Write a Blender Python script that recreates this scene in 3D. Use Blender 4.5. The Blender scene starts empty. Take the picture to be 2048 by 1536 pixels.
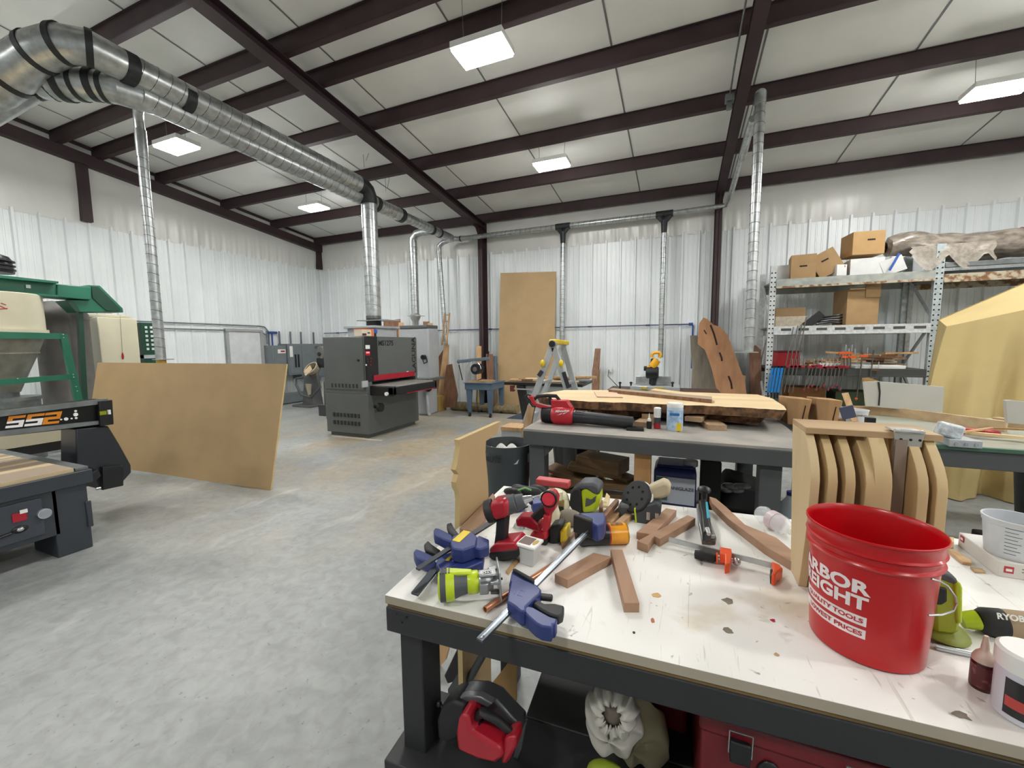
import bpy, bmesh, math, random
from mathutils import Vector, Matrix
import numpy as np
PI = math.pi; R = math.radians
random.seed(7)
# ---------------- camera, world, exposure ----------------
F, YAW, PITCH, ROLL, H = 815.0, R(22.23), R(-5.53), R(.51), 1.5
_f = Vector((-math.sin(YAW)*math.cos(PITCH), math.cos(YAW)*math.cos(PITCH), math.sin(PITCH)))
_r = Vector((math.cos(YAW), math.sin(YAW), 0)); _d = _f.cross(_r)
_cr, _sr = math.cos(ROLL), math.sin(ROLL)
CR, CD, CF = (_cr*_r + _sr*_d), (-_sr*_r + _cr*_d), _f
CO = Vector((0, 0, H))
sc = bpy.context.scene
cam_d = bpy.data.cameras.new('camera'); cam = bpy.data.objects.new('camera', cam_d)
sc.collection.objects.link(cam)
cam_d.sensor_width = 36; cam_d.lens = F/2048*36; cam_d.clip_start = .02
cam.matrix_world = Matrix(((CR.x, -CD.x, -CF.x, 0), (CR.y, -CD.y, -CF.y, 0), (CR.z, -CD.z, -CF.z, H), (0, 0, 0, 1)))
sc.camera = cam
w = bpy.data.worlds.new('world'); sc.world = w; w.use_nodes = True
w.node_tree.nodes['Background'].inputs[0].default_value = (.75, .85, 1, 1)
w.node_tree.nodes['Background'].inputs[1].default_value = .02
sc.view_settings.view_transform = 'Standard'; sc.view_settings.look = 'None'
sc.view_settings.exposure = 1.3; sc.view_settings.gamma = 1
try: sc.view_settings.use_curve_mapping = False
except Exception: pass
sc.cycles.max_bounces = 8; sc.cycles.diffuse_bounces = 5
LAMP = 62.0

def ray(u, v): return CR*((u-1024)/F) + CD*((v-768)/F) + CF
def proj(p):
    q = Vector(p)-CO; k = q.dot(CF); return 1024+F*q.dot(CR)/k, 768+F*q.dot(CD)/k
def at(u, v, x=None, y=None, z=None):
    d = ray(u, v)
    t = (z-H)/d.z if z is not None else (y/d.y if y is not None else x/d.x)
    return CO + d*t
# ---------------- materials ----------------
MC = {}
def srgb(h):
    if not isinstance(h, str): return tuple(h) + (1,)
    h = h.lstrip('#'); c = [int(h[i:i+2], 16)/255 for i in (0, 2, 4)]
    return tuple((x/12.92 if x <= .04045 else ((x+.055)/1.055)**2.4) for x in c) + (1,)
def pm(name, col, rough=.5, metal=0, var=.06, scale=6, bump=0, bscale=60, stretch=(1, 1, 1), col2=None, trans=0, spec=None, coat=0, alpha=None, emit=0, detail=4, lo=.35, hi=.65):
    if name in MC: return MC[name]
    m = bpy.data.materials.new(name); m.use_nodes = True; nt = m.node_tree; N = nt.nodes; L = nt.links
    b = N['Principled BSDF']; c = srgb(col)
    b.inputs['Roughness'].default_value = rough; b.inputs['Metallic'].default_value = metal
    if trans: b.inputs['Transmission Weight'].default_value = trans
    if coat: b.inputs['Coat Weight'].default_value = coat; b.inputs['Coat Roughness'].default_value = .08
    if alpha is not None: b.inputs['Alpha'].default_value = alpha
    if emit: b.inputs['Emission Color'].default_value = c; b.inputs['Emission Strength'].default_value = emit
    tc = N.new('ShaderNodeTexCoord'); mp = N.new('ShaderNodeMapping'); mp.inputs['Scale'].default_value = stretch
    L.new(tc.outputs['Object'], mp.inputs['Vector'])
    nz = N.new('ShaderNodeTexNoise'); nz.inputs['Scale'].default_value = scale; nz.inputs['Detail'].default_value = detail
    L.new(mp.outputs[0], nz.inputs['Vector'])
    cr = N.new('ShaderNodeValToRGB'); cr.color_ramp.elements[0].position = lo; cr.color_ramp.elements[1].position = hi
    c2 = srgb(col2) if col2 else tuple(min(1, x*(1+var)) for x in c[:3]) + (1,)
    c1 = c if col2 else tuple(x*(1-var) for x in c[:3]) + (1,)
    cr.color_ramp.elements[0].color = c1; cr.color_ramp.elements[1].color = c2
    L.new(nz.outputs[0], cr.inputs[0]); L.new(cr.outputs[0], b.inputs['Base Color'])
    if bump:
        n2 = N.new('ShaderNodeTexNoise'); n2.inputs['Scale'].default_value = bscale; n2.inputs['Detail'].default_value = 3
        L.new(mp.outputs[0], n2.inputs['Vector'])
        bp = N.new('ShaderNodeBump'); bp.inputs['Strength'].default_value = bump; bp.inputs['Distance'].default_value = .01
        L.new(n2.outputs[0], bp.inputs['Height']); L.new(bp.outputs[0], b.inputs['Normal'])
    MC[name] = m; return m
def wood(name, c1, c2, axis='x', scale=9, rough=.6, ratio=14, bump=.15):
    st = {'x': (1/ratio, 1, 1), 'y': (1, 1/ratio, 1), 'z': (1, 1, 1/ratio)}[axis]
    return pm(name, c1, rough, 0, scale=scale, col2=c2, stretch=tuple(s*3 for s in st), bump=bump, bscale=scale*2.5, detail=7, lo=.3, hi=.7)
# ---------------- mesh builder ----------------
COL = sc.collection; WM = {}
BOXF = [(0, 3, 2, 1), (4, 5, 6, 7), (0, 1, 5, 4), (1, 2, 6, 5), (2, 3, 7, 6), (3, 0, 4, 7)]
def fr(o, x, z=None, y=None):
    """frame with origin o, x axis along x and z near z"""
    x = Vector(x).normalized(); z = Vector(z if z is not None else (0, 0, 1))
    yy = z.cross(x); yy.normalize(); zz = x.cross(yy)
    return Matrix(((x.x, yy.x, zz.x, o[0]), (x.y, yy.y, zz.y, o[1]), (x.z, yy.z, zz.z, o[2]), (0, 0, 0, 1)))
class MB:
    def __init__(s, M=None): s.v = []; s.f = []; s.m = []; s.mi = 0; s.M = M
    def add(s, vs, fs, M=None):
        k = len(s.v); M2 = s.M @ M if (s.M is not None and M is not None) else (M if M is not None else s.M)
        for p in vs: s.v.append((M2 @ Vector(p)) if M2 is not None else Vector(p))
        for f in fs: s.f.append(tuple(i+k for i in f)); s.m.append(s.mi)
        return s
    def box(s, x0, x1, y0, y1, z0, z1, M=None):
        return s.add([(x0, y0, z0), (x1, y0, z0), (x1, y1, z0), (x0, y1, z0), (x0, y0, z1), (x1, y0, z1), (x1, y1, z1), (x0, y1, z1)], BOXF, M)
    def hexa(s, P, M=None): return s.add(P, BOXF, M)
    def cbox(s, c, sx, sy, sz, M=None): return s.box(c[0]-sx/2, c[0]+sx/2, c[1]-sy/2, c[1]+sy/2, c[2]-sz/2, c[2]+sz/2, M)
    def bar(s, p, q, wd, ht, up=(0, 0, 1)):
        p, q = Vector(p), Vector(q); L = (q-p).length
        return s.box(0, L, -wd/2, wd/2, -ht/2, ht/2, fr(p, q-p, up))
    def cyl(s, p, q, r0, r1=None, n=16, caps=True):
        r1 = r0 if r1 is None else r1; p, q = Vector(p), Vector(q); d = q-p
        up = (0, 0, 1) if abs(d.normalized().z) < .95 else (0, 1, 0)
        M = fr(p, d, up); L = d.length
        vs = [(0, r0*math.cos(2*PI*i/n), r0*math.sin(2*PI*i/n)) for i in range(n)] + [(L, r1*math.cos(2*PI*i/n), r1*math.sin(2*PI*i/n)) for i in range(n)]
        fs = [(i, (i+1) % n, n+(i+1) % n, n+i) for i in range(n)]
        if caps: fs += [tuple(range(n))[::-1], tuple(range(n, 2*n))]
        return s.add(vs, fs, M)
    def lathe(s, prof, M=None, n=32, a0=0, a1=2*PI):
        full = abs(a1-a0-2*PI) < 1e-6; k = n if full else n+1; vs = []
        for r, z in prof:
            for i in range(k):
                a = a0+(a1-a0)*i/n; vs.append((r*math.cos(a), r*math.sin(a), z))
        fs = []
        for j in range(len(prof)-1):
            for i in range(n):
                i2 = (i+1) % k if full else i+1
                fs.append((j*k+i, j*k+i2, (j+1)*k+i2, (j+1)*k+i))
        if full:
            if prof[0][0] > 1e-6 and s.capb: fs.append(tuple(range(k))[::-1])
            if prof[-1][0] > 1e-6 and s.capt: fs.append(tuple(range((len(prof)-1)*k, len(prof)*k)))
        return s.add(vs, fs, M)
    capb = capt = True
    def tube(s, pts, r, n=8, M=None, closed=False):
        pts = [Vector(p) for p in pts]; K = len(pts); vs = []; up = None
        for i, p in enumerate(pts):
            if closed: t = pts[(i+1) % K]-pts[i-1]
            else: t = (pts[min(i+1, K-1)]-pts[max(i-1, 0)])
            t.normalize()
            if up is None: up = Vector((0, 0, 1)) if abs(t.z) < .9 else Vector((0, 1, 0))
            a = t.cross(up); a.normalize(); b = a.cross(t); up = b
            rr = r[i] if isinstance(r, (list, tuple)) else r
            for k in range(n): vs.append(p + a*rr*math.cos(2*PI*k/n) + b*rr*math.sin(2*PI*k/n))
        fs = []
        for i in range(K if closed else K-1):
            for k in range(n):
                j = (i+1) % K; fs.append((i*n+k, i*n+(k+1) % n, j*n+(k+1) % n, j*n+k))
        if not closed: fs += [tuple(range(n))[::-1], tuple(range((K-1)*n, K*n))]
        return s.add(vs, fs, M)
    def prism(s, poly, h, M=None, z0=0):
        n = len(poly); a = sum(poly[i][0]*poly[(i+1) % n][1]-poly[(i+1) % n][0]*poly[i][1] for i in range(n))
        if a < 0: poly = poly[::-1]
        vs = [(x, y, z0) for x, y in poly] + [(x, y, z0+h) for x, y in poly]
        return s.add(vs, [tuple(range(n))[::-1], tuple(range(n, 2*n))] + [(i, (i+1) % n, n+(i+1) % n, n+i) for i in range(n)], M)
    def ell(s, c, rx, ry, rz, M=None, n=20, k=12):
        pr = [(math.sin(PI*j/k), -math.cos(PI*j/k)) for j in range(k+1)]; vs = [(c[0], c[1], c[2]-rz)]; fs = []
        for j in range(1, k):
            for i in range(n): a = 2*PI*i/n; vs.append((c[0]+rx*pr[j][0]*math.cos(a), c[1]+ry*pr[j][0]*math.sin(a), c[2]+rz*pr[j][1]))
        vs.append((c[0], c[1], c[2]+rz)); T = len(vs)-1
        for i in range(n):
            fs.append((0, 1+(i+1) % n, 1+i)); fs.append((T, T-n+i, T-n+(i+1) % n))
            for j in range(k-2): fs.append((1+j*n+i, 1+j*n+(i+1) % n, 1+(j+1)*n+(i+1) % n, 1+(j+1)*n+i))
        return s.add(vs, fs, M)
    def grid(s, fn, nu, nv, M=None, th=0):
        vs = [fn(i/nu, j/nv) for j in range(nv+1) for i in range(nu+1)]; W = nu+1
        fs = [(j*W+i, j*W+i+1, (j+1)*W+i+1, (j+1)*W+i) for j in range(nv) for i in range(nu)]
        return s.add(vs, fs, M)
    def mesh(s, name, mats, inv=None):
        me = bpy.data.meshes.new(name)
        me.from_pydata([tuple(inv @ v) if inv is not None else tuple(v) for v in s.v], [], s.f)
        ml = mats if isinstance(mats, (list, tuple)) else [mats]
        for m in ml: me.materials.append(m)
        me.polygons.foreach_set('material_index', [min(i, len(ml)-1) for i in s.m])
        me.polygons.foreach_set('use_smooth', [True]*len(s.f))
        me.update(); me.set_sharp_from_angle(angle=R(38))
        return me
    def build(s, name, mats, parent=None, bev=0, w=True, label=None, solid=0, sub=0, stuff=False):
        inv = None
        if parent is not None and w: inv = WM[parent.name].inverted()
        me = s.mesh(name, mats, inv); o = bpy.data.objects.new(name, me); COL.objects.link(o)
        if parent is not None: o.parent = parent; WM[o.name] = WM[parent.name]
        else: WM[o.name] = Matrix()
        if solid: q = o.modifiers.new('solid', 'SOLIDIFY'); q.thickness = solid; q.offset = 0
        if sub: q = o.modifiers.new('sub', 'SUBSURF'); q.levels = q.render_levels = sub
        if bev: q = o.modifiers.new('bevel', 'BEVEL'); q.width = bev; q.segments = 2; q.limit_method = 'ANGLE'; q.angle_limit = R(40)
        if label: o['label'] = label
        if stuff: o['kind'] = 'stuff'
        return o
def tagm(o, label, cat, group=None, kind=None):
    if label: o['label'] = label
    if cat: o['category'] = cat
    if group: o['group'] = group
    if kind: o['kind'] = kind
    return o
def thing(name, label, cat, loc=(0, 0, 0), M=None, group=None):
    o = bpy.data.objects.new(name, None); COL.objects.link(o); o.empty_display_size = .1
    W = M.copy() if M is not None else Matrix.Translation(Vector(loc))
    o.matrix_world = W; WM[o.name] = W
    return tagm(o, label, cat, group)
def solo(name, mb, mat, label, cat, group=None, bev=0, kind=None, solid=0, sub=0):
    vs = mb.v; lo = [min(v[i] for v in vs) for i in range(3)]; hi = [max(v[i] for v in vs) for i in range(3)]
    T = Matrix.Translation(((lo[0]+hi[0])/2, (lo[1]+hi[1])/2, lo[2]))
    me = mb.mesh(name, mat, T.inverted()); o = bpy.data.objects.new(name, me); COL.objects.link(o); o.matrix_world = T; WM[o.name] = T
    if solid: q = o.modifiers.new('solid', 'SOLIDIFY'); q.thickness = solid; q.offset = 0
    if sub: q = o.modifiers.new('sub', 'SUBSURF'); q.levels = q.render_levels = sub
    if bev: q = o.modifiers.new('bevel', 'BEVEL'); q.width = bev; q.segments = 2; q.limit_method = 'ANGLE'; q.angle_limit = R(40)
    return tagm(o, label, cat, group, kind)
def struct(name, mb, mat, bev=0, label=None):
    o = mb.build(name, mat, bev=bev); o['kind'] = 'structure'
    if label: o['label'] = label
    return o
def copy_thing(o, T, label=None):
    """copy of a top-level thing with its parts, moved by world matrix T"""
    def cp(a, par):
        c = a.copy(); COL.objects.link(c); WM[c.name] = T
        if par is not None: c.parent = par
        for ch in list(a.children): cp(ch, c)
        return c
    c = cp(o, None); c.matrix_world = T
    if label: c['label'] = label
    return c
_tc = {}
def text(s, size, M, name, mat, parent, ext=.0004, w=True, shear=0, bold=0, align='CENTER', fn=None, sub=0):
    cu = bpy.data.curves.new('t', 'FONT'); cu.body = s; cu.size = size; cu.extrude = ext; cu.align_x = align; cu.align_y = 'CENTER'
    cu.shear = shear; cu.offset = bold; cu.resolution_u = 3
    ob = bpy.data.objects.new('t', cu); COL.objects.link(ob); bpy.context.view_layer.update()
    me = bpy.data.meshes.new_from_object(ob.evaluated_get(bpy.context.evaluated_depsgraph_get()))
    bpy.data.objects.remove(ob); 
    if sub:
        bm = bmesh.new(); bm.from_mesh(me); bmesh.ops.triangulate(bm, faces=bm.faces)
        for _ in range(sub):
            es = [e for e in bm.edges if e.calc_length() > size*.22]
            if es: bmesh.ops.subdivide_edges(bm, edges=es, cuts=1); bmesh.ops.triangulate(bm, faces=bm.faces)
        bm.to_mesh(me); bm.free()
    mb = MB(); mb.add([tuple(v.co) if fn is None else fn(v.co) for v in me.vertices], [tuple(p.vertices) for p in me.polygons], M)
    return mb.build(name, mat, parent, w=w)
# common materials
BROWN = pm('red_oxide_steel', '#3a292c', .55, .1, var=.15, scale=3)
GALV = pm('galvanized_steel', '#b6baba', .32, .75, var=.18, scale=14)
GALVD = pm('dull_galvanized_steel', '#7d8283', .45, .7, var=.15, scale=10)
BLACK = pm('black_plastic', '#15161a', .4)
DKGREY = pm('charcoal_painted_wood', '#3b3c3e', .55, var=.08, scale=4, bump=.06, bscale=30)
WHITE = pm('white_plastic', '#e6e6e2', .35, var=.02)
STEEL = pm('bright_steel', '#c4c8ca', .25, .9, var=.03, scale=20)
TAPE = pm('black_foil_tape', '#2b2d30', .5, .2, var=.2, scale=20)
MDFM = pm('mdf_board', '#ac916a', .75, var=.05, scale=3, bump=.03, bscale=120)
MDFE = pm('mdf_edge', '#c3ab7a', .8, var=.05, scale=8)
# ---------------- room ----------------
XL, XR, YB, YF, ZL = -9.78, 10.8, 9.17, -6.0, 3.72
def zp(y): return 4.52+.095*(7.68-y)      # underside of the purlins
def floor_mat():
    m = bpy.data.materials.new('worn_concrete'); m.use_nodes = True; nt = m.node_tree; N = nt.nodes; L = nt.links; b = N['Principled BSDF']
    tc = N.new('ShaderNodeTexCoord')
    def nz(s, d, st=None):
        n = N.new('ShaderNodeTexNoise'); n.inputs['Scale'].default_value = s; n.inputs['Detail'].default_value = d; n.inputs['Distortion'].default_value = .6
        if st:
            mp = N.new('ShaderNodeMapping'); mp.inputs['Scale'].default_value = st; L.new(tc.outputs['Object'], mp.inputs[0]); L.new(mp.outputs[0], n.inputs[0])
        else: L.new(tc.outputs['Object'], n.inputs[0])
        return n
    def ramp(src, p0, c0, p1, c1):
        r = N.new('ShaderNodeValToRGB'); e = r.color_ramp.elements; e[0].position = p0; e[0].color = srgb(c0); e[1].position = p1; e[1].color = srgb(c1)
        L.new(src, r.inputs[0]); return r
    def mix(a, bb, fac, mode='MIX'):
        x = N.new('ShaderNodeMix'); x.data_type = 'RGBA'; x.blend_type = mode
        if isinstance(fac, float): x.inputs[0].default_value = fac
        else: L.new(fac, x.inputs[0])
        L.new(a, x.inputs[6]); L.new(bb, x.inputs[7]); return x.outputs[2]
    a = ramp(nz(.8, 6).outputs[0], .35, '#8f9291', .68, '#a9acaa')
    c = ramp(nz(14, 8).outputs[0], .3, '#9a9b98', .7, '#ffffff')
    o1 = mix(a.outputs[0], c.outputs[0], .35, 'MULTIPLY')
    # sanding dust tracked round the machines at the back
    sp = N.new('ShaderNodeSeparateXYZ'); L.new(tc.outputs['Object'], sp.inputs[0])
    d = nz(1.1, 7, (1.6, .8, 1))
    vm = N.new('ShaderNodeVectorMath'); vm.operation = 'DISTANCE'; L.new(tc.outputs['Object'], vm.inputs[0]); vm.inputs[1].default_value = (-3.6, 5.6, 0)
    mr = N.new('ShaderNodeMapRange'); mr.inputs[1].default_value = 1.2; mr.inputs[2].default_value = 4.2; mr.inputs[3].default_value = .75; mr.inputs[4].default_value = 0
    L.new(vm.outputs['Value'], mr.inputs[0])
    dr = ramp(d.outputs[0], .38, '#000000', .6, '#ffffff')
    mu = N.new('ShaderNodeMath'); mu.operation = 'MULTIPLY'; L.new(mr.outputs[0], mu.inputs[0]); L.new(dr.outputs[0], mu.inputs[1])
    du = ramp(nz(9, 6).outputs[0], .3, '#9c8a6c', .7, '#b5a688')
    o2 = mix(o1, du.outputs[0], mu.outputs[0])
    s3 = ramp(nz(3.3, 8, (1, .5, 1)).outputs[0], .62, '#000000', .75, '#ffffff')
    wc = ramp(nz(2, 2).outputs[0], 0, '#cdcfce', 1, '#cdcfce')
    f3 = N.new('ShaderNodeMath'); f3.operation = 'MULTIPLY'; L.new(s3.outputs[0], f3.inputs[0]); f3.inputs[1].default_value = .35
    o3 = mix(o2, wc.outputs[0], f3.outputs[0])
    # tyre streaks and fine dark specks
    s4 = ramp(nz(40, 3).outputs[0], .24, '#6b6c6c', .34, '#ffffff'); o4 = mix(o3, s4.outputs[0], .5, 'MULTIPLY')
    L.new(o4, b.inputs['Base Color'])
    rr = N.new('ShaderNodeMapRange'); rr.inputs[3].default_value = .32; rr.inputs[4].default_value = .62
    L.new(nz(1.7, 5).outputs[0], rr.inputs[0]); L.new(rr.outputs[0], b.inputs['Roughness'])
    bp = N.new('ShaderNodeBump'); bp.inputs['Strength'].default_value = .12; bp.inputs['Distance'].default_value = .01
    L.new(nz(22, 6).outputs[0], bp.inputs['Height']); L.new(bp.outputs[0], b.inputs['Normal'])
    return m
g = MB(); g.box(XL-.3, XR+.3, YF-.3, YB+.3, -.2, 0); struct('floor', g, floor_mat())
LINER = pm('white_liner_panel', '#e2e7e8', .4, .05, var=.04, scale=1.2)
VINYL = pm('white_vinyl_insulation', '#d9d9d5', .3, 0, var=.05, scale=1.5, bump=.5, bscale=5, stretch=(1, 1, .35))
VINYLR = pm('white_vinyl_roof_insulation', '#e4e5e1', .5, 0, var=.05, scale=1.0, bump=.35, bscale=3)
def liner(L0, L1, fn, name):
    """corrugated metal sheet: fn(t, d) gives a point at run t and depth d towards the room"""
    prof = []; t = L0
    while t < L1:
        for a, d in ((0, 0), (.014, .042), (.044, .042), (.058, 0), (.125, 0), (.132, .006), (.15, .006), (.157, 0), (.215, 0), (.222, .006), (.24, .006), (.247, 0)):
            prof.append((t+a, d))
        t += .305
    g = MB(); vs = []
    for a, d in prof: vs.append(fn(a, d, 0)); vs.append(fn(a, d, ZL))
    g.add(vs, [(2*i, 2*i+2, 2*i+3, 2*i+1) for i in range(len(prof)-1)]); return struct(name, g, LINER)
liner(XL, XR, lambda a, d, z: (a, YB-d, z), 'wall_back')
o = liner(YF, YB, lambda a, d, z: (XL+d, a, z), 'wall_left')
n_tr = [0]
def trim(mb, mat, label=None, bev=0):
    n_tr[0] += 1; return struct('trim_%d' % n_tr[0], mb, mat, bev, label)
rnd = random.Random(3)
def ruffle(fn, L0, L1, z1, n):
    """vinyl facing above the liner, gathered into small folds where it tucks behind the metal"""
    g = MB(); ph = [rnd.uniform(0, 6) for _ in range(8)]
    def f(a, b):
        t = L0+(L1-L0)*a; zt = z1(t); z = ZL-.05+(zt-ZL+.05)*b
        k = max(0, 1-(z-ZL)/.55)
        amp = .011*k*k*(0.5+.5*math.sin(t*.9+ph[0]))
        d = .03 + amp*(math.sin(t*31+ph[1])+.7*math.sin(t*53+ph[2]+z*3)+.5*math.sin(t*17+ph[3]-z*5)) + .03*math.sin(b*PI)
        return fn(t, d, z)
    g.grid(f, n, 9); return g
trim(ruffle(lambda t, d, z: (t, YB-d+.02, z), XL, XR, lambda t: zp(YB)+.2, 900), VINYL, 'white vinyl insulation above the back wall liner')
trim(ruffle(lambda t, d, z: (XL+d-.02, t, z), YF, YB, lambda t: zp(t)+.2, 700), VINYL, 'white vinyl insulation above the left wall liner')
g = MB(); g.box(XR, XR+.1, YF, YB, 0, 6.2); struct('wall_right', g, LINER)
g = MB(); g.box(XL, XR, YF-.1, YF, 0, 6.2); struct('wall_front', g, LINER)
g = MB()
g.grid(lambda a, b: (XL+(XR-XL)*a, YF+(YB-YF)*b, zp(YF+(YB-YF)*b)+.175), 4, 2)
g.grid(lambda a, b: (XL+(XR-XL)*a, YF+(YB-YF)*b, zp(YF+(YB-YF)*b)+.3), 1, 1)
g.mi = 1
for k in range(13):
    x = XL+.85+k*1.62
    for z_ in (.1745,): g.add([(x, YF, zp(YF)+z_-.004), (x+.022, YF, zp(YF)+z_-.004), (x+.022, YB, zp(YB)+z_-.004), (x, YB, zp(YB)+z_-.004)], [(0, 1, 2, 3)])
struct('ceiling', g, [VINYLR, pm('insulation_seam', '#6d6f70', .6)])
# purlins (Z section) run the length of the building
PUR = [8.98, 7.64, 6.42, 5.17, 4.23, 3.71, 2.88, 1.9, .9, -.3, -1.5, -2.8, -4.2]
for y in PUR:
    g = MB(); z = zp(y); g.box(XL, XR, y-.004, y+.004, z-.015, z+.175); g.box(XL, XR, y, y+.08, z-.015, z-.007); g.box(XL, XR, y-.03, y, z+.165, z+.17)
    trim(g, BROWN, 'dark brown roof purlin')
def rafter(x0, x1, top=-.02):
    g = MB(); xc = (x0+x1)/2; P = [(YF, zp(YF)), (YB-.1, zp(YB-.1))]
    for a, b, lo, hi in ((x0, x1, -.155, -.143), (xc-.005, xc+.005, -.15, .0), (x0, x1, top-.01, top)):
        (ya, za), (yb, zb) = P
        g.hexa([(a, ya, za+lo), (b, ya, za+lo), (b, yb, zb+lo), (a, yb, zb+lo), (a, ya, za+hi), (b, ya, za+hi), (b, yb, zb+hi), (a, yb, zb+hi)])
    # haunch and column
    g.box(xc-.055, xc+.055, YB-.27, YB-.26, 0, zp(YB)-.1); g.box(xc-.004, xc+.004, YB-.27, YB-.06, 0, zp(YB)); g.box(x0, x1, YB-.075, YB-.065, 0, zp(YB))
    yb = YB-.26; zb = zp(yb)-.15
    g.add([(xc-.004, yb, zb), (xc-.004, yb-.3, zb+.028), (xc-.004, yb, zb-.3), (xc+.004, yb, zb), (xc+.004, yb-.3, zb+.028), (xc+.004, yb, zb-.3)], [(0, 1, 2), (3, 5, 4), (1, 4, 5, 2), (0, 3, 4, 1)])
    return g
for i, (a, b) in enumerate(((-4.52, -4.34), (.57, .705), (5.68, 5.81))):
    trim(rafter(a, b), BROWN, 'dark brown steel frame of rafter and wall column')
# gable rake beam, corner post and gable post on the left wall
g = MB()
for lo, hi, w0, w1 in ((-.19, -.18, 0, .14), (-.19, .0, .135, .142), (-.01, .0, 0, .14), (.13, .19, .0, .05)):
    a, b = XL+.03+w0, XL+.03+w1
    g.hexa([(a, YF, zp(YF)+lo), (b, YF, zp(YF)+lo), (b, YB, zp(YB)+lo), (a, YB, zp(YB)+lo), (a, YF, zp(YF)+hi), (b, YF, zp(YF)+hi), (b, YB, zp(YB)+hi), (a, YB, zp(YB)+hi)])
trim(g, BROWN, 'dark brown rake beam along the top of the left wall')
g = MB(); g.box(XL+.02, XL+.14, YB-.16, YB-.03, ZL, zp(YB)+.0); trim(g, BROWN, 'dark brown corner post')
g = MB(); g.box(XL+.02, XL+.12, 3.98, 4.12, ZL, zp(4)-.1); trim(g, BROWN, 'dark brown gable post')
g = MB(); g.box(XL+.02, XL+.12, -1.1, -.96, ZL, zp(-1)-.1); trim(g, BROWN, 'dark brown gable post')
# steel door in the left wall
dt = thing('door_1', 'white steel door in the left wall beside the electrical cabinets', 'door', (XL, 6.75, 0)); dt['kind'] = 'structure'
DR = pm('white_door_paint', '#cfd2d3', .4)
DG = pm('grey_door_frame', '#9a9d9c', .5)
g = MB(); y0, y1, zt = 6.36, 7.14, 1.87
g.box(XL+.0, XL+.075, y0-.07, y0, 0, zt+.06); g.box(XL+.0, XL+.075, y1, y1+.07, 0, zt+.06); g.box(XL+.0, XL+.075, y0, y1, zt, zt+.06); g.build('door_frame', DG, dt)
g = MB(); g.box(XL+.01, XL+.045, y0+.003, y1-.003, .01, zt-.003); g.build('door_leaf', DR, dt)
g = MB(); g.cyl((XL+.04, y0+.07, .98), (XL+.1, y0+.07, .98), .013, n=10); g.bar((XL+.1, y0+.06, .98), (XL+.1, y0+.18, .98), .012, .018); g.build('door_handle', STEEL, dt)
# ---------------- lights ----------------
def lamp_mat():
    m = bpy.data.materials.new('led_panel'); m.use_nodes = True; nt = m.node_tree; nt.nodes.clear()
    e = nt.nodes.new('ShaderNodeEmission'); e.inputs[0].default_value = (1, .985, .955, 1); e.inputs[1].default_value = LAMP
    o = nt.nodes.new('ShaderNodeOutputMaterial'); nt.links.new(e.outputs[0], o.inputs[0]); return m
LM = lamp_mat()
where = {(-6.75, 3.8): 'over the ducts at the left', (-1.87, 3.8): 'nearest and largest, hanging at the top centre', (-6.95, 6.45): 'small in the far left corner of the roof',
         (-1.93, 6.45): 'further back at the centre, beyond the big one', (3.25, 6.6): 'at the right edge of the picture'}
for x in (-6.95, -1.93, 3.25, 8.3):
    for y in (6.45, 3.8, 1.1, -1.6):
        if (x, y) == (-1.93, 1.1): continue
        x2, y2 = (x, y)
        if (x, y) == (-6.95, 3.8): x2 = -6.6
        if (x, y) == (-1.93, 3.8): x2 = -1.83
        if (x, y) == (3.25, 6.45): y2 = 6.6
        key = min(where, key=lambda k: abs(k[0]-x2)+abs(k[1]-y2)) if (abs(min(abs(k[0]-x2)+abs(k[1]-y2) for k in where)) < .4) else None
        t = thing('ceiling_light', 'rectangular LED high bay light, '+(where[key] if key else 'one of those behind and beside the viewer'), 'light', (x2, y2, 4.3), group='high bay lights hung under the roof')
        w2, d2 = (.27, .16)
        g = MB(); g.box(x2-w2, x2+w2, y2-d2, y2+d2, 4.31, 4.37); g.box(x2-.1, x2+.1, y2-.06, y2+.06, 4.37, 4.41); g.build('housing', WHITE, t, bev=.004)
        g = MB(); g.box(x2-w2+.012, x2+w2-.012, y2-d2+.012, y2+d2-.012, 4.285, 4.309); g.build('diffuser', LM, t)
        for sx in (-1, 1):
            g = MB(); g.cyl((x2+sx*.2, y2, 4.37), (x2+sx*.22, y2, zp(y2)+.2), .003, n=6); g.build('hanger_cable', GALVD, t)
# ---------------- ducts ----------------
def spiral(g, p, q, r, n=24, step=.12):
    """spiral duct run: smooth pipe with raised seam rings slightly skewed"""
    p, q = Vector(p), Vector(q); g.mi = 0; g.cyl(p, q, r, n=n); L = (q-p).length; d = (q-p)/L; g.mi = 1
    k = int(L/step)
    up = (0, 0, 1) if abs(d.z) < .95 else (0, 1, 0); M = fr(p, d, up)
    for i in range(1, k):
        x = i*step; pts = [(x+.25*r*math.sin(2*PI*j/16), (r+.001)*math.cos(2*PI*j/16), (r+.001)*math.sin(2*PI*j/16)) for j in range(16)]
        g.tube([M @ Vector(a) for a in pts], .0028, n=4, closed=True)
    g.mi = 0
SEAM = pm('duct_seam', '#55595b', .5, .6)
DU = [GALV, SEAM, TAPE]
def bend(g, pts, r, n=20):
    g.tube(pts, r, n=n)
def band(g, p, d, r, wd=.08):
    p = Vector(p); d = Vector(d).normalized(); g.mi = 2; g.cyl(p-d*wd/2, p+d*wd/2, r*1.03, n=24); g.mi = 0
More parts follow.
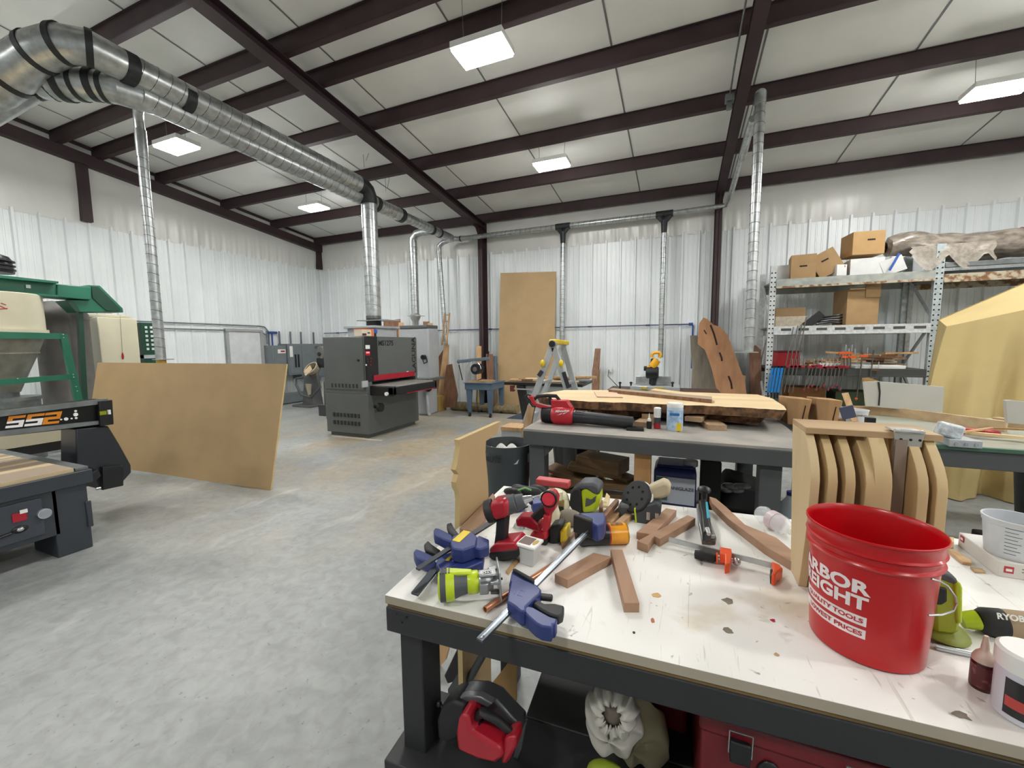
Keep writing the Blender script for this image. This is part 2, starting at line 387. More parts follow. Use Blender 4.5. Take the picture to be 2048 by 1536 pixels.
# lower duct: runs from the far left to the back wall and on along it
BX, BZ = -5.1, 4.03
ZB0 = at(270, 178, y=1.5)
t = thing('duct_run', 'lower spiral steel duct running under the roof to the back wall and along it', 'duct', (BX, 5, BZ))
g = MB(); spiral(g, (BX, 2.62, BZ), (BX, 6.8, BZ), .12); spiral(g, (BX, 6.8, BZ), (BX, 8.7, BZ), .095)
band(g, (BX, 6.1, BZ), (0, 1, 0), .13); band(g, (BX, 6.8, BZ), (0, 1, 0), .13, .1); band(g, (BX, 7.9, BZ), (0, 1, 0), .1, .09); band(g, (BX, 8.2, BZ), (0, 1, 0), .1, .06); g.build('main_pipe', DU, t)
g = MB(); g.mi = 0; bend(g, [(BX, 8.6, BZ), (BX+.02, 8.75, BZ), (BX+.12, 8.83, BZ), (BX+.3, 8.84, BZ)], .06); spiral(g, (BX+.3, 8.84, BZ), (-3.0, 8.84, BZ+.0), .055); spiral(g, (-3.0, 8.84, BZ), (-.4, 8.84, BZ), .055)
g.cyl((-.4, 8.84, BZ), (.62, 8.84, BZ+.02), .045); band(g, (-4.9, 8.84, BZ), (1, 0, 0), .065, .03)
g.build('wall_pipe', DU, t)
for (u, v, u2, v2) in ((1126, 450, 1124, 690), (1329, 425, 1321, 715)):
    p = at(u, v, y=8.84); p.z = BZ; q = at(u2, v2, y=8.8); g = MB()
    g.mi = 2; g.cyl((p.x-.16, 8.84, BZ), (p.x+.16, 8.84, BZ), .068); g.tube([(p.x-.12, 8.84, BZ-.02), (p.x, 8.84, BZ-.16)], .05); g.tube([(p.x+.12, 8.84, BZ-.02), (p.x, 8.84, BZ-.16)], .05)
    g.mi = 2; g.cyl((p.x, 8.84, BZ-.12), (p.x, 8.84, BZ-.36), .066, .052); g.mi = 0
    spiral(g, (p.x, 8.84, BZ-.36), (q.x, 8.8, q.z), .05, step=.1); g.build('drop_pipe', DU, t)
# white-grey pipe up the second rafter
g = MB(); a = (.62, 8.84, BZ+.02); g.tube([a, (.74, 8.8, 4.05), (.78, 8.6, 4.12)], .045); 
t2 = thing('rafter_pipe', 'slim metal pipe climbing along the right hand rafter from the wall duct', 'pipe', (.78, 7, 4.2))
pr = at(1513, 185, y=6.15)
g.cyl((.78, 8.6, 4.12), (.79, 6.3, 4.36), .045, n=16); g.cyl((.8, 7.2, 4.22), (.82, 6.2, pr.z-.1), .045, n=16); g.build('riser', DU[0], t2)
t = thing('duct_drop', 'long spiral steel drop pipe in front of the pallet rack', 'duct', (pr.x, 6.15, 1.35))
q = at(1497, 703, y=6.15); p = at(1513, 190, y=6.15); p.x = q.x-.0
g = MB(); spiral(g, p, q, .058, step=.12); g.mi = 0; g.ell(p, .068, .068, .06); g.cyl(p+Vector((0, 0, -.12)), p+Vector((0, 0, 0)), .068); g.build('pipe', DU, t)
g = MB(); g.box(q.x-.17, q.x+.1, 6.05, 6.25, q.z-.012, q.z-.004); g.build('blast_gate', STEEL, t)
# upper duct feeding the sander
AX, AY, AZ = -5.0, 5.75, 4.17
t = thing('duct_branch', 'upper spiral steel duct with a thick vertical drop onto the wide grey sander', 'duct', (AX, 4, AZ))
g = MB(); spiral(g, (AX, 2.45, AZ+.02), (AX, AY-.15, AZ), .138); band(g, (AX, 3.0, AZ), (0, 1, 0), .14, .09)
g.build('horizontal_pipe', DU, t)
g = MB(); g.mi = 2; bend(g, [(AX, AY-.2, AZ), (AX, AY-.08, AZ), (AX, AY+.0, AZ-.04), (AX, AY+.05, AZ-.13), (AX, AY+.06, AZ-.25)], .142); g.build('elbow', DU, t)
q = at(743, 638, y=5.81)
g = MB(); spiral(g, (AX, AY+.06, AZ-.22), (AX, AY+.06, q.z), .128, step=.16); g.build('vertical_pipe', DU, t)
g = MB(); g.mi = 2; g.cyl((AX, AY+.06, q.z+.05), (AX, AY+.06, 1.83), .128, n=24); g.build('collar', DU, t)
g = MB(); g.box(AX-.22, AX+.42, AY-.12, AY+.24, 1.93, 1.945); g.build('blast_gate', STEEL, t)
# the elbows joining at the top left
t = thing('duct_junction', 'large steel duct elbows taped black where both ducts join at the top left', 'duct', (-5.6, 1.7, 4.1))
g = MB()
P = [at(-80, 215, x=-6.2), at(15, 150, x=-5.75), at(75, 105, x=-5.4), at(125, 88, x=-5.15), at(178, 96, x=-5.0), Vector((AX, 2.47, AZ+.02))]
g.tube(P, [.22, .18, .165, .155, .147, .14], n=24)
for i in (1, 2, 3, 4):
    a, b = P[i], P[i+1] if i < 5 else P[i]; d = (P[i+1]-P[i-1]).normalized(); g.mi = 2; rr = [.22, .18, .165, .155, .147][i]
    g.cyl(a-d*.025, a+d*.025, rr*1.04, n=24); g.mi = 0
band(g, (AX, 2.5, AZ+.015), (0, 1, 0), .143, .1)
g.build('upper_elbow', DU, t)
g = MB(); Q = [at(-60, 215, x=-6.1), at(60, 160, x=-5.8), at(130, 168, x=-5.5), at(190, 170, x=-5.3), at(235, 180, x=-5.15), Vector((BX, 2.75, BZ))]
g.tube(Q, [.19, .16, .145, .135, .128, .122], n=24)
for i in (1, 2, 3):
    d = (Q[i+1]-Q[i-1]).normalized(); g.mi = 2; rr = [.19, .16, .145, .135][i]; g.cyl(Q[i]-d*.03, Q[i]+d*.03, rr*1.05, n=24); m = (Q[i]+Q[i+1])/2; g.cyl(m-d*.02, m+d*.02, (rr+[.16, .145, .135, .128][i])/2*1.04, n=24)
g.mi = 0; g.build('lower_elbow', DU, t)
# left drop pipe
t = thing('duct_drop', 'slim spiral steel drop pipe at the left in front of the white wall', 'duct', (-9, 4.6, 1.27))
pb = at(322, 718, x=-5.9); pt = Vector((pb.x, pb.y, 0)); pt.z = at(293, 265, x=pb.x).z; top = at(293, 262, x=pb.x)
g = MB(); spiral(g, (pb.x, pb.y, pt.z), pb, .052, step=.11); g.build('pipe', DU, t)
g = MB(); g.cyl((pb.x, pb.y, pt.z), (pb.x, pb.y, pt.z-.3), .057, n=20); g.tube([(pb.x, pb.y, pt.z-.02), (pb.x+.01, pb.y-.01, pt.z+.1), (pb.x+.08, pb.y-.04, pt.z+.17), (pb.x+.25, pb.y-.09, pt.z+.2), (BX-.05, 2.8, BZ-.02)], .05, n=16); g.build('elbow', DU[0], t)
g = MB(); g.box(pb.x-.07, pb.x+.08, pb.y-.06, pb.y+.1, pb.z-.01, pb.z); g.build('blast_gate', STEEL, t)
g = MB(); g.cyl((pb.x, pb.y, pb.z-.01), (pb.x, pb.y, .9), .05, n=16); g.build('flex_hose', pm('yellow_flex_hose', '#b98f2a', .5), t)
# thin drop behind the sander to the bandsaw and the hose by the wall
bt = at(829, 463, y=8.0); bb = at(833, 640, y=8.0)
t = thing('duct_drop', 'steel drop pipe with a narrow neck going down to the grey band saw', 'duct', (bt.x, 8, 2))
bx = bb.x-.03
g = MB(); g.tube([(BX, 8.0, BZ), (BX-.3, 8.0, BZ), (bx+.1, 8.0, BZ-.02), (bx, 8.0, BZ-.12), (bx, 8.0, BZ-.2)], .09, n=16); spiral(g, (bx, 8.0, BZ-.2), (bx, 8.0, 2.2), .09, step=.12)
g.mi = 0; g.lathe([(.08, 2.25), (.12, 2.2), (.12, 2.14), (.07, 2.05), (.07, 1.9)], Matrix.Translation((bx, 8.0, 0)), 20); g.build('pipe', DU, t)
g = MB(); g.box(bx-.15, bx+.2, 7.9, 8.1, 2.17, 2.18); g.build('blast_gate', STEEL, t)
t = thing('hose_drop', 'thin steel pipe curving down by the leaning boards near the back corner', 'pipe', (-5, 8.7, 1))
g = MB(); a = at(878, 487, y=8.8); b = at(893, 705, y=8.8)
g.tube([(BX+.05, 8.7, BZ-.03), (a.x+.12, 8.8, a.z+.02), (a.x, 8.8, a.z-.06), (a.x, 8.8, a.z-.25)], .06, n=12); spiral(g, (a.x, 8.8, a.z-.25), b, .055, step=.11); g.build('pipe', DU, t)
# round end fitting at the crossing
# conduits
CG = pm('grey_conduit', '#6d747a', .45, .5); CB = pm('blue_air_pipe', '#2a4a8e', .4)
za = at(866, 661, y=9.08).z
t = thing('air_line', 'thin blue compressed air line along the back wall with a drop by the leaning slab', 'pipe', (0, 9.1, za))
g = MB(); e = at(1384, 645, y=9.1); g.cyl((XL+.1, 9.1, za), (e.x, 9.1, za), .011, n=8)
for k in range(9): g.cyl((-9.2+k*1.22, 9.1, za), (-9.12+k*1.22, 9.1, za), .017, n=8)
g.build('run', pm('dark_blue_pipe', '#313c63', .45), t)
g = MB(); g.cyl((e.x-.06, 9.1, za), (e.x+.02, 9.1, za), .03, n=10); g.tube([(e.x, 9.1, za), (e.x+.02, 9.1, za-.04), (e.x+.02, 9.1, za-.9)], .016, n=8); g.build('drop', CB, t)
t = thing('conduit_pair', 'pair of grey conduits along the left wall above the steel door', 'conduit', (XL+.06, 5, 2))
for n, (u, v, u2, v2, rr) in enumerate(((331, 644, 526, 653, .013), (331, 656, 519, 663, .013))):
    a = at(u, v, x=XL+.05); b = at(u2, v2, x=XL+.05); zz = (a.z+b.z)/2
    g = MB(); g.tube([(XL+.05, 2.9, zz), (XL+.05, b.y-.1, zz), (XL+.05, b.y+.05, zz-.02), (XL+.05, b.y+.14+.1*n, zz-.14), (XL+.05, b.y+.14+.1*n, .6)], rr, n=8); g.build('conduit', CG, t)
g = MB(); p1 = at(543, 665, x=XL+.05); g.cyl((XL+.06, p1.y, p1.z), (XL+.06, p1.y, .2), .02, n=8); g.cyl((XL+.06, p1.y-.1, p1.z), (XL+.06, p1.y+.14, p1.z), .03, n=8)
o = solo('air_pipe', g, CB, 'vertical blue air pipe on the left wall beside the door', 'pipe')
# strut and boxes up on the second rafter, loose wires
g = MB(); a = at(1473, 195, y=6.1); g.box(.45, .55, 6.0, 6.1, a.z-.06, a.z+.02); g.box(.47, .53, 6.02, 6.1, a.z-.14, a.z-.08)
t = thing('junction_box', 'small grey junction boxes with a thin conduit beside the right rafter', 'box', (.5, 6.05, a.z)); g.build('box', GALVD, t, bev=.004)
g = MB(); g.tube([(.5, 6.05, a.z), (.5, 5.5, zp(5.5)-.05), (.5, 3.0, zp(3)-.05)], .01, n=6); g.build('conduit', GALVD, t)
for (u, v, y) in ((517, 140, 4.6), (725, 275, 6.0), (770, 355, 6.6), (538, 170, 4.8)):
    p = at(u, v, y=y); g = MB(); g.cyl((p.x, y, zp(y)+.2), (p.x+.01, y, p.z-.5 if v < 300 else p.z-.25), .004, n=5); g.cyl((p.x+.14, y, zp(y)+.2), (p.x+.05, y, p.z-.4 if v < 300 else p.z-.2), .004, n=5)
    solo('hanger_wire', g, GALVD, 'thin pair of hanging wires under the roof beside the ducts', 'wire', 'wires that hang the ducts')
for (u, v, y) in ((935, 30, 3.3), (1020, 15, 3.3)):
    p = at(u, v, y=y); g = MB(); g.bar((p.x, y-1.2, zp(y-1.2)-.02), (p.x, y+.2, zp(y+.2)-.02), .03, .02)
    solo('strut_channel', g, GALVD, 'steel strut channel under the roof %s the big light' % ('left of' if u < 1000 else 'right of'), 'channel')
# ---------------- left side machines ----------------
def ext(g, pix, dep, **pl):
    """polygon drawn on a real plane of the room, given thickness dep"""
    P = [at(u, v, **pl) if isinstance(u, (int, float)) else Vector(u) for u, v in pix]; n = len(P); d = Vector(dep)
    nn = Vector((0, 0, 0))
    for i in range(n): nn += P[i].cross(P[(i+1) % n])
    if nn.dot(d) < 0: P = P[::-1]
    return g.add(list(P)+[p+d for p in P], [tuple(range(n))[::-1], tuple(range(n, 2*n))]+[(i, (i+1) % n, n+(i+1) % n, n+i) for i in range(n)])
GREEN = pm('dark_green_paint', '#1f6a52', .35, var=.06)
GREEND = pm('deep_green_paint', '#12402f', .4, var=.06)
CREAM = pm('cream_paint', '#c9c4ac', .35, var=.03, scale=3)
GREYP = pm('machine_grey_paint', '#5a5e5d', .42, var=.04, scale=4)
CNCG = pm('cnc_slate_paint', '#33383f', .4, var=.06, scale=4)
REDP = pm('red_paint', '#a3142a', .35, var=.05)
LGREY = pm('light_grey_paint', '#a9adb0', .4, var=.03)
CLOTH = pm('canvas_cloth', '#a89f8c', .85, var=.1, bump=.3, bscale=40)
CART = pm('cardboard', '#9c7a4c', .8, var=.08, scale=4)
# leaning 5x8 mdf sheet in the middle of the floor
bl, br_ = at(258, 945, z=0), at(541, 981, z=0); tr = at(573, 728, y=3.1)
dx = (bl-br_).normalized(); nrm = dx.cross(tr-br_).normalized()
def onp(u, v): d = ray(u, v); return CO + d*((br_-CO).dot(nrm)/d.dot(nrm))
tl = onp(195, 725); bl2 = onp(165, 925)
g = MB(); P = [br_, tr, tl, bl2]; P[3].z = max(P[3].z, 0)
th = nrm*.019*(1 if nrm.y > 0 else -1)
g.add(P+[p+th for p in P], [(0, 1, 2, 3), (7, 6, 5, 4), (0, 4, 5, 1), (1, 5, 6, 2), (2, 6, 7, 3), (3, 7, 4, 0)])
g.m = [0, 0, 1, 1, 1, 1]
solo('mdf_sheet', g, [MDFM, MDFE], 'large tan MDF sheet standing on its long edge in front of the green dust collector', 'board')
# little cleat that keeps it upright behind
g = MB(); m = (br_*.5+bl*.5); g.bar(m+Vector((.1, .06, .02)), m+Vector((.1, .55, .02)), .09, .04); g.bar(m+Vector((.1, .08, .05)), m+Vector((.1, .13, .6)), .09, .02, (0, 1, 0))
solo('sheet_prop', g, MDFE, 'small wooden prop on the floor behind the big MDF sheet', 'prop')
# ---- CNC router ----
t = thing('cnc_router', 'dark slate CNC router table with orange and white lettering on its gantry', 'machine', (-5.2, .7, 0))
X0 = -4.08
g = MB(); y1 = 1.54
g.box(X0-2.6, X0, -.9, y1-.16, .17, .5); g.box(X0-.35, X0, y1-.19, y1, 0.0, .5); g.box(X0-2.6, X0-2.25, y1-.19, y1, 0, .5); g.box(X0-.35, X0, -.9, -.7, 0, .2); g.box(X0-.002, X0+.012, y1-.02, y1+.012, .16, .36); g.build('base_cabinet', CNCG, t, bev=.006)
g = MB(); g.box(X0-2.7, X0+.03, -1, y1+.03, .5, .6); g.build('bed_frame', CNCG, t, bev=.005)
g = MB(); g.box(X0-.001, X0+.012, -.6, y1-.24, .21, .47); g.build('access_panel', pm('cnc_panel', '#3a3f47', .4), t, bev=.003)
SPO = pm('striped_spoilboard', '#9c8a76', .6, scale=2.4, col2='#dcc79c', stretch=(3, .15, 3), detail=5, lo=.42, hi=.52)
g = MB(); g.box(X0-2.6, X0-.0, -.9, y1-.06, .6, .628); g.build('spoilboard', SPO, t)
g = MB(); g.box(X0-2.7, X0-.0, y1-.05, y1+.02, .6, .622); g.build('side_rail', GALVD, t, bev=.002)
def ong(u, v, x=X0): p = at(u, v, x=x); return p
p = ong(86, 1026); g = MB(); g.cyl((X0+.01, p.y, p.z), (X0+.03, p.y, p.z), .035, n=24); o = g.build('gauge', pm('gauge_rim', '#b9bec4', .25, .6), t)
g = MB(); g.cyl((X0+.028, p.y, p.z), (X0+.034, p.y, p.z), .026, n=24); g.build('dial', pm('dial_grey', '#8a9096', .2), o)
p = ong(38, 1033); g = MB(); g.box(X0+.012, X0+.018, p.y-.035, p.y+.03, p.z-.03, p.z+.03); o = g.build('plug_cover', REDP, t); 
g = MB(); g.box(X0+.018, X0+.022, p.y+.0, p.y+.035, p.z+.02, p.z+.045); g.build('sticker', WHITE, o)
p = ong(38, 1058); g = MB(); g.ell((X0+.012, p.y, p.z), .012, .04, .025); o = g.build('latch', BLACK, t)
g = MB(); g.ell((X0+.022, p.y, p.z), .008, .018, .014); g.build('latch_core', STEEL, o)
g = MB(); g.tube([(X0+.015, p.y-.04, p.z-.01), (X0+.02, p.y-.2, p.z-.03), (X0+.015, p.y-.5, p.z-.05)], .01); g.build('cable', BLACK, t)
# gantry
GX = -4.72
g = MB(); ext(g, [(-140, 840), (215, 799), (219, 849), (-140, 890)], (-.22, 0, 0), x=GX)
ga = g.build('gantry_beam', pm('gantry_black', '#101113', .35, .2), t, bev=.006)
for a, b, c, d in (((-140, 838), (212, 797), (212, 806), (-140, 850)), ((-140, 876), (205, 840), (205, 847), (-140, 890))):
    g = MB(); ext(g, [a, b, c, d], (.03, 0, 0), x=GX); g.build('rail', GALVD, ga)
g = MB(); ext(g, [(192, 802), (219, 799), (222, 848), (194, 852)], (.05, 0, 0), x=GX); g.build('end_cap', BLACK, ga, bev=.006)
p = at(204, 826, x=GX+.05); g = MB(); g.box(p.x, p.x+.015, p.y-.02, p.y+.025, p.z-.016, p.z+.016); g.build('window', pm('yellow_green_window', '#8a9422', .2), ga)
p = at(218, 824, x=GX+.05); g = MB(); g.cyl((p.x, p.y, p.z-.02), (p.x, p.y, p.z+.02), .012); g.build('fitting', WHITE, ga)
CGF = pm('gantry_leg_slate', '#26292e', .38, var=.05)
g = MB(); ext(g, [(152, 858), (217, 852), (240, 890), (262, 930), (263, 945), (241, 970), (199, 979), (190, 940), (152, 930)], (-.26, 0, 0), x=GX+.02); g.build('gantry_leg', CGF, t, bev=.01)
g = MB(); ext(g, [(199, 933), (241, 930), (241, 970), (199, 979)], (.05, 0, 0), x=GX+.02); g.build('carriage_cover', BLACK, t, bev=.004)
g = MB(); a, b = at(197, 945, x=GX+.1), at(166, 968, x=GX+.16); g.bar(a, b, .02, .07); g.build('bracket', CGF, t, bev=.003)
g = MB(); p = at(192, 978, x=GX+.1); g.cyl(p, p+Vector((0, .03, 0)), .012, n=10); g.build('bolt', STEEL, t)
# lettering SS2 on the gantry beam: skewed block figures cut from bars, white and orange
WT = pm('white_lettering', '#f2f2f2', .4, var=0); OR = pm('orange_lettering', '#e08a1e', .4, var=0)
def seg(g, poly): ext(g, poly, (.004, 0, 0), x=GX+.004)
def sk(u0, v0, s, w, h):   # skewed cell -> pixel poly maker
    def f(a, b): return (u0 + a*w + (1-b)*h*.28, v0 + b*h - a*w*.1)
    return f
for i, u in enumerate((10, 48, 84)):
    w_, h_ = (36, 24) if i < 2 else (33, 24); v0_ = 832.5-(u-14)*.1
    def f(a, b): return (u+a*w_+(1-b)*h_*.3, v0_+b*h_-a*w_*.1)
    cell = lambda x0, y0, x1, y1: [f(x0, y0), f(x1, y0), f(x1, y1), f(x0, y1)]
    up = MB(); lo = MB()
    if i < 2:
        for c in ((0, 0, .96, .22), (0, .2, .27, .44)): seg(up, cell(*c))
        for c in ((0, .42, .96, .62), (.7, .6, .96, .82), (0, .8, .96, 1)): seg(lo, cell(*c))
    else:
        for c in ((0, 0, 1, .22), (.74, .2, 1, .44), (0, .4, 1, .62), (0, .6, .28, .82), (0, .8, 1, 1)): seg(up, cell(*c))
    up.build('orange_figure', OR, ga)
    if lo.v: lo.build('white_figure', WT, ga)
g = MB()
for (u, v, r) in ((122, 839, 3), (132, 838, 6), (143, 837, 3), (151, 822, 4), (151, 829, 7), (152, 836, 4)):
    p = at(u, v, x=GX+.004); k = r*.0023; g.cyl(p, p+Vector((.004, 0, 0)), k, n=8)
g.build('logo', WT, ga)
# ---- cyclone dust collector ----
t = thing('dust_collector', 'tall green and cream cyclone dust collector in a green steel frame', 'machine', (-7.8, 2.3, 0))
XB = -7.5
g = MB(); ext(g, [(-90, 540), (117, 563), (117, 567), (-90, 547)], (-.4, 0, 0), x=XB); ext(g, [(-90, 574), (117, 590), (117, 594), (-90, 580)], (-.4, 0, 0), x=XB); ext(g, [(-90, 545), (112, 566), (112, 590), (-90, 576)], (-.02, 0, 0), x=XB-.12)
g.build('top_beam', GREEN, t)
g = MB(); p = at(56, 573, x=XB-.11); g.box(p.x, p.x+.01, p.y-.02, p.y+.02, p.z-.02, p.z+.02); g.build('tag', WHITE, t)
g = MB(); ext(g, [(114, 568), (182, 574), (182, 600), (114, 594)], (-.35, 0, 0), x=XB-.1); g.build('blower_box', GREEN, t, bev=.01)
g = MB(); ext(g, [(176, 570), (200, 571), (246, 617), (247, 625), (160, 624), (135, 600), (176, 600)], (-.35, 0, 0), x=XB-.15); g.build('outlet_hood', GREEN, t, bev=.006)
g = MB(); ext(g, [(182, 572), (196, 573), (240, 617), (240, 622), (212, 622), (184, 596)], (.012, 0, 0), x=XB-.15); ext(g, [(130, 600), (150, 606), (160, 624), (150, 624)], (.02, 0, 0), x=XB-.15); g.build('hood_flange', GREEND, t, bev=.004)
p = at(38, 548, x=-7.62); g = MB(); pm_ = Matrix.Translation((-7.75, p.y-.2, p.z))
g.lathe([(.2, 0), (.205, .05), (.19, .1), (.19, .16), (.17, .2), (.08, .235), (0, .24)], pm_, 24); g.build('motor', pm('black_motor', '#1d1c1e', .35, .4), t)
g = MB(); 
for k in range(3): g.lathe([(.19, .03+k*.05), (.215, .035+k*.05), (.215, .05+k*.05), (.19, .055+k*.05)], pm_, 24)
g.build('motor_band', BLACK, t)
cy = Matrix.Translation((-7.75, 2.3, 0))
g = MB(); g.lathe([(.385, 1.7), (.385, 2.17), (.37, 2.18)], cy, 36); g.lathe([(.41, 1.7), (.41, 1.74)], cy, 36); g.build('cyclone_barrel', CREAM, t)
RL = pm('red_script', '#a5303a', .5)
g = MB(); 
for a, b in (((0, 612), (14, 618)), ((0, 618), (15, 617)), ((2, 606), (12, 610))): g.tube([at(*a, x=-7.35), at(*b, x=-7.35)], .006)
g.build('red_lettering', RL, t)
g = MB(); g.lathe([(.11, .96), (.2, 1.2), (.3, 1.45), (.385, 1.7)], cy, 36); g.lathe([(.3, 1.44), (.31, 1.44), (.31, 1.46), (.3, 1.46)], cy, 36); g.build('cyclone_cone', pm('bare_steel_cone', '#8d8b84', .45, .5, var=.15, scale=8), t)
g = MB(); g.cyl((-7.75, 2.3, .1), (-7.75, 2.3, .86), .27, n=28); g.cyl((-7.75, 2.3, .86), (-7.75, 2.3, .9), .285, n=28); g.cyl((-7.75, 2.3, .9), (-7.75, 2.3, .98), .1); g.build('collection_drum', GALVD, t)
XF = -7.33
g = MB(); ext(g, [(-120, 660), (130, 667), (132, 678), (-120, 676)], (-.05, 0, 0), x=XF); g.build('upper_rail', GREEN, t)
g = MB(); ext(g, [(-120, 768), (140, 749), (142, 758), (-120, 782)], (-.05, 0, 0), x=XF); g.build('lower_rail', GREEN, t)
g = MB(); ext(g, [(120, 668), (135, 668), (166, 800), (185, 880), (168, 880), (150, 800)], (-.05, 0, 0), x=XF+.003); g.build('frame_leg', GREEN, t)
g = MB(); ext(g, [(156, 600), (165, 600), (176, 800), (180, 900), (172, 900), (164, 800)], (-.06, 0, 0), x=-7.7); g.build('rear_post', GREEND, t)
g = MB()
for u, v in ((126, 669), (127, 675), (146, 749), (147, 754), (152, 773), (154, 782), (35, 757)): p = at(u, v, x=XF+.004); g.cyl(p, p+Vector((.006, 0, 0)), .008, n=8)
g.build('bolt', STEEL, t)
g = MB(); g.box(-7.42, -7.36, 1.2, 2.8, .72, .76)
g.build('foot_rail', GREEN, t)
g = MB(); ext(g, [(-150, 893), (138, 855), (138, 879), (-150, 925)], (-.3, 0, 0), x=-6.9); g.build('cream_base', CREAM, t, bev=.006)
g = MB(); ext(g, [(-150, 925), (134, 880), (134, 897), (-150, 945)], (-.25, 0, 0), x=-6.95); g.build('castors_and_shadow', BLACK, t)  # black strip stands for the castors and the shadow under the cream base
for k, (u, w2) in enumerate(((108, .17), (140, .14))):
    p = at(u, 640, x=-8.3); g = MB(); g.cyl((-8.3, p.y, .45), (-8.3, p.y, 1.92), .2, n=24); g.lathe([(.21, 1.92), (.2, 2.0), (.1, 2.16), (.0, 2.18)], Matrix.Translation((-8.3, p.y, 0)), 24); g.build('filter', pm('grey_filter', '#6d6a66', .6, .1, var=.1), t)
# cream cabinet beside it
t = thing('filter_cabinet', 'cream filter cabinet with a round lid beneath the green hood', 'cabinet', (-8.6, 3.7, 0))
g = MB(); g.box(-8.95, -8.3, 3.46, 3.96, .7, 1.98); g.build('cabinet_body', CREAM, t, bev=.012)
g = MB(); g.cyl((-8.62, 3.7, 1.98), (-8.62, 3.7, 2.03), .3, n=32); g.build('lid', CREAM, t, bev=.01)
g = MB(); g.box(-8.9, -8.35, 3.5, 3.92, .1, .7); g.box(-8.95, -8.3, 3.44, 3.98, 0, .1); g.build('base', GREEND, t)
p = at(246, 712, x=-8.28); g = MB(); g.ell((-8.285, p.y, p.z), .012, .014, .055); g.build('pull_handle', REDP, t)
g = MB(); p2 = at(240, 630, x=-8.29); g.tube([(-8.29, p2.y, p2.z), (-8.29, p.y, p.z)], .002, n=4); g.build('pull_cord', GALVD, t)
t = thing('control_rack', 'dark green perforated steel rack between the cream cabinet and the left drop pipe', 'rack', (-8.9, 4.2, 0))
g = MB(); a, b = at(281, 645, x=-8.6), at(313, 723, x=-8.6); g.box(-8.75, -8.6, a.y, b.y, 1.0, a.z)
g.build('panel', GREEND, t)
g = MB(); g.box(-8.75, -8.59, a.y, b.y, b.z+.06, b.z+.12); g.box(-8.8, -8.62, a.y+.02, b.y, 0, 1.0); g.build('crossbar', LGREY, t)
g = MB()
for i in range(3):
    for j in range(6): 
        yy = a.y+.07+i*.075; zz = a.z-.08-j*.075; g = MB(); g.box(-8.6, -8.594, yy-.018, yy+.018, zz-.02, zz+.02); g.build('slot', pm('pale_slots', '#c3cccb', .5), t)
# ---- wide belt sander ----
t = thing('wide_belt_sander', 'large grey wide belt sander with black control panel and red bar', 'machine', (-4.9, 5.8, 0))
sx0, sx1, sy0, sy1, sz = -5.5, -4.6, 5.13, 6.5, 1.65
g = MB(); g.box(sx0, sx1, sy0, sy1, .06, .72); g.box(sx0, sx1, sy0, sy1, .92, sz); g.box(sx0, sx1, sy0, sy0+.12, .72, .92); g.box(sx0, sx1, sy1-.06, sy1, .72, .92); g.box(sx0+.04, sx1-.06, sy0+.04, sy1-.04, 0, .06); g.box(sx0, sx1-.35, sy0+.1, sy1-.1, .72, .92)
g.box(sx0-.12, sx0, sy0+.1, sy1-.1, .25, .78)
body = g.build('body', GREYP, t, bev=.008)
g = MB(); g.box(sx0+.04, sx1-.05, sy0-.012, sy0, .79, sz-.01); g.build('side_door', GREYP, t, bev=.004)
g = MB(); g.cyl((sx1-.14, sy0-.012, 1.27), (sx1-.14, sy0-.03, 1.27), .018); g.build('door_latch', BLACK, t)
for zz, nn in ((.82, 8), (.33, 8), (.2, 8)):
    g = MB()
    for k in range(nn): g = MB(); xx = sx0+.16+k*.075; g.box(xx, xx+.035, sy0-.016, sy0-.01 if zz > .7 else sy0+.0, zz, zz+.065); g.build('vent_slot', pm('vent_dark', '#2c2f2e', .6), t)
g = MB(); g.box(sx1-.02, sx1+.012, sy0-.005, sy0+.27, .93, sz+.005); cp = g.build('control_panel', pm('panel_black', '#18191b', .35), t, bev=.006)
def onS(u, v): return at(u, v, x=sx1+.012)
def pad(u, v, wy, hz, nm, m, par, r=None, d=.008):
    p = onS(u, v); g = MB()
    if r: g.cyl((p.x-.002, p.y, p.z), (p.x+d, p.y, p.z), r, n=16)
    else: g.box(p.x-.002, p.x+d, p.y-wy, p.y+wy, p.z-hz, p.z+hz)
    return g.build(nm, m, par)
pad(735, 694, .045, .03, 'power_switch', WHITE, cp); pad(735, 707, .05, .032, 'display', REDP, cp)
pad(735, 705, .035, .012, 'readout', pm('lit_readout', '#ff5a5a', .4, emit=1.2), cp, d=.01)
for u, v, m in ((731, 718, BLACK), (735, 718, DKGREY), (741, 717, REDP), (731, 724, BLACK), (735, 724, DKGREY), (741, 723, REDP), (732, 730, WHITE), (741, 730, REDP)): pad(u, v, 0, 0, 'button', m, cp, r=.013)
g = MB(); g.box(sx1, sx1+.02, sy0+.14, sy1-.12, .93, 1.02); 
g.build('red_guard', REDP, t, bev=.003)
pad(729, 768, .06, .05, 'scale_box', LGREY, t, d=.02); pad(834, 766, .04, .03, 'side_plate', WHITE, t); pad(815, 747, .03, .045, 'warning_sticker', WHITE, t, d=.002)
text('MS1275', .12, fr((sx1+.003, 5.62, 1.54), (0, 1, 0), (1, 0, 0)), 'model_lettering', BLACK, t, bold=.003)
text('LAGUNA', .165, fr((sx1+.003, 6.4, 1.32), (0, 0, 1), (1, 0, 0)), 'side_lettering', pm('dark_lettering', '#1c1d1e', .5), t, bold=.004)
BELT = pm('conveyor_belt', '#8a8984', .7, var=.1, scale=30)
g = MB(); g.box(sx1-.5, sx1+.42, sy0+.14, sy1-.1, .83, .86); g.build('conveyor_belt', BELT, t, bev=.01)
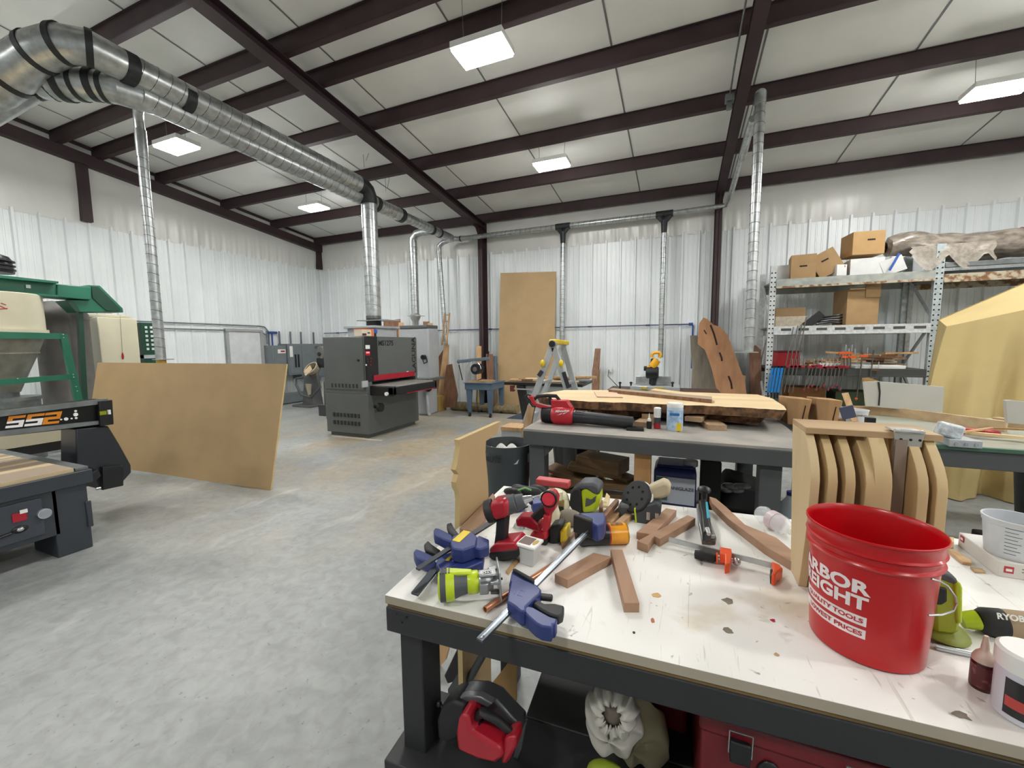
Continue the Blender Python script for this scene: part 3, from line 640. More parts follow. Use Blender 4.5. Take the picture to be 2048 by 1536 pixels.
g = MB(); g.box(sx1-.4, sx1+.46, sy0+.06, sy0+.14, .7, .855); g.box(sx1-.4, sx1+.46, sy1-.12, sy1-.06, .7, .855); g.box(sx1+.36, sx1+.46, sy0+.06, sy1-.06, .72, .84); g.build('table_frame', BLACK, t, bev=.008)
g = MB(); g.box(sx1+.455, sx1+.465, sy0+.4, sy1-.1, .712, .722); g.box(sx1, sx1+.02, sy0+.3, sy1-.3, .7, .72); g.build('red_strip', REDP, t)
g = MB(); g.cyl((sx1+.34, sy0+.06, .74), (sx1+.34, sy0+.03, .74), .03); g.build('roller_knob', WHITE, t)
g = MB(); g.cyl((sx1+.1, sy0+.15, .5), (sx1+.14, sy0+.15, .5), .075, n=20); g.cyl((sx1, sy0+.15, .5), (sx1+.1, sy0+.15, .5), .02); g.build('hand_wheel', BLACK, t)
g = MB(); g.box(-5.36, -4.74, 5.55, 6.1, sz, 1.81); g.box(-5.4, -4.7, 5.5, 6.15, 1.8, 1.84); g.build('dust_hood', LGREY, t, bev=.006)
# things on top of it
p = at(731, 668, x=-4.75)
t2 = thing('tool_box_carton', 'orange and white tool carton on top of the grey sander', 'box', (-4.75, 5.22, sz))
g = MB(); a, b = at(706, 673, x=-4.68).y, at(745, 673, x=-4.68).y; g.box(-4.84, -4.68, 5.15, 5.42, sz+.005, sz+.125); g.build('carton', pm('white_carton', '#d8cbb8', .5), t2, bev=.003)
g = MB(); g.box(-4.845, -4.675, 5.37, 5.425, sz+.004, sz+.127); g.box(-4.842, -4.678, 5.148, 5.42, sz+.112, sz+.1265); g.build('orange_end', pm('carton_orange', '#d9763a', .5), t2)
g = MB(); g.box(-4.68, -4.677, 5.16, 5.25, sz+.015, sz+.05); g.ell((-4.68, 5.31, sz+.06), .003, .035, .012); g.build('print', pm('print_dark', '#3a3533', .6), t2)
t2 = thing('ear_defenders', 'blue and black hearing protector beside the orange carton on the sander', 'ear protection', (-4.78, 5.5, sz))
g = MB(); g.lathe([(.07, .06), (.075, .08), (.075, .11), (.05, .125), (0, .127)], Matrix.Translation((-4.78, 5.52, sz)), 20); g.build('blue_cap', pm('bright_blue_plastic', '#2a62c4', .4), t2)
g = MB(); g.cyl((-4.78, 5.52, sz), (-4.78, 5.52, sz+.06), .055); g.build('black_base', BLACK, t2)
g = MB(); g.bar((sx0+.2, sy0-.09, .006), (sx1+.3, sy0-.06, .006), .05, .01); solo('floor_strip', g, pm('pale_wood_strip', '#b9b2a4', .7), 'pale thin strip lying on the floor in front of the grey sander', 'strip')
# ---- band saw ----
t = thing('band_saw', 'light grey band saw standing behind the wide belt sander', 'machine', (-5.3, 7.6, 0))
g = MB(); a, b = at(806, 650, y=7.35), at(856, 650, y=7.35)
g.box(a.x-.12, b.x, 7.35, 7.75, .74, 1.86); g.box(a.x-.1, b.x-.06, 7.35, 7.75, 0, .72); g.build('frame', LGREY, t, bev=.03)
g = MB(); g.box(a.x-.1, b.x-.02, 7.34, 7.76, 1.86, 1.93); g.build('top_cap', GREYP, t, bev=.01)
g = MB(); g.prism([(0, 0), (.2, 0), (.05, .62), (0, .62)], .04, fr((a.x+.17, 7.34, .84), (1, 0, 0), (0, -1, 0)) @ Matrix.Scale(-1, 4, (0, 1, 0))); g.build('door_flap', WHITE, t)
g = MB(); g.cyl((b.x-.1, 7.34, 1.25), (b.x-.1, 7.26, 1.25), .05); g.tube([(b.x-.1, 7.27, 1.2), (b.x-.06, 7.25, 1.12), (b.x+.02, 7.25, 1.15), (b.x, 7.25, 1.24)], .014); g.build('guide_knob', BLACK, t)
g = MB(); g.box(a.x+.1, b.x+.12, 7.15, 7.8, .76, .81); g.build('table', GALVD, t, bev=.004)
g = MB(); g.ell((b.x+.03, 7.25, .62), .08, .1, .1); g.box(b.x-.1, b.x+.08, 7.2, 7.4, .66, .76); g.build('trunnion', BLACK, t)
g = MB(); g.tube([(b.x-.05, 7.3, .5), (b.x+.0, 7.25, .3), (b.x-.01, 7.28, .05), (b.x+.04, 7.25, .05)], .035, n=10); g.build('hose', LGREY, t)
# ---- electrical cabinets ----
EL = pm('cabinet_grey', '#767d80', .4, .2, var=.05)
ya, yb, yc, yd = 7.22, 7.62, 8.03, 8.9
lab = ['narrow grey electrical cabinet with a red and white sticker, nearest the door', 'middle grey electrical cabinet with black breaker handles', 'wide grey electrical cabinet by the room corner, behind the grinder']
for i, (p0, p1, z0, z1, xx) in enumerate(((ya, yb-.01, .75, 1.53, .36), (yb, yc-.01, .75, 1.57, .4), (yc, yd, .62, 1.57, .38))):
    t = thing('electrical_cabinet', lab[i], 'cabinet', (XL+.1, (p0+p1)/2, z0), group='grey electrical cabinets on the left wall')
    X1 = XL+xx
    g = MB(); g.box(XL+.035, X1, p0, p1, z0, z1); g.build('enclosure', EL, t, bev=.008)
    g = MB(); g.box(X1, X1+.012, p0+.03, p1-.03, z0+.04, z1-.04); g.build('cabinet_door', EL, t, bev=.003)
    if i == 0:
        g = MB(); g.box(X1+.012, X1+.015, p0+.13, p1-.04, z1-.2, z1-.1); s = g.build('sticker', WHITE, t); g = MB(); g.box(X1+.015, X1+.017, p0+.21, p1-.06, z1-.17, z1-.13); g.build('red_mark', REDP, s)
    if i == 1:
        g = MB(); g.box(X1+.012, X1+.03, p0+.18, p0+.22, z1-.62, z1-.28); g.box(X1+.012, X1+.03, p0+.27, p0+.31, z1-.62, z1-.28); g.build('breaker_handle', BLACK, t)
        g = MB(); g.box(X1+.012, X1+.016, p0+.04, p0+.13, z1-.34, z1-.06); g.build('paper_label', WHITE, t)
    if i == 2: g = MB(); g.box(X1+.012, X1+.02, p0+.45, p0+.75, z1-.14, z1-.06); g.build('nameplate', pm('name_plate', '#55595a', .5), t)
for k, yy in enumerate((7.27, 7.62, 7.95, 8.28, 8.7)):
    g = MB(); g.cyl((XL+.12, yy, 1.56), (XL+.12, yy, 1.9), .022, n=8); solo('conduit', g, CG, 'short grey conduit rising from the electrical cabinets', 'conduit', 'conduits above the electrical cabinets')
t = thing('wire_trough', 'long low grey trough under the electrical cabinets', 'trough', (XL+.2, 7.5, 0))
g = MB(); g.box(XL+.04, XL+.34, 6.95, 8.6, .02, .26); g.build('trough', EL, t, bev=.006)
for k in range(4): g = MB(); g.cyl((XL+.15, 7.3+k*.11, .26), (XL+.15, 7.3+k*.11, .76), .02, n=8); g.build('conduit', CG, t)
# ---- pedestal grinder with dust bag ----
t = thing('pedestal_grinder', 'grey pedestal sander with a round wheel guard and an open canvas dust ring', 'machine', (-8.6, 7.6, 0))
cx, cy_ = -8.55, 7.55
g = MB(); g.box(cx-.35, cx+.25, cy_-.3, cy_+.25, 0, .05); g.hexa([(cx-.16, cy_-.16, .05), (cx+.2, cy_-.16, .05), (cx+.2, cy_+.16, .05), (cx-.16, cy_+.16, .05), (cx-.1, cy_-.1, .86), (cx+.14, cy_-.1, .86), (cx+.14, cy_+.1, .86), (cx-.1, cy_+.1, .86)]); g.build('pedestal', pm('worn_grey', '#5f6161', .6, var=.12), t, bev=.01)
p = at(646, 706, y=7.5); g = MB(); g.cyl((p.x, 7.4, p.z), (p.x+.04, 7.55, p.z), .17, n=28); g.build('wheel_guard', pm('stone_grey', '#6f6e69', .7), t, bev=.01)
g = MB(); g.cyl((p.x, 7.39, p.z-.02), (p.x, 7.36, p.z-.02), .05); g.box(p.x-.1, p.x+.12, 7.38, 7.6, p.z-.35, p.z-.12); g.build('motor', BLACK, t, bev=.01)
cc = at(621, 736, y=7.3); Mr = fr(cc, (1, 0, .25), (.1, -.75, .6))
g = MB(); ring = [Mr @ Vector((.2*math.cos(a*PI/12), .155*math.sin(a*PI/12), 0)) for a in range(24)]; g.tube(ring, .014, closed=True); g.grid(lambda a, b: Mr @ Vector(((.2-.04*b)*math.cos(a*2*PI), (.155-.03*b)*math.sin(a*2*PI), -.14*b)), 24, 3); g.build('canvas_ring', CLOTH, t, solid=.006)
g = MB(); g.cyl(Mr @ Vector((0, 0, -.14)), Mr @ Vector((0, 0, -.15)), .17); g.build('bag_floor', pm('dusty_brown', '#6f5a49', .9), t)
g = MB(); g.box(-.12, .1, -.12, .1, 0, .012, Mr @ Matrix.Translation((-.05, -.05, .0)) @ Matrix.Rotation(.7, 4, 'Z')); solo('wooden_tile', g, pm('pale_wood_tile', '#cdb795', .6), 'square pale wooden tile lying in the canvas ring of the grinder', 'tile')
g = MB(); h0 = at(634, 745, y=7.25); h1 = at(640, 775, y=7.25); h2 = at(622, 795, y=7.22); h3 = at(603, 790, y=7.25); h4 = at(592, 770, y=7.28); h5 = at(592, 757, y=7.3); h6 = at(606, 755, y=7.35)
g.tube([h0, h1, h2, h3, h4, h5, h6], .028, n=10); g.build('hose_loop', pm('grey_hose', '#4e5151', .5), t)
g = MB(); q = at(618, 775, y=7.32); g.prism([(-.1, .09), (.1, .09), (.06, -.16), (-.02, -.2)], .02, fr(q, (1, 0, 0), (0, -1, 0))); g.build('pouch', CLOTH, t)
t = thing('slatted_panel', 'upright panel of pale slats between the grinder and the grey sander', 'panel', (-7.2, 6.6, 0))
a, b = at(643, 763, y=6.6), at(663, 810, y=6.6)
for k in range(4):
    g = MB(); x = a.x+.02+k*(b.x-a.x-.03)/3; g.box(x, x+.022, 6.6, 6.63, b.z, a.z); g.build('slat', pm('pale_slat', '#b9b5aa', .5), t)
g = MB(); g.box(a.x-.01, b.x+.03, 6.63, 6.66, b.z-.02, a.z); g.box(a.x-.02, b.x+.05, 6.5, 6.72, 0, b.z); g.build('backing', DKGREY, t)
# ---------------- along the back wall ----------------
def lp(u, v, yb, k):
    """point on the plane y = yb + k*z"""
    d = ray(u, v); t = (yb+k*H)/(d.y-k*d.z); return CO+d*t
def lean(g, pix, yb, k, th=.02, zmin=0.0):
    P = [lp(u, v, yb, k) for u, v in pix]
    for p in P:
        if p.z < zmin: p.z = zmin; p.y = yb+k*zmin
    n = len(P); nn = Vector((0, 0, 0))
    for i in range(n): nn += P[i].cross(P[(i+1) % n])
    d = Vector((0, th, 0))
    if nn.dot(d) < 0: P = P[::-1]
    return g.add(P+[p+d for p in P], [tuple(range(n))[::-1], tuple(range(n, 2*n))]+[(i, (i+1) % n, n+(i+1) % n, n+i) for i in range(n)])
OAK = wood('oak_board', '#a5835b', '#c29f76', 'z'); WALNUT = wood('walnut_board', '#6b4a36', '#8f6a50', 'z'); PINE = wood('pine_board', '#b98f5e', '#d6b183', 'z')
WALX = wood('walnut_block', '#8a644a', '#a9836a', 'x', 7); GREYW = wood('weathered_slab', '#6c6459', '#8e8576', 'z', 4, .85); REDW = wood('red_brown_slab', '#8a5f3e', '#a97b54', 'z', 2.5, .6, 8)
BARK = pm('rough_bark', '#4a3524', .9, col2='#7d5c3f', scale=18, bump=.8, bscale=30, lo=.4, hi=.6)
BLON = wood('pale_slab', '#cdb083', '#e2cba2', 'x', 2.2, .55, 9, .05)
g = MB(); lean(g, [(1001, 546), (1112, 543), (1106, 826), (994, 822)], 8.55, .13, .02)
solo('mdf_board', g, [MDFM], 'tall tan MDF board leaning upright against the back wall behind the ladder', 'board')
g = MB(); g.m = []
for (pix, yb, k, th, m, lb) in (
    ([(767, 642), (800, 638), (800, 815), (767, 815)], 8.3, .22, .02, WALNUT, 'brown board edge showing behind the band saw'),
    ([(797, 645), (806, 645), (806, 815), (797, 815)], 8.25, .22, .02, PINE, 'pale yellow board standing left of the band saw column'),
    ([(846, 643), (858, 643), (858, 815), (846, 815)], 8.3, .22, .02, WALNUT, 'dark brown plank leaning right behind the band saw'),
    ([(856, 646), (865, 646), (855, 820), (848, 820), (848, 700)], 8.2, .2, .02, PINE, 'slim pale plank leaning beside the dark one behind the band saw'),
    ([(874, 718), (886, 700), (892, 714), (884, 815), (870, 790), (868, 730)], 8.3, .15, .03, WALNUT, 'wide brown offcut leaning under the thin steel pipe'),
    ([(888, 690), (897, 690), (893, 760), (886, 812), (872, 812)], 8.1, .2, .03, OAK, 'long tan plank leaning below the slatted tops'),
    ([(893, 730), (903, 728), (909, 760), (915, 790), (911, 815), (886, 815), (888, 770)], 8.0, .14, .03, WALNUT, 'curvy edged brown slab leaning by the cardboard carton'),
    ([(953, 692), (962, 692), (962, 815), (953, 815)], 8.5, .1, .03, PINE, 'short pale block resting against the left brown column'),
    ([(972, 708), (985, 708), (988, 730), (988, 812), (976, 812)], 8.45, .12, .02, WALNUT, 'brown panel leaning behind the radial saw'),
    ([(988, 725), (995, 727), (993, 812), (985, 812)], 8.5, .1, .02, GREYW, 'narrow grey board beside the tall MDF board'),
    ([(1190, 697), (1201, 697), (1198, 745), (1193, 830), (1182, 830), (1184, 745)], 8.4, .25, .03, WALNUT, 'reddish plank leaning alone on the wall right of the ladder'),
    ([(1196, 750), (1201, 735), (1197, 830), (1193, 830)], 8.5, .2, .03, OAK, 'short offcut tucked behind the lone plank'),
    ([(1380, 671), (1394, 671), (1400, 678), (1441, 685), (1441, 850), (1380, 850), (1384, 740)], 8.45, .18, .04, GREYW, 'weathered grey slab leaning behind the big brown one'),
    ([(1399, 646), (1407, 635), (1414, 638), (1428, 650), (1441, 654), (1455, 670), (1463, 690), (1476, 725), (1485, 750), (1492, 752), (1490, 760), (1500, 850), (1450, 850), (1438, 800), (1424, 740), (1410, 700), (1395, 688)], 8.1, .25, .05, REDW, 'big red brown live edge slab with dark cracks leaning on the back wall'),
    ([(1499, 700), (1511, 690), (1522, 700), (1524, 850), (1499, 850)], 8.4, .15, .04, WALNUT, 'dark slab standing between the drop pipe and the pallet rack')):
    g = MB(); lean(g, pix, yb, k, th); solo('slab' if 'slab' in lb else 'leaning_board', g, m, lb, 'slab' if 'slab' in lb else 'board')
# cracks of the brown slab: dark splits set in its face
g = MB()
for pts in ([(1421, 650), (1428, 668), (1434, 690)], [(1439, 705), (1443, 715), (1444, 722)], [(1457, 752), (1462, 765), (1464, 778)], [(1408, 660), (1413, 668)]):
    P = [lp(u, v, 8.095, .25) for u, v in pts]; n = len(P)
    for i in range(n-1): g.bar(P[i], P[i+1], .03 if len(pts) == 3 else .02, .004, (0, -1, 0))
sl = [o for o in bpy.data.objects if o.name.startswith('slab') and 'red brown' in o.get('label', '')][0]
g.build('crack', pm('dark_crack', '#2b1a12', .9), sl)
# ladder-like slatted offcut
g = MB()
for (u0, v0, u1, v1) in ((890, 626, 884, 690), (899, 626, 893, 690)): g.bar(lp(u0, v0, 8.1, .2), lp(u1, v1, 8.1, .2), .035, .02, (0, -1, 0))
for k in range(5): v = 630+k*13; u = 889.6-(k*13)*.094; g.bar(lp(u, v, 8.1, .2), lp(u+9, v, 8.1, .2), .03, .02, (0, -1, 0))
solo('wood_lattice', g, OAK, 'narrow lattice of thin strips standing above the long tan plank', 'lattice')
# carton
t = thing('cardboard_carton', 'small yellow brown carton on the floor right of the grey sander', 'box', (-5.2, 7.8, 0))
a = at(850, 822, z=0); b = at(882, 817, z=0); g = MB(); g.box(a.x, a.x+.36, a.y-.0, a.y+.34, 0, .34); g.build('carton', pm('yellow_cardboard', '#a68a4a', .75), t, bev=.004)
g = MB(); g.box(a.x+.1, a.x+.26, a.y-.003, a.y, .14, .18); g.ell((a.x+.16, a.y-.002, .26), .06, .003, .02); g.build('print', pm('carton_print', '#6a5526', .8), t)
# radial arm saw on its blue stand
t = thing('radial_arm_saw', 'old blue grey radial arm saw on a blue steel stand with castors', 'saw', (-4.0, 7.6, 0))
BLUE = pm('faded_blue_paint', '#53677a', .5, var=.08); BLUED = pm('saw_blue_grey', '#5b6a76', .45, .2, var=.12)
fl, frr = at(933, 826, z=0), at(985, 830, z=0); fl.y = frr.y = 7.55; sx = at(934, 800, y=7.5).x; ex = at(984, 800, y=7.5).x
zt = at(950, 766, y=7.5).z
g = MB(); g.box(sx-.04, ex, 7.48, 8.15, zt-.14, zt); g.box(sx-.06, ex+.02, 7.46, 8.17, zt-.01, zt+.01); g.build('stand_top', BLUE, t, bev=.006)
for i, (x, y) in enumerate(((sx+.05, 7.52), (ex-.05, 7.52), (sx+.05, 8.1), (ex-.05, 8.1))):
    g = MB(); w2 = .045; g.hexa([(x-w2*.8, y-.02, .09), (x+w2*.8, y-.02, .09), (x+w2*.8, y+.02, .09), (x-w2*.8, y+.02, .09), (x-w2*1.4, y-.03, zt-.13), (x+w2*1.4, y-.03, zt-.13), (x+w2*1.4, y+.03, zt-.13), (x-w2*1.4, y+.03, zt-.13)])
    l = g.build('leg', BLUE, t); g = MB(); g.cyl((x-.015, y, .04), (x+.015, y, .04), .04); g.box(x-.02, x+.02, y-.02, y+.02, .05, .1); g.build('castor', BLACK, l)
g = MB(); g.box(sx, ex-.1, 7.55, 8.0, zt+.01, zt+.035); g.build('work_table', OAK, t)
c = at(965, 716, y=7.75); a0, a1 = at(917, 723, y=7.6), at(975, 717, y=7.8)
g = MB(); g.bar(a0, a1+Vector((.05, 0, 0)), .09, .07); g.ell(a0, .03, .05, .045); g.build('arm', BLUED, t, bev=.012)
g = MB(); g.cyl((ex-.12, 7.95, zt), (ex-.12, 7.95, a1.z+.05), .04); g.build('column', BLUED, t)
m = at(954, 738, y=7.6); g = MB(); g.cyl(m+Vector((0, -.08, 0)), m+Vector((0, .12, 0)), .11, n=24); g.build('motor', pm('saw_motor', '#2e3236', .4, .4), t)
g = MB(); g.cyl(m+Vector((.0, -.085, 0)), m+Vector((0, -.1, 0)), .05); g.lathe([(.16, 0), (.17, .01), (.16, .02)], fr(m+Vector((-.03, -.07, 0)), (1, 0, 0), (0, -1, 0)), 28, 0, PI); g.build('blade_guard', STEEL, t)
g = MB(); g.bar(at(918, 730, y=7.6), at(925, 760, y=7.6), .015, .015); g.bar(at(958, 760, y=7.55), at(968, 756, y=7.55), .1, .01); g.tube([at(955, 780, y=7.5), at(953, 800, y=7.5), at(957, 826, y=7.5)], .008); g.build('cable', BLACK, t)
g = MB(); p0, p1 = at(975, 715, y=8.0), at(978, 703, y=8.0); g.cyl(p0, p1, .012, n=8); q = at(982, 703, y=8); g.build('crank', BLACK, t)
g = MB(); 
a, b = at(905, 812, y=8.15), at(1036, 816, y=8.15); a.z = b.z = .1; g.cyl(a, b, .1, n=20)
for k in range(14): p = a+(b-a)*(k/14+.03); g.cyl(p, p+Vector((.02, 0, 0)), .103, n=20)
solo('rug_roll', g, wood('woven_roll', '#6f6148', '#9a8a68', 'y', 5), 'striped brown rolled rug lying on the floor along the back wall', 'rug')
# table saw
t = thing('table_saw', 'cabinet table saw with a black top heaped with offcuts, behind the ladder', 'saw', (-2, 6.4, 0))
ty = 5.9; a = at(1008, 764, y=ty); b = at(1165, 762, y=ty); zt = a.z-.0
g = MB(); g.box(a.x, b.x, ty, ty+.75, zt-.045, zt); g.build('table_top', pm('saw_table_black', '#1e2021', .35, .3), t, bev=.006)
g = MB(); x1 = at(1040, 800, y=ty+.05).x; g.box(x1+.05, x1+.7, ty+.08, ty+.68, .2, zt-.05); g.build('cabinet', LGREY, t, bev=.01)
g = MB(); g.hexa([(x1+.12, ty+.0, 0), (x1+.26, ty+.0, 0), (x1+.26, ty+.1, 0), (x1+.12, ty+.1, 0), (x1-.04, ty, zt-.05), (x1+.08, ty, zt-.05), (x1+.08, ty+.1, zt-.05), (x1-.04, ty+.1, zt-.05)]); g.build('leg', BLACK, t)
g = MB(); p = at(1026, 775, y=ty-.03); g.box(p.x-.04, p.x+.02, ty-.06, ty, p.z-.06, p.z+.03); g.build('switch', pm('dark_red_switch', '#5a1f18', .4), t)
g = MB(); g.cyl((x1-.1, ty-.04, zt-.1), (x1+.3, ty-.04, zt-.1), .012); g.build('rail', STEEL, t)
g = MB(); p = at(1040, 836, z=0); g.hexa([(p.x-.25, p.y-.15, 0), (p.x+.15, p.y-.15, 0), (p.x+.15, p.y+.1, 0), (p.x-.2, p.y+.1, 0), (p.x+.0, p.y-.1, .1), (p.x+.12, p.y-.1, .12), (p.x+.12, p.y, .12), (p.x, p.y, .1)]); g.build('foot_pedal', pm('navy_pedal', '#2a3446', .5), t)
r2 = random.Random(5)
WD = [PINE, OAK, WALNUT, BLON]
for i, (u, v, sx_, m, lb) in enumerate(((1033, 757, .2, 0, 'square pale offcut at the left end of the table saw'), (1050, 755, .24, 2, 'dark curved offcut on the table saw, next to the pale one'), (1060, 757, .2, 3, 'pinkish offcut on the middle of the table saw'),
        (1130, 752, .7, 1, 'long tan offcut behind the ladder on the table saw'), (1120, 757, .6, 3, 'pale plank under the tan offcut on the table saw'), (1150, 748, .65, 1, 'topmost thin plank on the table saw pile'))):
    p = at(u, v, y=ty+.3); g = MB(); hh = .022; z0 = zt+.002+(.0 if i != 3 else .03)+(.055 if i == 5 else 0); M = Matrix.Translation((p.x, ty+.3+.05*i % .2, z0)) @ Matrix.Rotation(r2.uniform(-.3, .3), 4, 'Z')
    g.prism([(-sx_/2, -.06), (-sx_/4, -.08), (sx_/2, -.05), (sx_/2*.9, .06), (0, .08), (-sx_/2*1.1, .05)], hh+.006*i % .02, M); solo('wood_offcut', g, WD[m], lb, 'offcut')
# ladder (articulated aluminium)
t = thing('folding_ladder', 'aluminium articulated ladder with yellow hinge caps and yellow locks standing behind the bench', 'ladder', (-1.6, 5.0, 0))
ALU = pm('aluminium_rail', '#b9bdbe', .35, .45, var=.06); YEL = pm('yellow_plastic', '#e0c12a', .4)
ya_, yb_ = 4.55, 4.9
def lpt(u, v, y): return at(u, v, y=y)
top_n = lpt(1106, 690, ya_); top_f = lpt(1124, 690, ya_+.0)
rails = {}
for nm, y, dxx in (('near', 4.5, 0), ('far', 4.95, 0)):
    if nm == 'near':
        tp = lpt(1106, 688, y); l = lpt(1070, 790, y); r_ = lpt(1136, 785, y)
    else:
        tp = lpt(1126, 690, y); l = lpt(1098, 762, y); r_ = lpt(1151, 780, y)
    dl = (l-tp); dr_ = (r_-tp); kl = tp.z/(-dl.z); kr = tp.z/(-dr_.z)
    L_, R_ = tp+dl*kl, tp+dr_*kr
    rails[nm] = (tp, L_, R_)
    for q in (L_, R_): g = MB(); g.bar(tp+(q-tp)*.02, q, .07, .03, (0, 1, 0)); g.build('rail', ALU, t, bev=.004)
    g = MB(); g.cyl(tp+Vector((0, -.03, 0)), tp+Vector((0, .03, 0)), .045, n=24); g.build('hinge', ALU, t)
    if nm == 'near': g = MB(); g.cyl(tp+Vector((0, -.05, 0)), tp+Vector((0, -.03, 0)), .038, n=8); g.build('hinge_knob', BLACK, t)
tn, tf = rails['near'][0], rails['far'][0]
g = MB(); g.hexa([tn+Vector((-.05, -.02, .0)), tn+Vector((.04, -.02, 0)), tf+Vector((.08, 0, .0)), tf+Vector((-.02, 0, .0)), tn+Vector((-.04, -.02, .055)), tn+Vector((.04, -.02, .055)), tf+Vector((.08, 0, .05)), tf+Vector((-.02, 0, .05))]); g.build('top_cap', YEL, t, bev=.01)
for side in (1, 2):
    for f_ in (.3, .58, .82):
        a = rails['near'][0]+(rails['near'][side]-rails['near'][0])*f_; b = rails['far'][0]+(rails['far'][side]-rails['far'][0])*f_
        g = MB(); g.bar(a, b, .045, .03); g.build('rung', ALU, t)
for u, v in ((1085, 727), (1122, 727)):
    p = lpt(u, v, 4.46); g = MB(); g.ell(p, .028, .03, .042); g.build('lock_knob', YEL, t)
for (u, v, u2, v2) in ((1084, 742, 1077, 752), (1127, 744, 1137, 776)):
    g = MB(); g.bar(lpt(u, v, 4.475), lpt(u2, v2, 4.475), .045, .012, (0, -1, 0)); g.build('warning_label', pm('dark_label', '#2b2b33', .5), t)
# miter saw on a stand
t = thing('miter_saw', 'yellow and black miter saw on a fence table by the back wall', 'saw', (-.4, 7.5, 0))
my = 7.2
zt = at(1330, 778, y=my).z
g = MB(); a, b = at(1262, 775, y=my), at(1360, 775, y=my); g.box(a.x, b.x, my-.15, my+.35, zt-.02, zt+.05); g.build('saw_table', ALU, t, bev=.008)
g = MB(); c, d = at(1271, 765, y=my+.1), at(1343, 765, y=my+.1); cm = at(1300, 765, y=my+.1).x; g.box(c.x, cm-.03, my+.12, my+.16, zt+.05, at(1271, 752, y=my+.1).z); g.box(cm+.1, d.x, my+.12, my+.16, zt+.05, at(1271, 752, y=my+.1).z); g.build('fence', GALV, t, bev=.01)
q = at(1303, 772, y=my-.12); q2 = at(1310, 715, y=my)
g = MB(); g.bar((q.x, my+.1, zt+.05), (q2.x-.01, my+.05, q2.z-.02), .09, .12); g.cyl((q.x-.1, my, zt+.27), (q.x+.1, my, zt+.27), .1, n=20); g.build('saw_head', BLACK, t, bev=.02)
g = MB(); p = at(1311, 722, y=my); g.cyl((p.x-.05, my, p.z-.1), (p.x+.03, my, p.z+.02), .065, .06); 
a, b = at(1305, 709, y=my), at(1319, 709, y=my); g.tube([(a.x-.01, my, a.z-.05), (a.x-.01, my, a.z), (a.x+.03, my, a.z+.03), (b.x, my, b.z+.03), (b.x+.02, my, b.z-.0), (b.x, my, b.z-.06)], .026); p3 = at(1294, 737, y=my); g.cyl(p3, p3+Vector((.06, 0, .0)), .045); g.build('yellow_motor', pm('tool_yellow', '#e6a81c', .4), t)
g = MB(); g.cyl(p3+Vector((-.05, 0, 0)), p3, .04); g.build('motor_cap', BLACK, t)
g = MB(); pa = at(1289, 773, y=my-.16); g.box(pa.x-.05, pa.x+.04, my-.17, my-.15, zt, zt+.04); pa = at(1318, 773, y=my-.16); g.box(pa.x-.07, pa.x+.08, my-.17, my-.15, zt, zt+.04); g.build('yellow_plate', pm('plate_olive', '#b39a3a', .5), t)
a, b = at(1218, 780, y=my), at(1440, 786, y=my)
g = MB(); g.box(a.x, b.x, my-.2, my+.45, zt-.06, zt-.02); g.build('stand_top', pm('dark_walnut_top', '#4b352b', .6), t)
for x in (a.x+.1, b.x-.1): g = MB(); g.box(x-.03, x+.03, my, my+.06, 0, zt-.06); g.build('leg', DKGREY, t)
g = MB(); 
for u in (1240, 1262, 1345): p = at(u, 768, y=my-.1); g.cyl((p.x, my-.1, zt-.02), (p.x, my-.1, p.z+.02), .014, n=8); g.ell((p.x, my-.1, p.z+.02), .025, .02, .02)
g.build('stop_knob', BLACK, t)
# outlet with cord
t = thing('wall_outlet', 'white outlet with a plugged cord on the back wall behind the bench', 'outlet', (-1.2, 9.1, 1.1))
p = at(1220, 738, y=9.1); g = MB(); g.box(p.x-.04, p.x+.04, 9.09, 9.14, p.z-.06, p.z+.06); g.build('plate', WHITE, t)
g = MB(); q = at(1235, 772, y=8.6); g.tube([p+Vector((-.02, -.02, -.02)), p+Vector((-.03, -.08, -.15)), q], .008); g.build('cord', BLACK, t)
# ---------------- pallet rack ----------------
RY, RB = 7.95, 8.85
RW = pm('chipped_white_rack', '#c2c6c6', .55, .1, var=.14, scale=22); RG = pm('worn_rack_beam', '#8d9390', .55, .15, col2='#a8a99f', scale=8); RUST = pm('rust_stain', '#7d5a3c', .8, col2='#b5ab95', scale=12, lo=.42, hi=.55)
HOLE = pm('hole_dark', '#1a1b1c', .9)
t = thing('pallet_rack', 'chipped white pallet rack with perforated posts against the back wall', 'rack', (2.6, 8.4, 0))
x1, x2, x3 = at(1541, 660, y=RY).x, at(1872, 600, y=RY).x, 6.2
def upr(x, ztop, m, wd=.085):
    g = MB(); g.box(x-wd/2, x+wd/2, RY-.03, RY+.04, 0, ztop); g.box(x-wd/2, x+wd/2, RB-.03, RB+.04, 0, ztop); u = g.build('upright', m, t)
    g = MB(); k = int((ztop-.3)/.075)
    for i in range(k):
        zz = .3+i*.075
        for dx in (-wd*.28, wd*.28): g.cyl((x+dx, RY-.032, zz), (x+dx, RY-.0295, zz), .012, n=8)
    g.build('punched_holes', HOLE, u)
    g = MB(); z = .3; s = 0
    while z+.75 < ztop: 
        a, b = ((RY+.02, RB-.02) if s % 2 == 0 else (RB-.02, RY+.02)); g.bar((x, a, z), (x, b, z+.75), .03, .03); z += .75; s += 1
    g.build('brace', m, u); return u
upr(x1, at(1546, 532, y=RY).z, RW); upr(x2, at(1885, 488, y=RY).z, pm('bluish_white_rack', '#aab3b5', .5, .1, var=.15, scale=22), .1); upr(x3, 2.9, RW)
xm = at(1822, 560, y=RB).x
g = MB(); g.box(xm-.03, xm+.03, RB-.05, RB+.05, 0, 2.6); g.build('rear_post', RW, t)
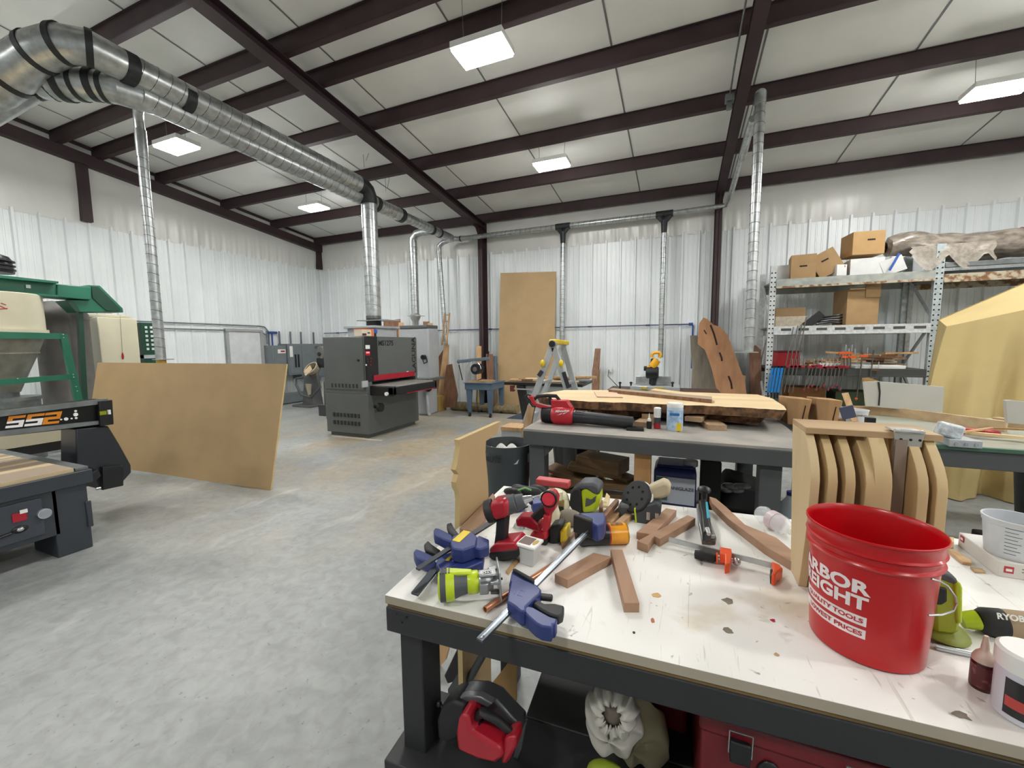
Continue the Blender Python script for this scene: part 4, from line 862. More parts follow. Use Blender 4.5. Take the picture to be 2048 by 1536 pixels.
def beam(xa, xb, zt, h_, m, nm, yy=RY, dz=0):
    g = MB(); g.box(xa, xb, yy-.045, yy-.005, zt-h_, zt); g.box(xa, xb, yy-.055, yy-.005, zt-h_, zt-h_+.025); b = g.build(nm, m, t, bev=.003); g = MB(); g.box(xa, xb, RB-.01, RB+.03, zt-h_, zt); g.build('rear_beam', m, b); return b
zA = at(1700, 551, y=RY).z; beam(x1+.04, x2-.05, zA, .15, RG, 'upper_beam'); 
g = MB(); g.box(x1+.04, x2-.05, RY-.056, RY-.046, zA-.15, zA-.115); g.build('rust_patch', RUST, t)
zA2 = at(1960, 545, y=RY).z; beam(x2+.05, x3, zA2+.0, .12, RUST, 'upper_beam'); beam(x2+.05, x3, zA2+.16, .07, GALVD, 'upper_beam')
zB = at(1700, 650, y=RY).z; b = beam(x1+.04, x2-.05, zB, .14, RW, 'middle_beam')
g = MB()
for k in range(8): g = MB(); xx = x1+.14+k*.24; g.box(xx, xx+.14, RY-.047, RY-.044, zB-.075, zB-.035); g.build('beam_slot', pm('slot_grey', '#4d4b45', .8), b)
zC = at(1700, 737, y=RY).z; beam(x1+.04, x2-.05, zC, .12, pm('dark_grey_beam', '#4a4d4c', .5, .2), 'lower_beam')
g = MB(); g.box(x1, x2, RY, RB, zC-.03, zC-.005); g.box(x1, x2, RY, RB, .3, .33); g.build('shelf_deck', DKGREY, t)
g = MB()
for k in range(9): yy = RY+.05+k*.1; g.box(x1, x2, yy, yy+.03, zB-.03, zB-.005); g.box(x1, x2, yy, yy+.03, zA-.03, zA-.005)
g.box(x2, x3, RY, RB, zA2-.03, zA2-.005)
g.build('wire_deck', GALVD, t)
# cartons on the rack
def carton(u0, v0, u1, v1, y, z0, dpt, m, lb, rot=0, tilt=0, hole=None, nm='cardboard_box', flap=False, grp=None):
    a, b = at(u0, v1, y=y), at(u1, v1, y=y); hh = at(u0, v0, y=y).z-at(u0, v1, y=y).z; wd = b.x-a.x; c = Vector(((a.x+b.x)/2, y, z0))
    t = thing(nm, lb, 'box', M=Matrix.Translation(c) @ Matrix.Rotation(rot, 4, 'Z') @ Matrix.Rotation(tilt, 4, 'Y'), group=grp)
    g = MB(); g.box(-wd/2, wd/2, 0, dpt, 0, hh); g.build('carton', m, t, bev=.004, w=False)
    if hole: g = MB(); g.box(hole[0]-.05, hole[0]+.05, -.003, .001, hole[1]-.012, hole[1]+.012); g.build('hand_hole', pm('hole_brown', '#2c2018', .9), t, w=False)
    if flap:
        g = MB(); g.box(-wd/2, wd/2*-.05, -.06, -.0, hh-.02, hh+.0); g.box(wd*.05, wd/2, -.02, .0, hh*.75, hh+.12); g.build('flap', m, t, w=False)
    return t
KR = pm('kraft_tan', '#a3845c', .75, var=.07); KR2 = pm('kraft_orange', '#b28f5f', .75, var=.05); KD = pm('kraft_brown', '#8a7050', .8, var=.08); WB = pm('white_carton_board', '#d5d6d4', .6)
carton(1581, 503, 1631, 551, RY+.05, zA, .4, KR, 'tan carton with one hand slot, left of the boxes on top of the rack', -.12, 0, (0, .2))
carton(1640, 492, 1694, 540, RY+.05, zA+.06, .4, KR, 'tan carton tipped over at an angle on top of the rack', -.15, -.5, (0, .24))
carton(1548, 522, 1580, 555, RY+.3, zA, .35, WB, 'white carton at the left end of the top rack level')
carton(1700, 512, 1768, 545, RY+.1, zA+.01, .4, WB, 'white flat carton under the upright tan box on the rack', -.05)
z2 = at(1700, 510, y=RY+.05).z
carton(1703, 465, 1770, 511, RY+.1, z2+.0, .4, KR2, 'orange tan carton standing highest on the rack, on the white one', .1, 0, (.03, .22))
carton(1770, 512, 1815, 543, RY+.05, zA+.01, .3, WB, 'white carton with a blue stripe leaning at the right of the stack', -.2, -.35)
carton(1672, 523, 1695, 545, RY+.02, zA+.01, .2, WB, 'small white carton below the tipped tan one', .3)
bs = at(1790, 525, y=RY-.0); g = MB(); g.bar(bs+Vector((-.08, -.06, -.12)), bs+Vector((.02, -.06, .12)), .03, .01, (0, -1, 0)); solo('blue_strip', g, pm('blue_strip', '#2c53a5', .5), 'blue strip across the white carton on top of the rack', 'strip')
carton(1690, 573, 1757, 645, RY+.1, zB, .45, KR, 'tall open brown carton with crumpled flaps on the middle rack level', .12, 0, None, flap=True)
carton(1551, 607, 1611, 629, RY+.15, zB+.13, .4, KD, 'flat brown carton on the left of the middle rack level', 0)
t = carton(1550, 628, 1613, 648, RY+.12, zB, .42, pm('cloudy_plastic_wrap', '#b0a592', .35, var=.15, scale=20, bump=.4), 'pack wrapped in cloudy plastic under the flat brown carton')
g = MB(); a = at(1636, 647, y=RY+.2)
for k in range(4): g.tube([(a.x-.05, RY+.1+k*.05, zB+.03+k*.03), (a.x+.15, RY+.15, zB+.06+.03*k), (a.x+.35, RY+.2, zB+.03+.05*k), (a.x+.5, RY+.2, zB+.05+.08*math.sin(k))], .016, n=6)
solo('black_tubing', g, BLACK, 'tangle of black plastic tubing in the middle of the rack', 'tubing')
g = MB(); a = at(1622, 640, y=RY+.1); g.bar(a+Vector((-.08, 0, -.1)), a+Vector((.14, 0, .1)), .12, .05, (0, -1, 0)); solo('black_tray', g, BLACK, 'black tray tilted beside the plastic wrapped pack', 'tray')
# plastic wrapped roll on the top right
t = thing('wrapped_roll', 'long roll wrapped in crinkled clear plastic across the top of the rack', 'roll', (4, 8.3, zA2))
def wr(a, b):
    x = at(1778, 500, y=RY+.2).x + a*(x3-at(1778, 500, y=RY+.2).x); an = b*2*PI
    r = .22*(1+.06*math.sin(a*40+3*math.sin(an*2))+.05*math.sin(an*5+a*23)) * (.75+.3*min(1, a*6)) if a > 0 else .1
    zc = zA2+.46+.1*math.exp(-((a-.08)/.08)**2)-.04*math.sin(a*5)
    return (x, RY+.35+r*math.cos(an), zc+r*.85*math.sin(an))
g = MB(); g.grid(wr, 90, 28); g.build('roll', pm('crinkled_clear_plastic', '#6f655c', .22, col2='#a0978b', scale=14, bump=1.0, bscale=26, stretch=(.5, 1, 1)), t)
g = MB(); 
for x in (x2+1.0,): g.tube([(x+.05*math.cos(a*PI/9), RY+.35+.235*math.cos(a*PI/9), zA2+.44+.2*math.sin(a*PI/9)) for a in range(18)], .007, closed=True)
g.build('red_band', REDP, t)
g = MB(); g.grid(lambda a, b: (x2-.35+.9*a+.02*math.sin(b*9), RY-.03-.02*math.sin(a*14)-.03*b, zA2+.42-(.14+.22*abs(math.sin(a*7)))*b), 24, 6); g.build('loose_wrap', pm('loose_clear_film', '#a89f93', .2, var=.2, scale=20, bump=.6, alpha=.75), t)
# lower level clutter
def redbin(u0, v0, u1, v1, lb):
    t = thing('red_bin', lb, 'bin', (0, 0, 0)); a, b = at(u0, v1, y=RY+.2), at(u1, v0, y=RY+.2); g = MB(); g.box(a.x, b.x, RY+.2, RY+.55, zC, b.z); g.build('bin', pm('bright_red_bin', '#b3202a', .4), t, bev=.01)
    g = MB(); g.box(a.x-.01, b.x+.01, RY+.18, RY+.57, b.z, b.z+.02); g.build('rim', pm('dark_red_rim', '#5f1520', .4), t)
redbin(1553, 704, 1601, 734, 'red bin on the left of the lower rack level')
for i in range(26):
    x = at(1630+r2.uniform(0, 175), 720, y=RY+.3).x; L = r2.uniform(.25, .7); zz = zC+.02+(i // 6)*.045*(.6 if x < 2.4 else 1); g = MB()
    M = Matrix.Translation((x, RY+.35+r2.uniform(-.1, .1), zz+.02)) @ Matrix.Rotation(r2.uniform(-.5, .5), 4, 'Z') @ Matrix.Rotation(r2.uniform(-.08, .08), 4, 'Y')
    g.box(-L/2, L/2, -.045, .045, 0, .03, M); solo('wood_scrap', g, WD[i % 4], 'thin wooden scrap in the jumbled pile on the lower rack level', 'wood scrap', 'scraps on the lower rack level')
g = MB(); a, b = at(1708, 733, y=RY+.0), at(1810, 733, y=RY+.0); g.box(a.x, b.x, RY-.04, RY+.3, zC+.0, zC+.055); solo('white_board', g, WB, 'thick white board lying at the right of the lower rack level', 'board', bev=.01)
g = MB(); a, b = at(1640, 728, y=RY-.02), at(1682, 728, y=RY-.02); g.box(a.x, b.x, RY-.02, RY+.1, zC, zC+.08); solo('white_packet', g, WHITE, 'white packet under the red clamp heads on the rack', 'packet')
# clamps hung on the rack
CY = RY-.1
RC = pm('clamp_red', '#8f1b2a', .4); OC = pm('clamp_orange', '#d9541e', .45); BC = pm('clamp_bright_blue', '#1774b8', .4); GB = pm('clamp_bar', '#6f6e6b', .4, .6)
def fclamp(u, v, u2, v2, lb, hc, z_head=None, grp=None, two=True):
    t = thing('bar_clamp', lb, 'clamp', at(u, v, y=CY), group=grp); a, b = at(u, v, y=CY), at(u2, v2, y=CY)
    g = MB(); g.bar(a, b, .012, .024, (0, -1, 0)); g.build('bar', GB, t)
    h = at(z_head[0], z_head[1], y=CY) if z_head else a
    g = MB(); g.bar(h+Vector((-.035, 0, 0)), h+Vector((.06, 0, .0)), .03, .035); g.bar(h+Vector((.05, 0, -.05)), h+Vector((.05, 0, .04)), .025, .02); g.build('head', hc, t, bev=.003)
    g = MB(); g.cyl(h+Vector((.05, 0, .03)), h+Vector((.05, 0, .13)), .007, n=8); g.build('screw', STEEL, t)
    if two: g = MB(); g.ell(b+Vector((.0, 0, .02)), .018, .015, .022); g.build('end_stop', hc, t)
for i in range(4):
    fclamp(1587+i*8.5, 652-[-2, 0, 4, 18][i], 1560+i*8.2, 785, 'long grey bar clamp with its head against the red bin, hung at the rack', RC, (1577+i*8, 733), 'tall bar clamps by the red bin', False)
for i in range(10):
    fclamp(1619+i*7.7, 729+r2.uniform(-2, 2), 1608+i*8, 782-4*(i % 3), 'red headed bar clamp in the row hung along the dark rack beam', RC, (1620+i*7.7, 733+r2.uniform(-3, 3)), 'row of red clamps on the rack beam')
for i in range(4):
    fclamp(1683+i*6, 704, 1683+i*6, 735, 'short orange clamp hooked over the end of the red row', OC, (1683+i*6, 706+(i % 2)*8), 'short orange clamps', False)
for i, (u, u2) in enumerate(((1726, 1712), (1748, 1734))):
    fclamp(u, 705 if i == 0 else 700, u2, 800, ['orange headed clamp hanging apart to the right of the row', 'rusty pipe clamp with a crossbar, rightmost of the hanging clamps'][i], OC if i == 0 else pm('rusty_iron', '#6a4a38', .7, .3), (u, 712 if i == 0 else 740))
for i in range(4):
    a, b = at(1545+i*6.5, 735, y=CY), at(1536+i*6.5, 785, y=CY); t = thing('bar_clamp', 'bright blue bar clamp in the bundle at the left rack post', 'clamp', a, group='bright blue clamps at the rack post')
    g = MB(); g.bar(a, b, .035, .03, (0, -1, 0)); g.build('bar', BC, t, bev=.004); g = MB(); g.bar(a+Vector((-.02, 0, .01)), a+Vector((.05, 0, .01)), .03, .03); g.cyl(b+Vector((0, 0, -.1)), b, .012); g.build('head', BLACK, t)
# dim bins on the bottom level
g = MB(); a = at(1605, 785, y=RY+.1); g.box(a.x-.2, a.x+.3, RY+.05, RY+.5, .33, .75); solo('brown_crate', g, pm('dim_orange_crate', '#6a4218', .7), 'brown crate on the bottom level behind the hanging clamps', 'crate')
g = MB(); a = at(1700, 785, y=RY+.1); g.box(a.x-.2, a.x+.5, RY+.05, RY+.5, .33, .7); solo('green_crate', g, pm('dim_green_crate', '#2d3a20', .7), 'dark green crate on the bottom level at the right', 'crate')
# ---------------- yellow drape ----------------
t = thing('covered_machine', 'big machine covered by a draped yellow cloth at the right edge', 'cover', (3.2, 5.9, 0))
yF, yR = 5.3, 5.85
a0, a1 = at(1893, 655, y=yF), at(2048, 622, y=yF); r0, r1 = at(1877, 641, y=yR), at(2048, 568, y=yR); bl_ = at(1852, 800, y=yF-.15)
YC = pm('yellow_drape', '#bda874', .85, 0, var=.07, scale=2, bump=.15, bscale=90)
xR = 4.9
def zf(x): return a0.z+(a1.z-a0.z)*(x-a0.x)/(a1.x-a0.x)
def fold(x, b): k = min(1, b*1.3); return (.07*math.sin(x*11+1.6*b)+.06*math.sin(x*19.3+b*2.6+1)+.035*math.sin(x*37+3*b)+.025*math.sin(x*6-b*9))*k
def front(a, b):
    x = a0.x+(xR-a0.x)*a; top = zf(x); z = top*(1-b)+.01; xs = x-(a0.x-bl_.x+.02)*(1-a)**4*min(1, b*1.6)
    return (xs, yF-.2*b+fold(x, b), z)
def topf(a, b):
    x = a0.x+(xR-a0.x)*a; p = Vector((x, yF, zf(x))); q = Vector((r0.x+(xR+.3-r0.x)*a, yR, r0.z+(r1.z-r0.z)*((r0.x+(xR+.3-r0.x)*a)-r0.x)/(r1.x-r0.x))); v = p.lerp(q, b); v.z -= .02*math.sin(PI*b)*(1+.5*math.sin(a*20)); return tuple(v)
g = MB(); g.grid(front, 140, 44); g.grid(topf, 60, 8)
g.grid(lambda a, b: (r0.x+(xR+.3-r0.x)*a+.02*math.sin(b*5), yR+.25*b, topf(a, 1)[2]*(1-b)+.01), 30, 10)
g.grid(lambda a, b: tuple(Vector(front(0, b)).lerp(Vector((r0.x, yR+.25*b, topf(0, 1)[2]*(1-b)+.01)), 1-a)), 8, 44)
g.build('drape', YC, t)
# ---------------- second bench ----------------
BY0, BY1, BX0, BX1, ZT = 2.83, 4.05, -1.07, .76, .87
BG = pm('bench_grey_paint', '#4b4d4e', .6, var=.06, scale=4); TOPG = pm('dusty_grey_top', '#8b8884', .65, col2='#a09a90', scale=5)
def bench(nm, lb, x0, x1, y0, y1, topm, frame, legs, shelf=None, ov=0, lt=.04, skirt=.12):
    t = thing(nm, lb, 'workbench', ((x0+x1)/2, (y0+y1)/2, 0))
    g = MB(); g.box(x0, x1, y0, y1, ZT-lt, ZT); g.build('bench_top', topm, t, bev=.003)
    g = MB(); zz = ZT-lt; g.box(x0, x1, y0+.0, y0+.04, zz-skirt, zz); g.box(x0, x1, y1-.04, y1, zz-skirt, zz); g.box(x0, x0+.04, y0+.041, y1-.041, zz-skirt, zz); g.box(x1-.04, x1, y0+.041, y1-.041, zz-skirt, zz); g.build('apron', frame, t, bev=.004)
    for (x, y, s) in legs: g = MB(); g.box(x, x+s, y, y+s, 0, zz-.02); g.build('leg', frame, t, bev=.004)
    if shelf: g = MB(); g.box(x0+.03, x1-.03, y0+.06, y1-.06, shelf-.04, shelf); g.build('lower_shelf', frame, t, bev=.004)
    return t
t = bench('workbench', 'grey painted workbench in the middle carrying the live edge slabs and the red blower', BX0, BX1, BY0, BY1, TOPG, BG, ((BX0+.03, BY0+.05, .12), (BX1-.27, BY0+.05, .12), (BX0+.03, BY1-.17, .12), (BX1-.27, BY1-.17, .12)), .16, skirt=.1, lt=.02)
p = at(1270, 890, y=BY0+.1); q = at(1303, 890, y=BY0+.1); g = MB(); g.box(p.x, q.x, BY0+.06, BY0+.17, .0, ZT-.05); g.build('pine_post', wood('bare_pine_post', '#9a6f42', '#b78a58', 'z', 5), t, bev=.004)
g = MB(); g.add([(BX0+.15, BY0+.06, ZT-.12), (BX0+.24, BY0+.06, ZT-.12), (BX0+.15, BY0+.06, ZT-.22), (BX0+.15, BY0+.1, ZT-.12), (BX0+.24, BY0+.1, ZT-.12), (BX0+.15, BY0+.1, ZT-.22)], [(0, 2, 1), (3, 4, 5), (0, 1, 4, 3), (1, 2, 5, 4), (2, 0, 3, 5)]); g.build('corner_gusset', BG, t)
t = bench('workbench', 'farther grey bench at the right topped with a green mat and long strips', .98, 3.2, 3.22, 4.5, pm('green_mat_top', '#9aa394', .5, col2='#8f8b7c', scale=2), BG, ((1.3, 3.5, .1), (3.0, 3.26, .1), (1.02, 4.35, .1), (3.0, 4.35, .1)), None, lt=.02, skirt=.11)
g = MB(); g.box(1.2, 3.2, 3.205, 3.24, ZT-.02, ZT+.002); g.build('green_edge', pm('green_edge_strip', '#3c5f4c', .5), t)
# --- slabs on the middle bench
def tp(u, v, z=ZT): return at(u, v, z=z)
def slab_poly(pix, z, th, nm, lb, top, side, cat='slab', skew=.0):
    """board with its own top outline; sides carry the bark"""
    P = [tp(u, v, z+th) for u, v in pix]; n = len(P); C_ = sum(P, Vector())/n; g = MB(); a = sum(P[i].x*P[(i+1) % n].y-P[(i+1) % n].x*P[i].y for i in range(n))
    if a < 0: P = P[::-1]
    lo = [Vector((C_.x+(p.x-C_.x)*(1-skew), C_.y+(p.y-C_.y)*(1-skew), z)) for p in P]
    g.add(lo+P, [tuple(range(n))[::-1], tuple(range(n, 2*n))]+[(i, (i+1) % n, n+(i+1) % n, n+i) for i in range(n)]); g.m = [1, 0]+[1]*n
    return solo(nm, g, [top, side], lb, cat)
zl = ZT+.045
def wavy(pts, k=5, amp=1.2):
    out = []
    for i in range(len(pts)-1):
        (a, b), (c, d) = pts[i], pts[i+1]
        for j in range(k): s = j/k; out.append((a+(c-a)*s+r2.uniform(-amp, amp)*2, b+(d-b)*s+r2.uniform(-amp, amp)*.5))
    return out+[pts[-1]]
# three cross bearers in two layers
def block(u, v, z, L, w_, h_, rot, m, lb, nm='wood_block', grp=None, bev=.002, off=0):
    c = tp(u, v, z); g = MB(); g.box(-L/2, L/2, -w_/2, w_/2, 0, h_, Matrix.Translation((c.x, c.y+off, z)) @ Matrix.Rotation(rot, 4, 'Z')); return solo(nm, g, m, lb, 'block', grp, bev)
END = wood('block_wood', '#8f7254', '#b3987a', 'y', 5)
lo_front = wavy([(1110, 817), (1200, 819), (1290, 821), (1400, 825), (1531, 836)])
slab_poly(lo_front+[(1532, 822), (1480, 800), (1120, 796)], ZT+.025, .055, 'wood_slab', 'lower dark edged slab under the pale live edge slab', BLON, BARK, skew=.06)
fr_ = [(1075, 792), (1110, 799), (1180, 803), (1260, 806), (1340, 809), (1420, 812), (1500, 816), (1575, 821)]
back = [(1568, 812), (1545, 797), (1515, 789), (1400, 785), (1300, 782), (1200, 780), (1130, 780), (1090, 786)]
slab_poly(wavy(fr_)[:-1]+[(1573, 820)]+back, zl+.05, .065, 'wood_slab', 'long pale live edge slab with rough bark edge on top of the bench stack', BLON, BARK, skew=.03)
slab_poly([(1194, 793), (1246, 794), (1230, 783), (1188, 783)], zl+.116, .008, 'thin_panel', 'thin square pinkish panel lying on the left of the pale slab', wood('pink_panel', '#c9a888', '#d9bda0', 'x', 4), OAK, 'panel')
slab_poly([(1217, 779), (1424, 799), (1424, 793), (1225, 776)], zl+.116, .03, 'long_board', 'long grey brown board lying slantwise on the pale slab', wood('grey_brown_board', '#8b7a66', '#a8977f', 'x', 5), WALNUT, 'board')
slab_poly([(1300, 780), (1418, 796), (1418, 790), (1310, 777)], zl+.116, .02, 'long_board', 'thin pale strip next to the slanting board on the slab', BLON, OAK, 'board')
block(1290, 853, ZT, .32, .1, .04, 1.4, END, 'stubby bearer block under the slabs, left of the two small bottles', off=.12)
block(1300, 835, ZT+.04, .3, .1, .035, 1.5, END, 'upper bearer block sticking out behind the dark bottle', off=.1)
block(1395, 842, ZT+.04, .3, .12, .035, 1.35, END, 'upper bearer block sticking out right of the wipes canister', off=.1)
block(1425, 858, ZT, .3, .13, .04, 1.75, END, 'lowest bearer block at the right front of the slabs', off=.1)
block(1150, 838, ZT+.05, .3, .1, .03, 1.5, END, 'bearer block end showing above the blower tube', off=.2)
block(1270, 860, ZT, .12, .08, .02, .1, BLACK, 'flat black offcut in front of the blower nozzle')
# wood blocks at the right
for (u0, v0, u1, v1, m, lb) in ((1573, 790, 1622, 830, 0, 'big square timber block, left one of the pair at the right of the slab'), (1633, 787, 1684, 832, 1, 'big square timber block with dark splits, right one of the pair')):
    a, b = at(u0, v1, y=3.65), at(u1, v0, y=3.65); t_ = thing('timber_block', lb, 'block', ((a.x+b.x)/2, 3.7, ZT)); g = MB(); x0_, x1_ = a.x, b.x; h_ = .19
    g.hexa([(x0_+.01, 3.65, ZT), (x1_-.02, 3.65, ZT), (x1_, 3.86, ZT), (x0_, 3.86, ZT), (x0_-.01, 3.65, ZT+h_+.02), (x1_+.01, 3.65, ZT+h_+.01), (x1_+.0, 3.86, ZT+h_), (x0_-.02, 3.86, ZT+h_+.01)])
    g.build('block', wood('timber_end', '#8b6b47', '#b58c5f', 'z', 4, .7, 5), t_, bev=.006)
    g = MB(); g.bar((x1_-.05, 3.648, ZT+.01), (x1_-.03, 3.648, ZT+h_*.8), .006, .004, (0, -1, 0)); g.build('split', pm('dark_crack', '#2b1a12', .9), t_)
slab_poly([(1585, 838), (1700, 838), (1740, 826), (1600, 824)], ZT, .02, 'flat_board', 'flat tan board under the white tub at the bench end', OAK, OAK, 'board')
# short timber left of the pair
a = at(1530, 803, y=3.9); b = at(1556, 790, y=3.9); g = MB(); g.box(a.x, b.x, 3.9, 4.0, ZT, ZT+.12); solo('timber_block', g, wood('timber_end2', '#8d6f4c', '#a98862', 'z', 4), 'small timber block behind the tip of the pale slab', 'block', bev=.004)
# --- red blower
BLR = pm('tool_red', '#b5202e', .38, var=.04)
yb = 3.1
def B(u, v, y=yb): return at(u, v, y=y)
t = thing('leaf_blower', 'red and black cordless blower lying on the left of the grey bench', 'blower', (B(1130, 850).x, yb, ZT))
c0, c1 = B(1148, 831), B(1266, 838); zc = ZT+.05
g = MB(); g.cyl((c0.x, yb, zc+.015), (c1.x, yb, zc-.005), .05, .044, n=28); g.build('tube', pm('blower_tube', '#26282b', .45, var=.15, scale=14), t)
g = MB()
for k in range(12):
    a = 2*PI*k/12; g.bar((c0.x, yb+.05*math.cos(a), zc+.015+.05*math.sin(a)), (c0.x+.09, yb+.048*math.cos(a), zc+.012+.048*math.sin(a)), .006, .004)
g.cyl((c0.x-.01, yb, zc+.015), (c0.x+.015, yb, zc+.015), .053, n=28); g.build('collar', BLACK, t)
hx = B(1087, 830).x; g = MB(); g.lathe([(.062, 0), (.08, .03), (.082, .09), (.075, .15), (.055, .175)], fr((B(1105, 830).x, yb, zc+.022), (0, 1, 0), (1, 0, 0)), 28); g.build('fan_housing', BLR, t)
g = MB(); g.cyl((hx-.005, yb, zc+.015), (hx+.075, yb, zc+.02), .06, .064, n=24)
for k in range(6): g.cyl((hx+.003+k*.012, yb, zc+.015), (hx+.008+k*.012, yb, zc+.016), .066, n=24)
g.build('intake', BLACK, t)
g = MB(); ext(g, [(1101, 800), (1133, 801), (1144, 817), (1142, 822), (1102, 818)], (0, .07, 0), y=yb-.035); g.build('battery_shroud', BLR, t, bev=.008)
g = MB(); ext(g, [(1056, 793), (1066, 792), (1070, 806), (1076, 808), (1102, 815), (1140, 820), (1140, 826), (1100, 824), (1074, 815), (1064, 808)], (0, .04, 0), y=yb-.02); g.build('frame', BLR, t, bev=.006)
g = MB(); g.tube([B(1068, 799), B(1075, 793), B(1095, 791), (B(1112, 792)), B(1120, 801)], [.012, .016, .016, .015, .012], n=12); g.build('grip', BLACK, t)
g = MB(); g.tube([B(1100, 793), B(1100, 805), B(1104, 809)], .014); g.build('trigger', BLACK, t)
g = MB(); g.tube([B(1050, 792), B(1058, 801), B(1066, 812), B(1072, 812)], .012); g.tube([B(1050, 793), B(1056, 789), B(1062, 791)], .008); g.build('rear_hook', BLACK, t)
g = MB(); ext(g, [(1113, 831), (1124, 826), (1123, 828), (1137, 823), (1126, 829), (1127, 827)], (0, -.002, 0), y=yb-.083); g.build('white_bolt_mark', WHITE, t)
q_ = at(1124, 822, y=yb-.084); text('Milwaukee', .026, fr(q_, (1, 0, .12), (0, -1, .25)), 'brand_lettering', WHITE, t, shear=.3, bold=.0006)
g = MB(); g.cyl((hx-.03, yb+.05, ZT+.02), (hx-.005, yb+.05, ZT+.03), .03, .04); solo('orange_cone', g, pm('orange_plastic', '#e0622a', .5), 'small orange plastic piece behind the blower intake', 'plastic piece')
# bottles
def bottle(u, v, prof, mats, names, lb, nm, cat='bottle', n=28, z=None, M=None):
    p = tp(u, v, z or ZT) if M is None else None; T = Matrix.Translation((p.x, p.y, z or ZT)) if M is None else M
    t = thing(nm, lb, cat, M=T)
    for pf, m, k in zip(prof, mats, names): g = MB(); g.lathe(pf, None, n); g.build(k, m, t, w=False)
    return t
bottle(1298, 857, ([(.017, 0), (.019, .003), (.019, .05), (.014, .056)], [(.014, .056), (.014, .072), (.006, .08), (.002, .115)]), (pm('black_glue_bottle', '#1c1b1b', .3), WHITE), ('body', 'cap'), 'tiny black glue bottle with a white nozzle on the grey bench', 'glue_bottle')
bottle(1314, 857, ([(.023, 0), (.024, .003), (.024, .045)], [(.0242, .045), (.0242, .085)], [(.024, .085), (.024, .1), (.0255, .102), (.0255, .153), (.02, .158), (0, .158)]), (pm('red_label', '#a01f2c', .4), pm('grey_label', '#3c3f44', .4), WHITE), ('red_band', 'dark_band', 'cap'), 'small bottle with red and grey bands and a white cap on the grey bench', 'activator_bottle')
t = bottle(1349, 860, ([(.052, 0), (.055, .004), (.055, .165), (.053, .17)], [(.056, .17), (.056, .19), (.052, .2), (0, .202)], [(.0556, .025), (.0558, .025), (.0558, .15), (.0556, .15)]), (pm('wipes_body', '#b9cbdc', .3), WHITE, pm('pale_blue_label', '#7fa3c9', .35, col2='#c3d4e2', scale=30)), ('body', 'lid', 'label'), 'blue and white wipes canister standing on the grey bench', 'wipes_canister', 'canister')
g = MB(); g.box(-.035, .03, -.059, -.053, .115, .132); g.build('blue_title', pm('title_blue', '#2f6fae', .4), t, w=False); g = MB(); g.box(.012, .045, -.0545, -.04, .005, .06); g.build('yellow_corner', YEL, t, w=False)
# white tub with brush
t = bottle(1712, 846, ([(.055, 0), (.06, .003), (.072, .1), (.075, .1), (.075, .106), (.071, .106), (.058, .006), (0, .006)],), (pm('white_tub', '#d0d2d6', .35),), ('tub',), 'white plastic tub with brushes standing at the end of the grey bench', 'plastic_tub', 'tub')
text('Premium', .026, fr((-.002, -.069, .07), (1, 0, 0), (0, -1, .1)), 'tub_lettering', pm('navy_print', '#2b2f45', .5), t, w=False)
g = MB(); g.box(-.05, -.04, -.07, -.05, .02, .08); g.build('blue_bar', pm('tub_blue', '#5e66b0', .5), t, w=False)
t = bottle(1692, 840, ([(.05, 0), (.062, .1), (.064, .1), (.06, .1), (.048, .005), (0, .005)],), (pm('translucent_white', '#d7dade', .3),), ('cup',), 'white measuring cup just behind the tub with brushes', 'measuring_cup', 'cup')
g = MB(); a, b = at(1710, 843, y=3.26), at(1690, 786, y=3.35); g.bar(a, b, .035, .008, (0, -1, 0)); a, b = at(1697, 829, y=3.2), at(1689, 812, y=3.2)
t = thing('paint_brush', 'wooden handled brush with blue bristles standing in the white tub', 'brush', at(1710, 843, y=3.26)); g.build('handle', PINE, t); g = MB(); g.bar(a+Vector((.0, -.02, -.02)), b+Vector((0, -.02, 0)), .07, .02, (0, -1, 0)); g.build('bristles', pm('slate_bristle', '#4b5166', .7), t)
g = MB(); a, b = at(1733, 848, y=3.27), at(1755, 811, y=3.27); g.box(a.x, b.x, 3.27, 3.31, ZT, ZT+.14); solo('black_case', g, BLACK, 'black upright case beside the white tub', 'case', bev=.003)
g = MB(); a, b = at(1741, 848, y=3.25), at(1754, 826, y=3.25); g.box(a.x, b.x, 3.24, 3.26, ZT, ZT+.09); solo('grey_card', g, LGREY, 'small light grey card leaning on the black case', 'card')
# foam boards
FB = pm('off_white_foam_board', '#b9b8b0', .7, var=.02)
g = MB(); ext(g, [(1728, 764), (1733, 812), (1885, 826), (1889, 774), (1757, 763)], (0, .03, 0), y=4.3); t = thing('foam_board', 'wide off white board propped up behind the white tub with a black stripe', 'board', at(1800, 830, y=4.3)); g.build('panel', FB, t)
g = MB(); ext(g, [(1755, 764), (1759, 764), (1761, 785), (1759, 811), (1756, 811), (1758, 785)], (0, -.004, 0), y=4.298); g.build('black_stripe', BLACK, t)
g = MB(); ext(g, [(1728, 757), (1740, 756), (1757, 762), (1757, 765), (1728, 765)], (0, .04, 0), y=4.33); g.build('brown_edge', CART, t)
g = MB(); ext(g, [(2012, 801), (2016, 846), (2120, 855), (2120, 812), (2025, 801)], (0, .03, 0), y=3.6); solo('foam_board', g, FB, 'off white board standing at the right edge of the far bench', 'board')
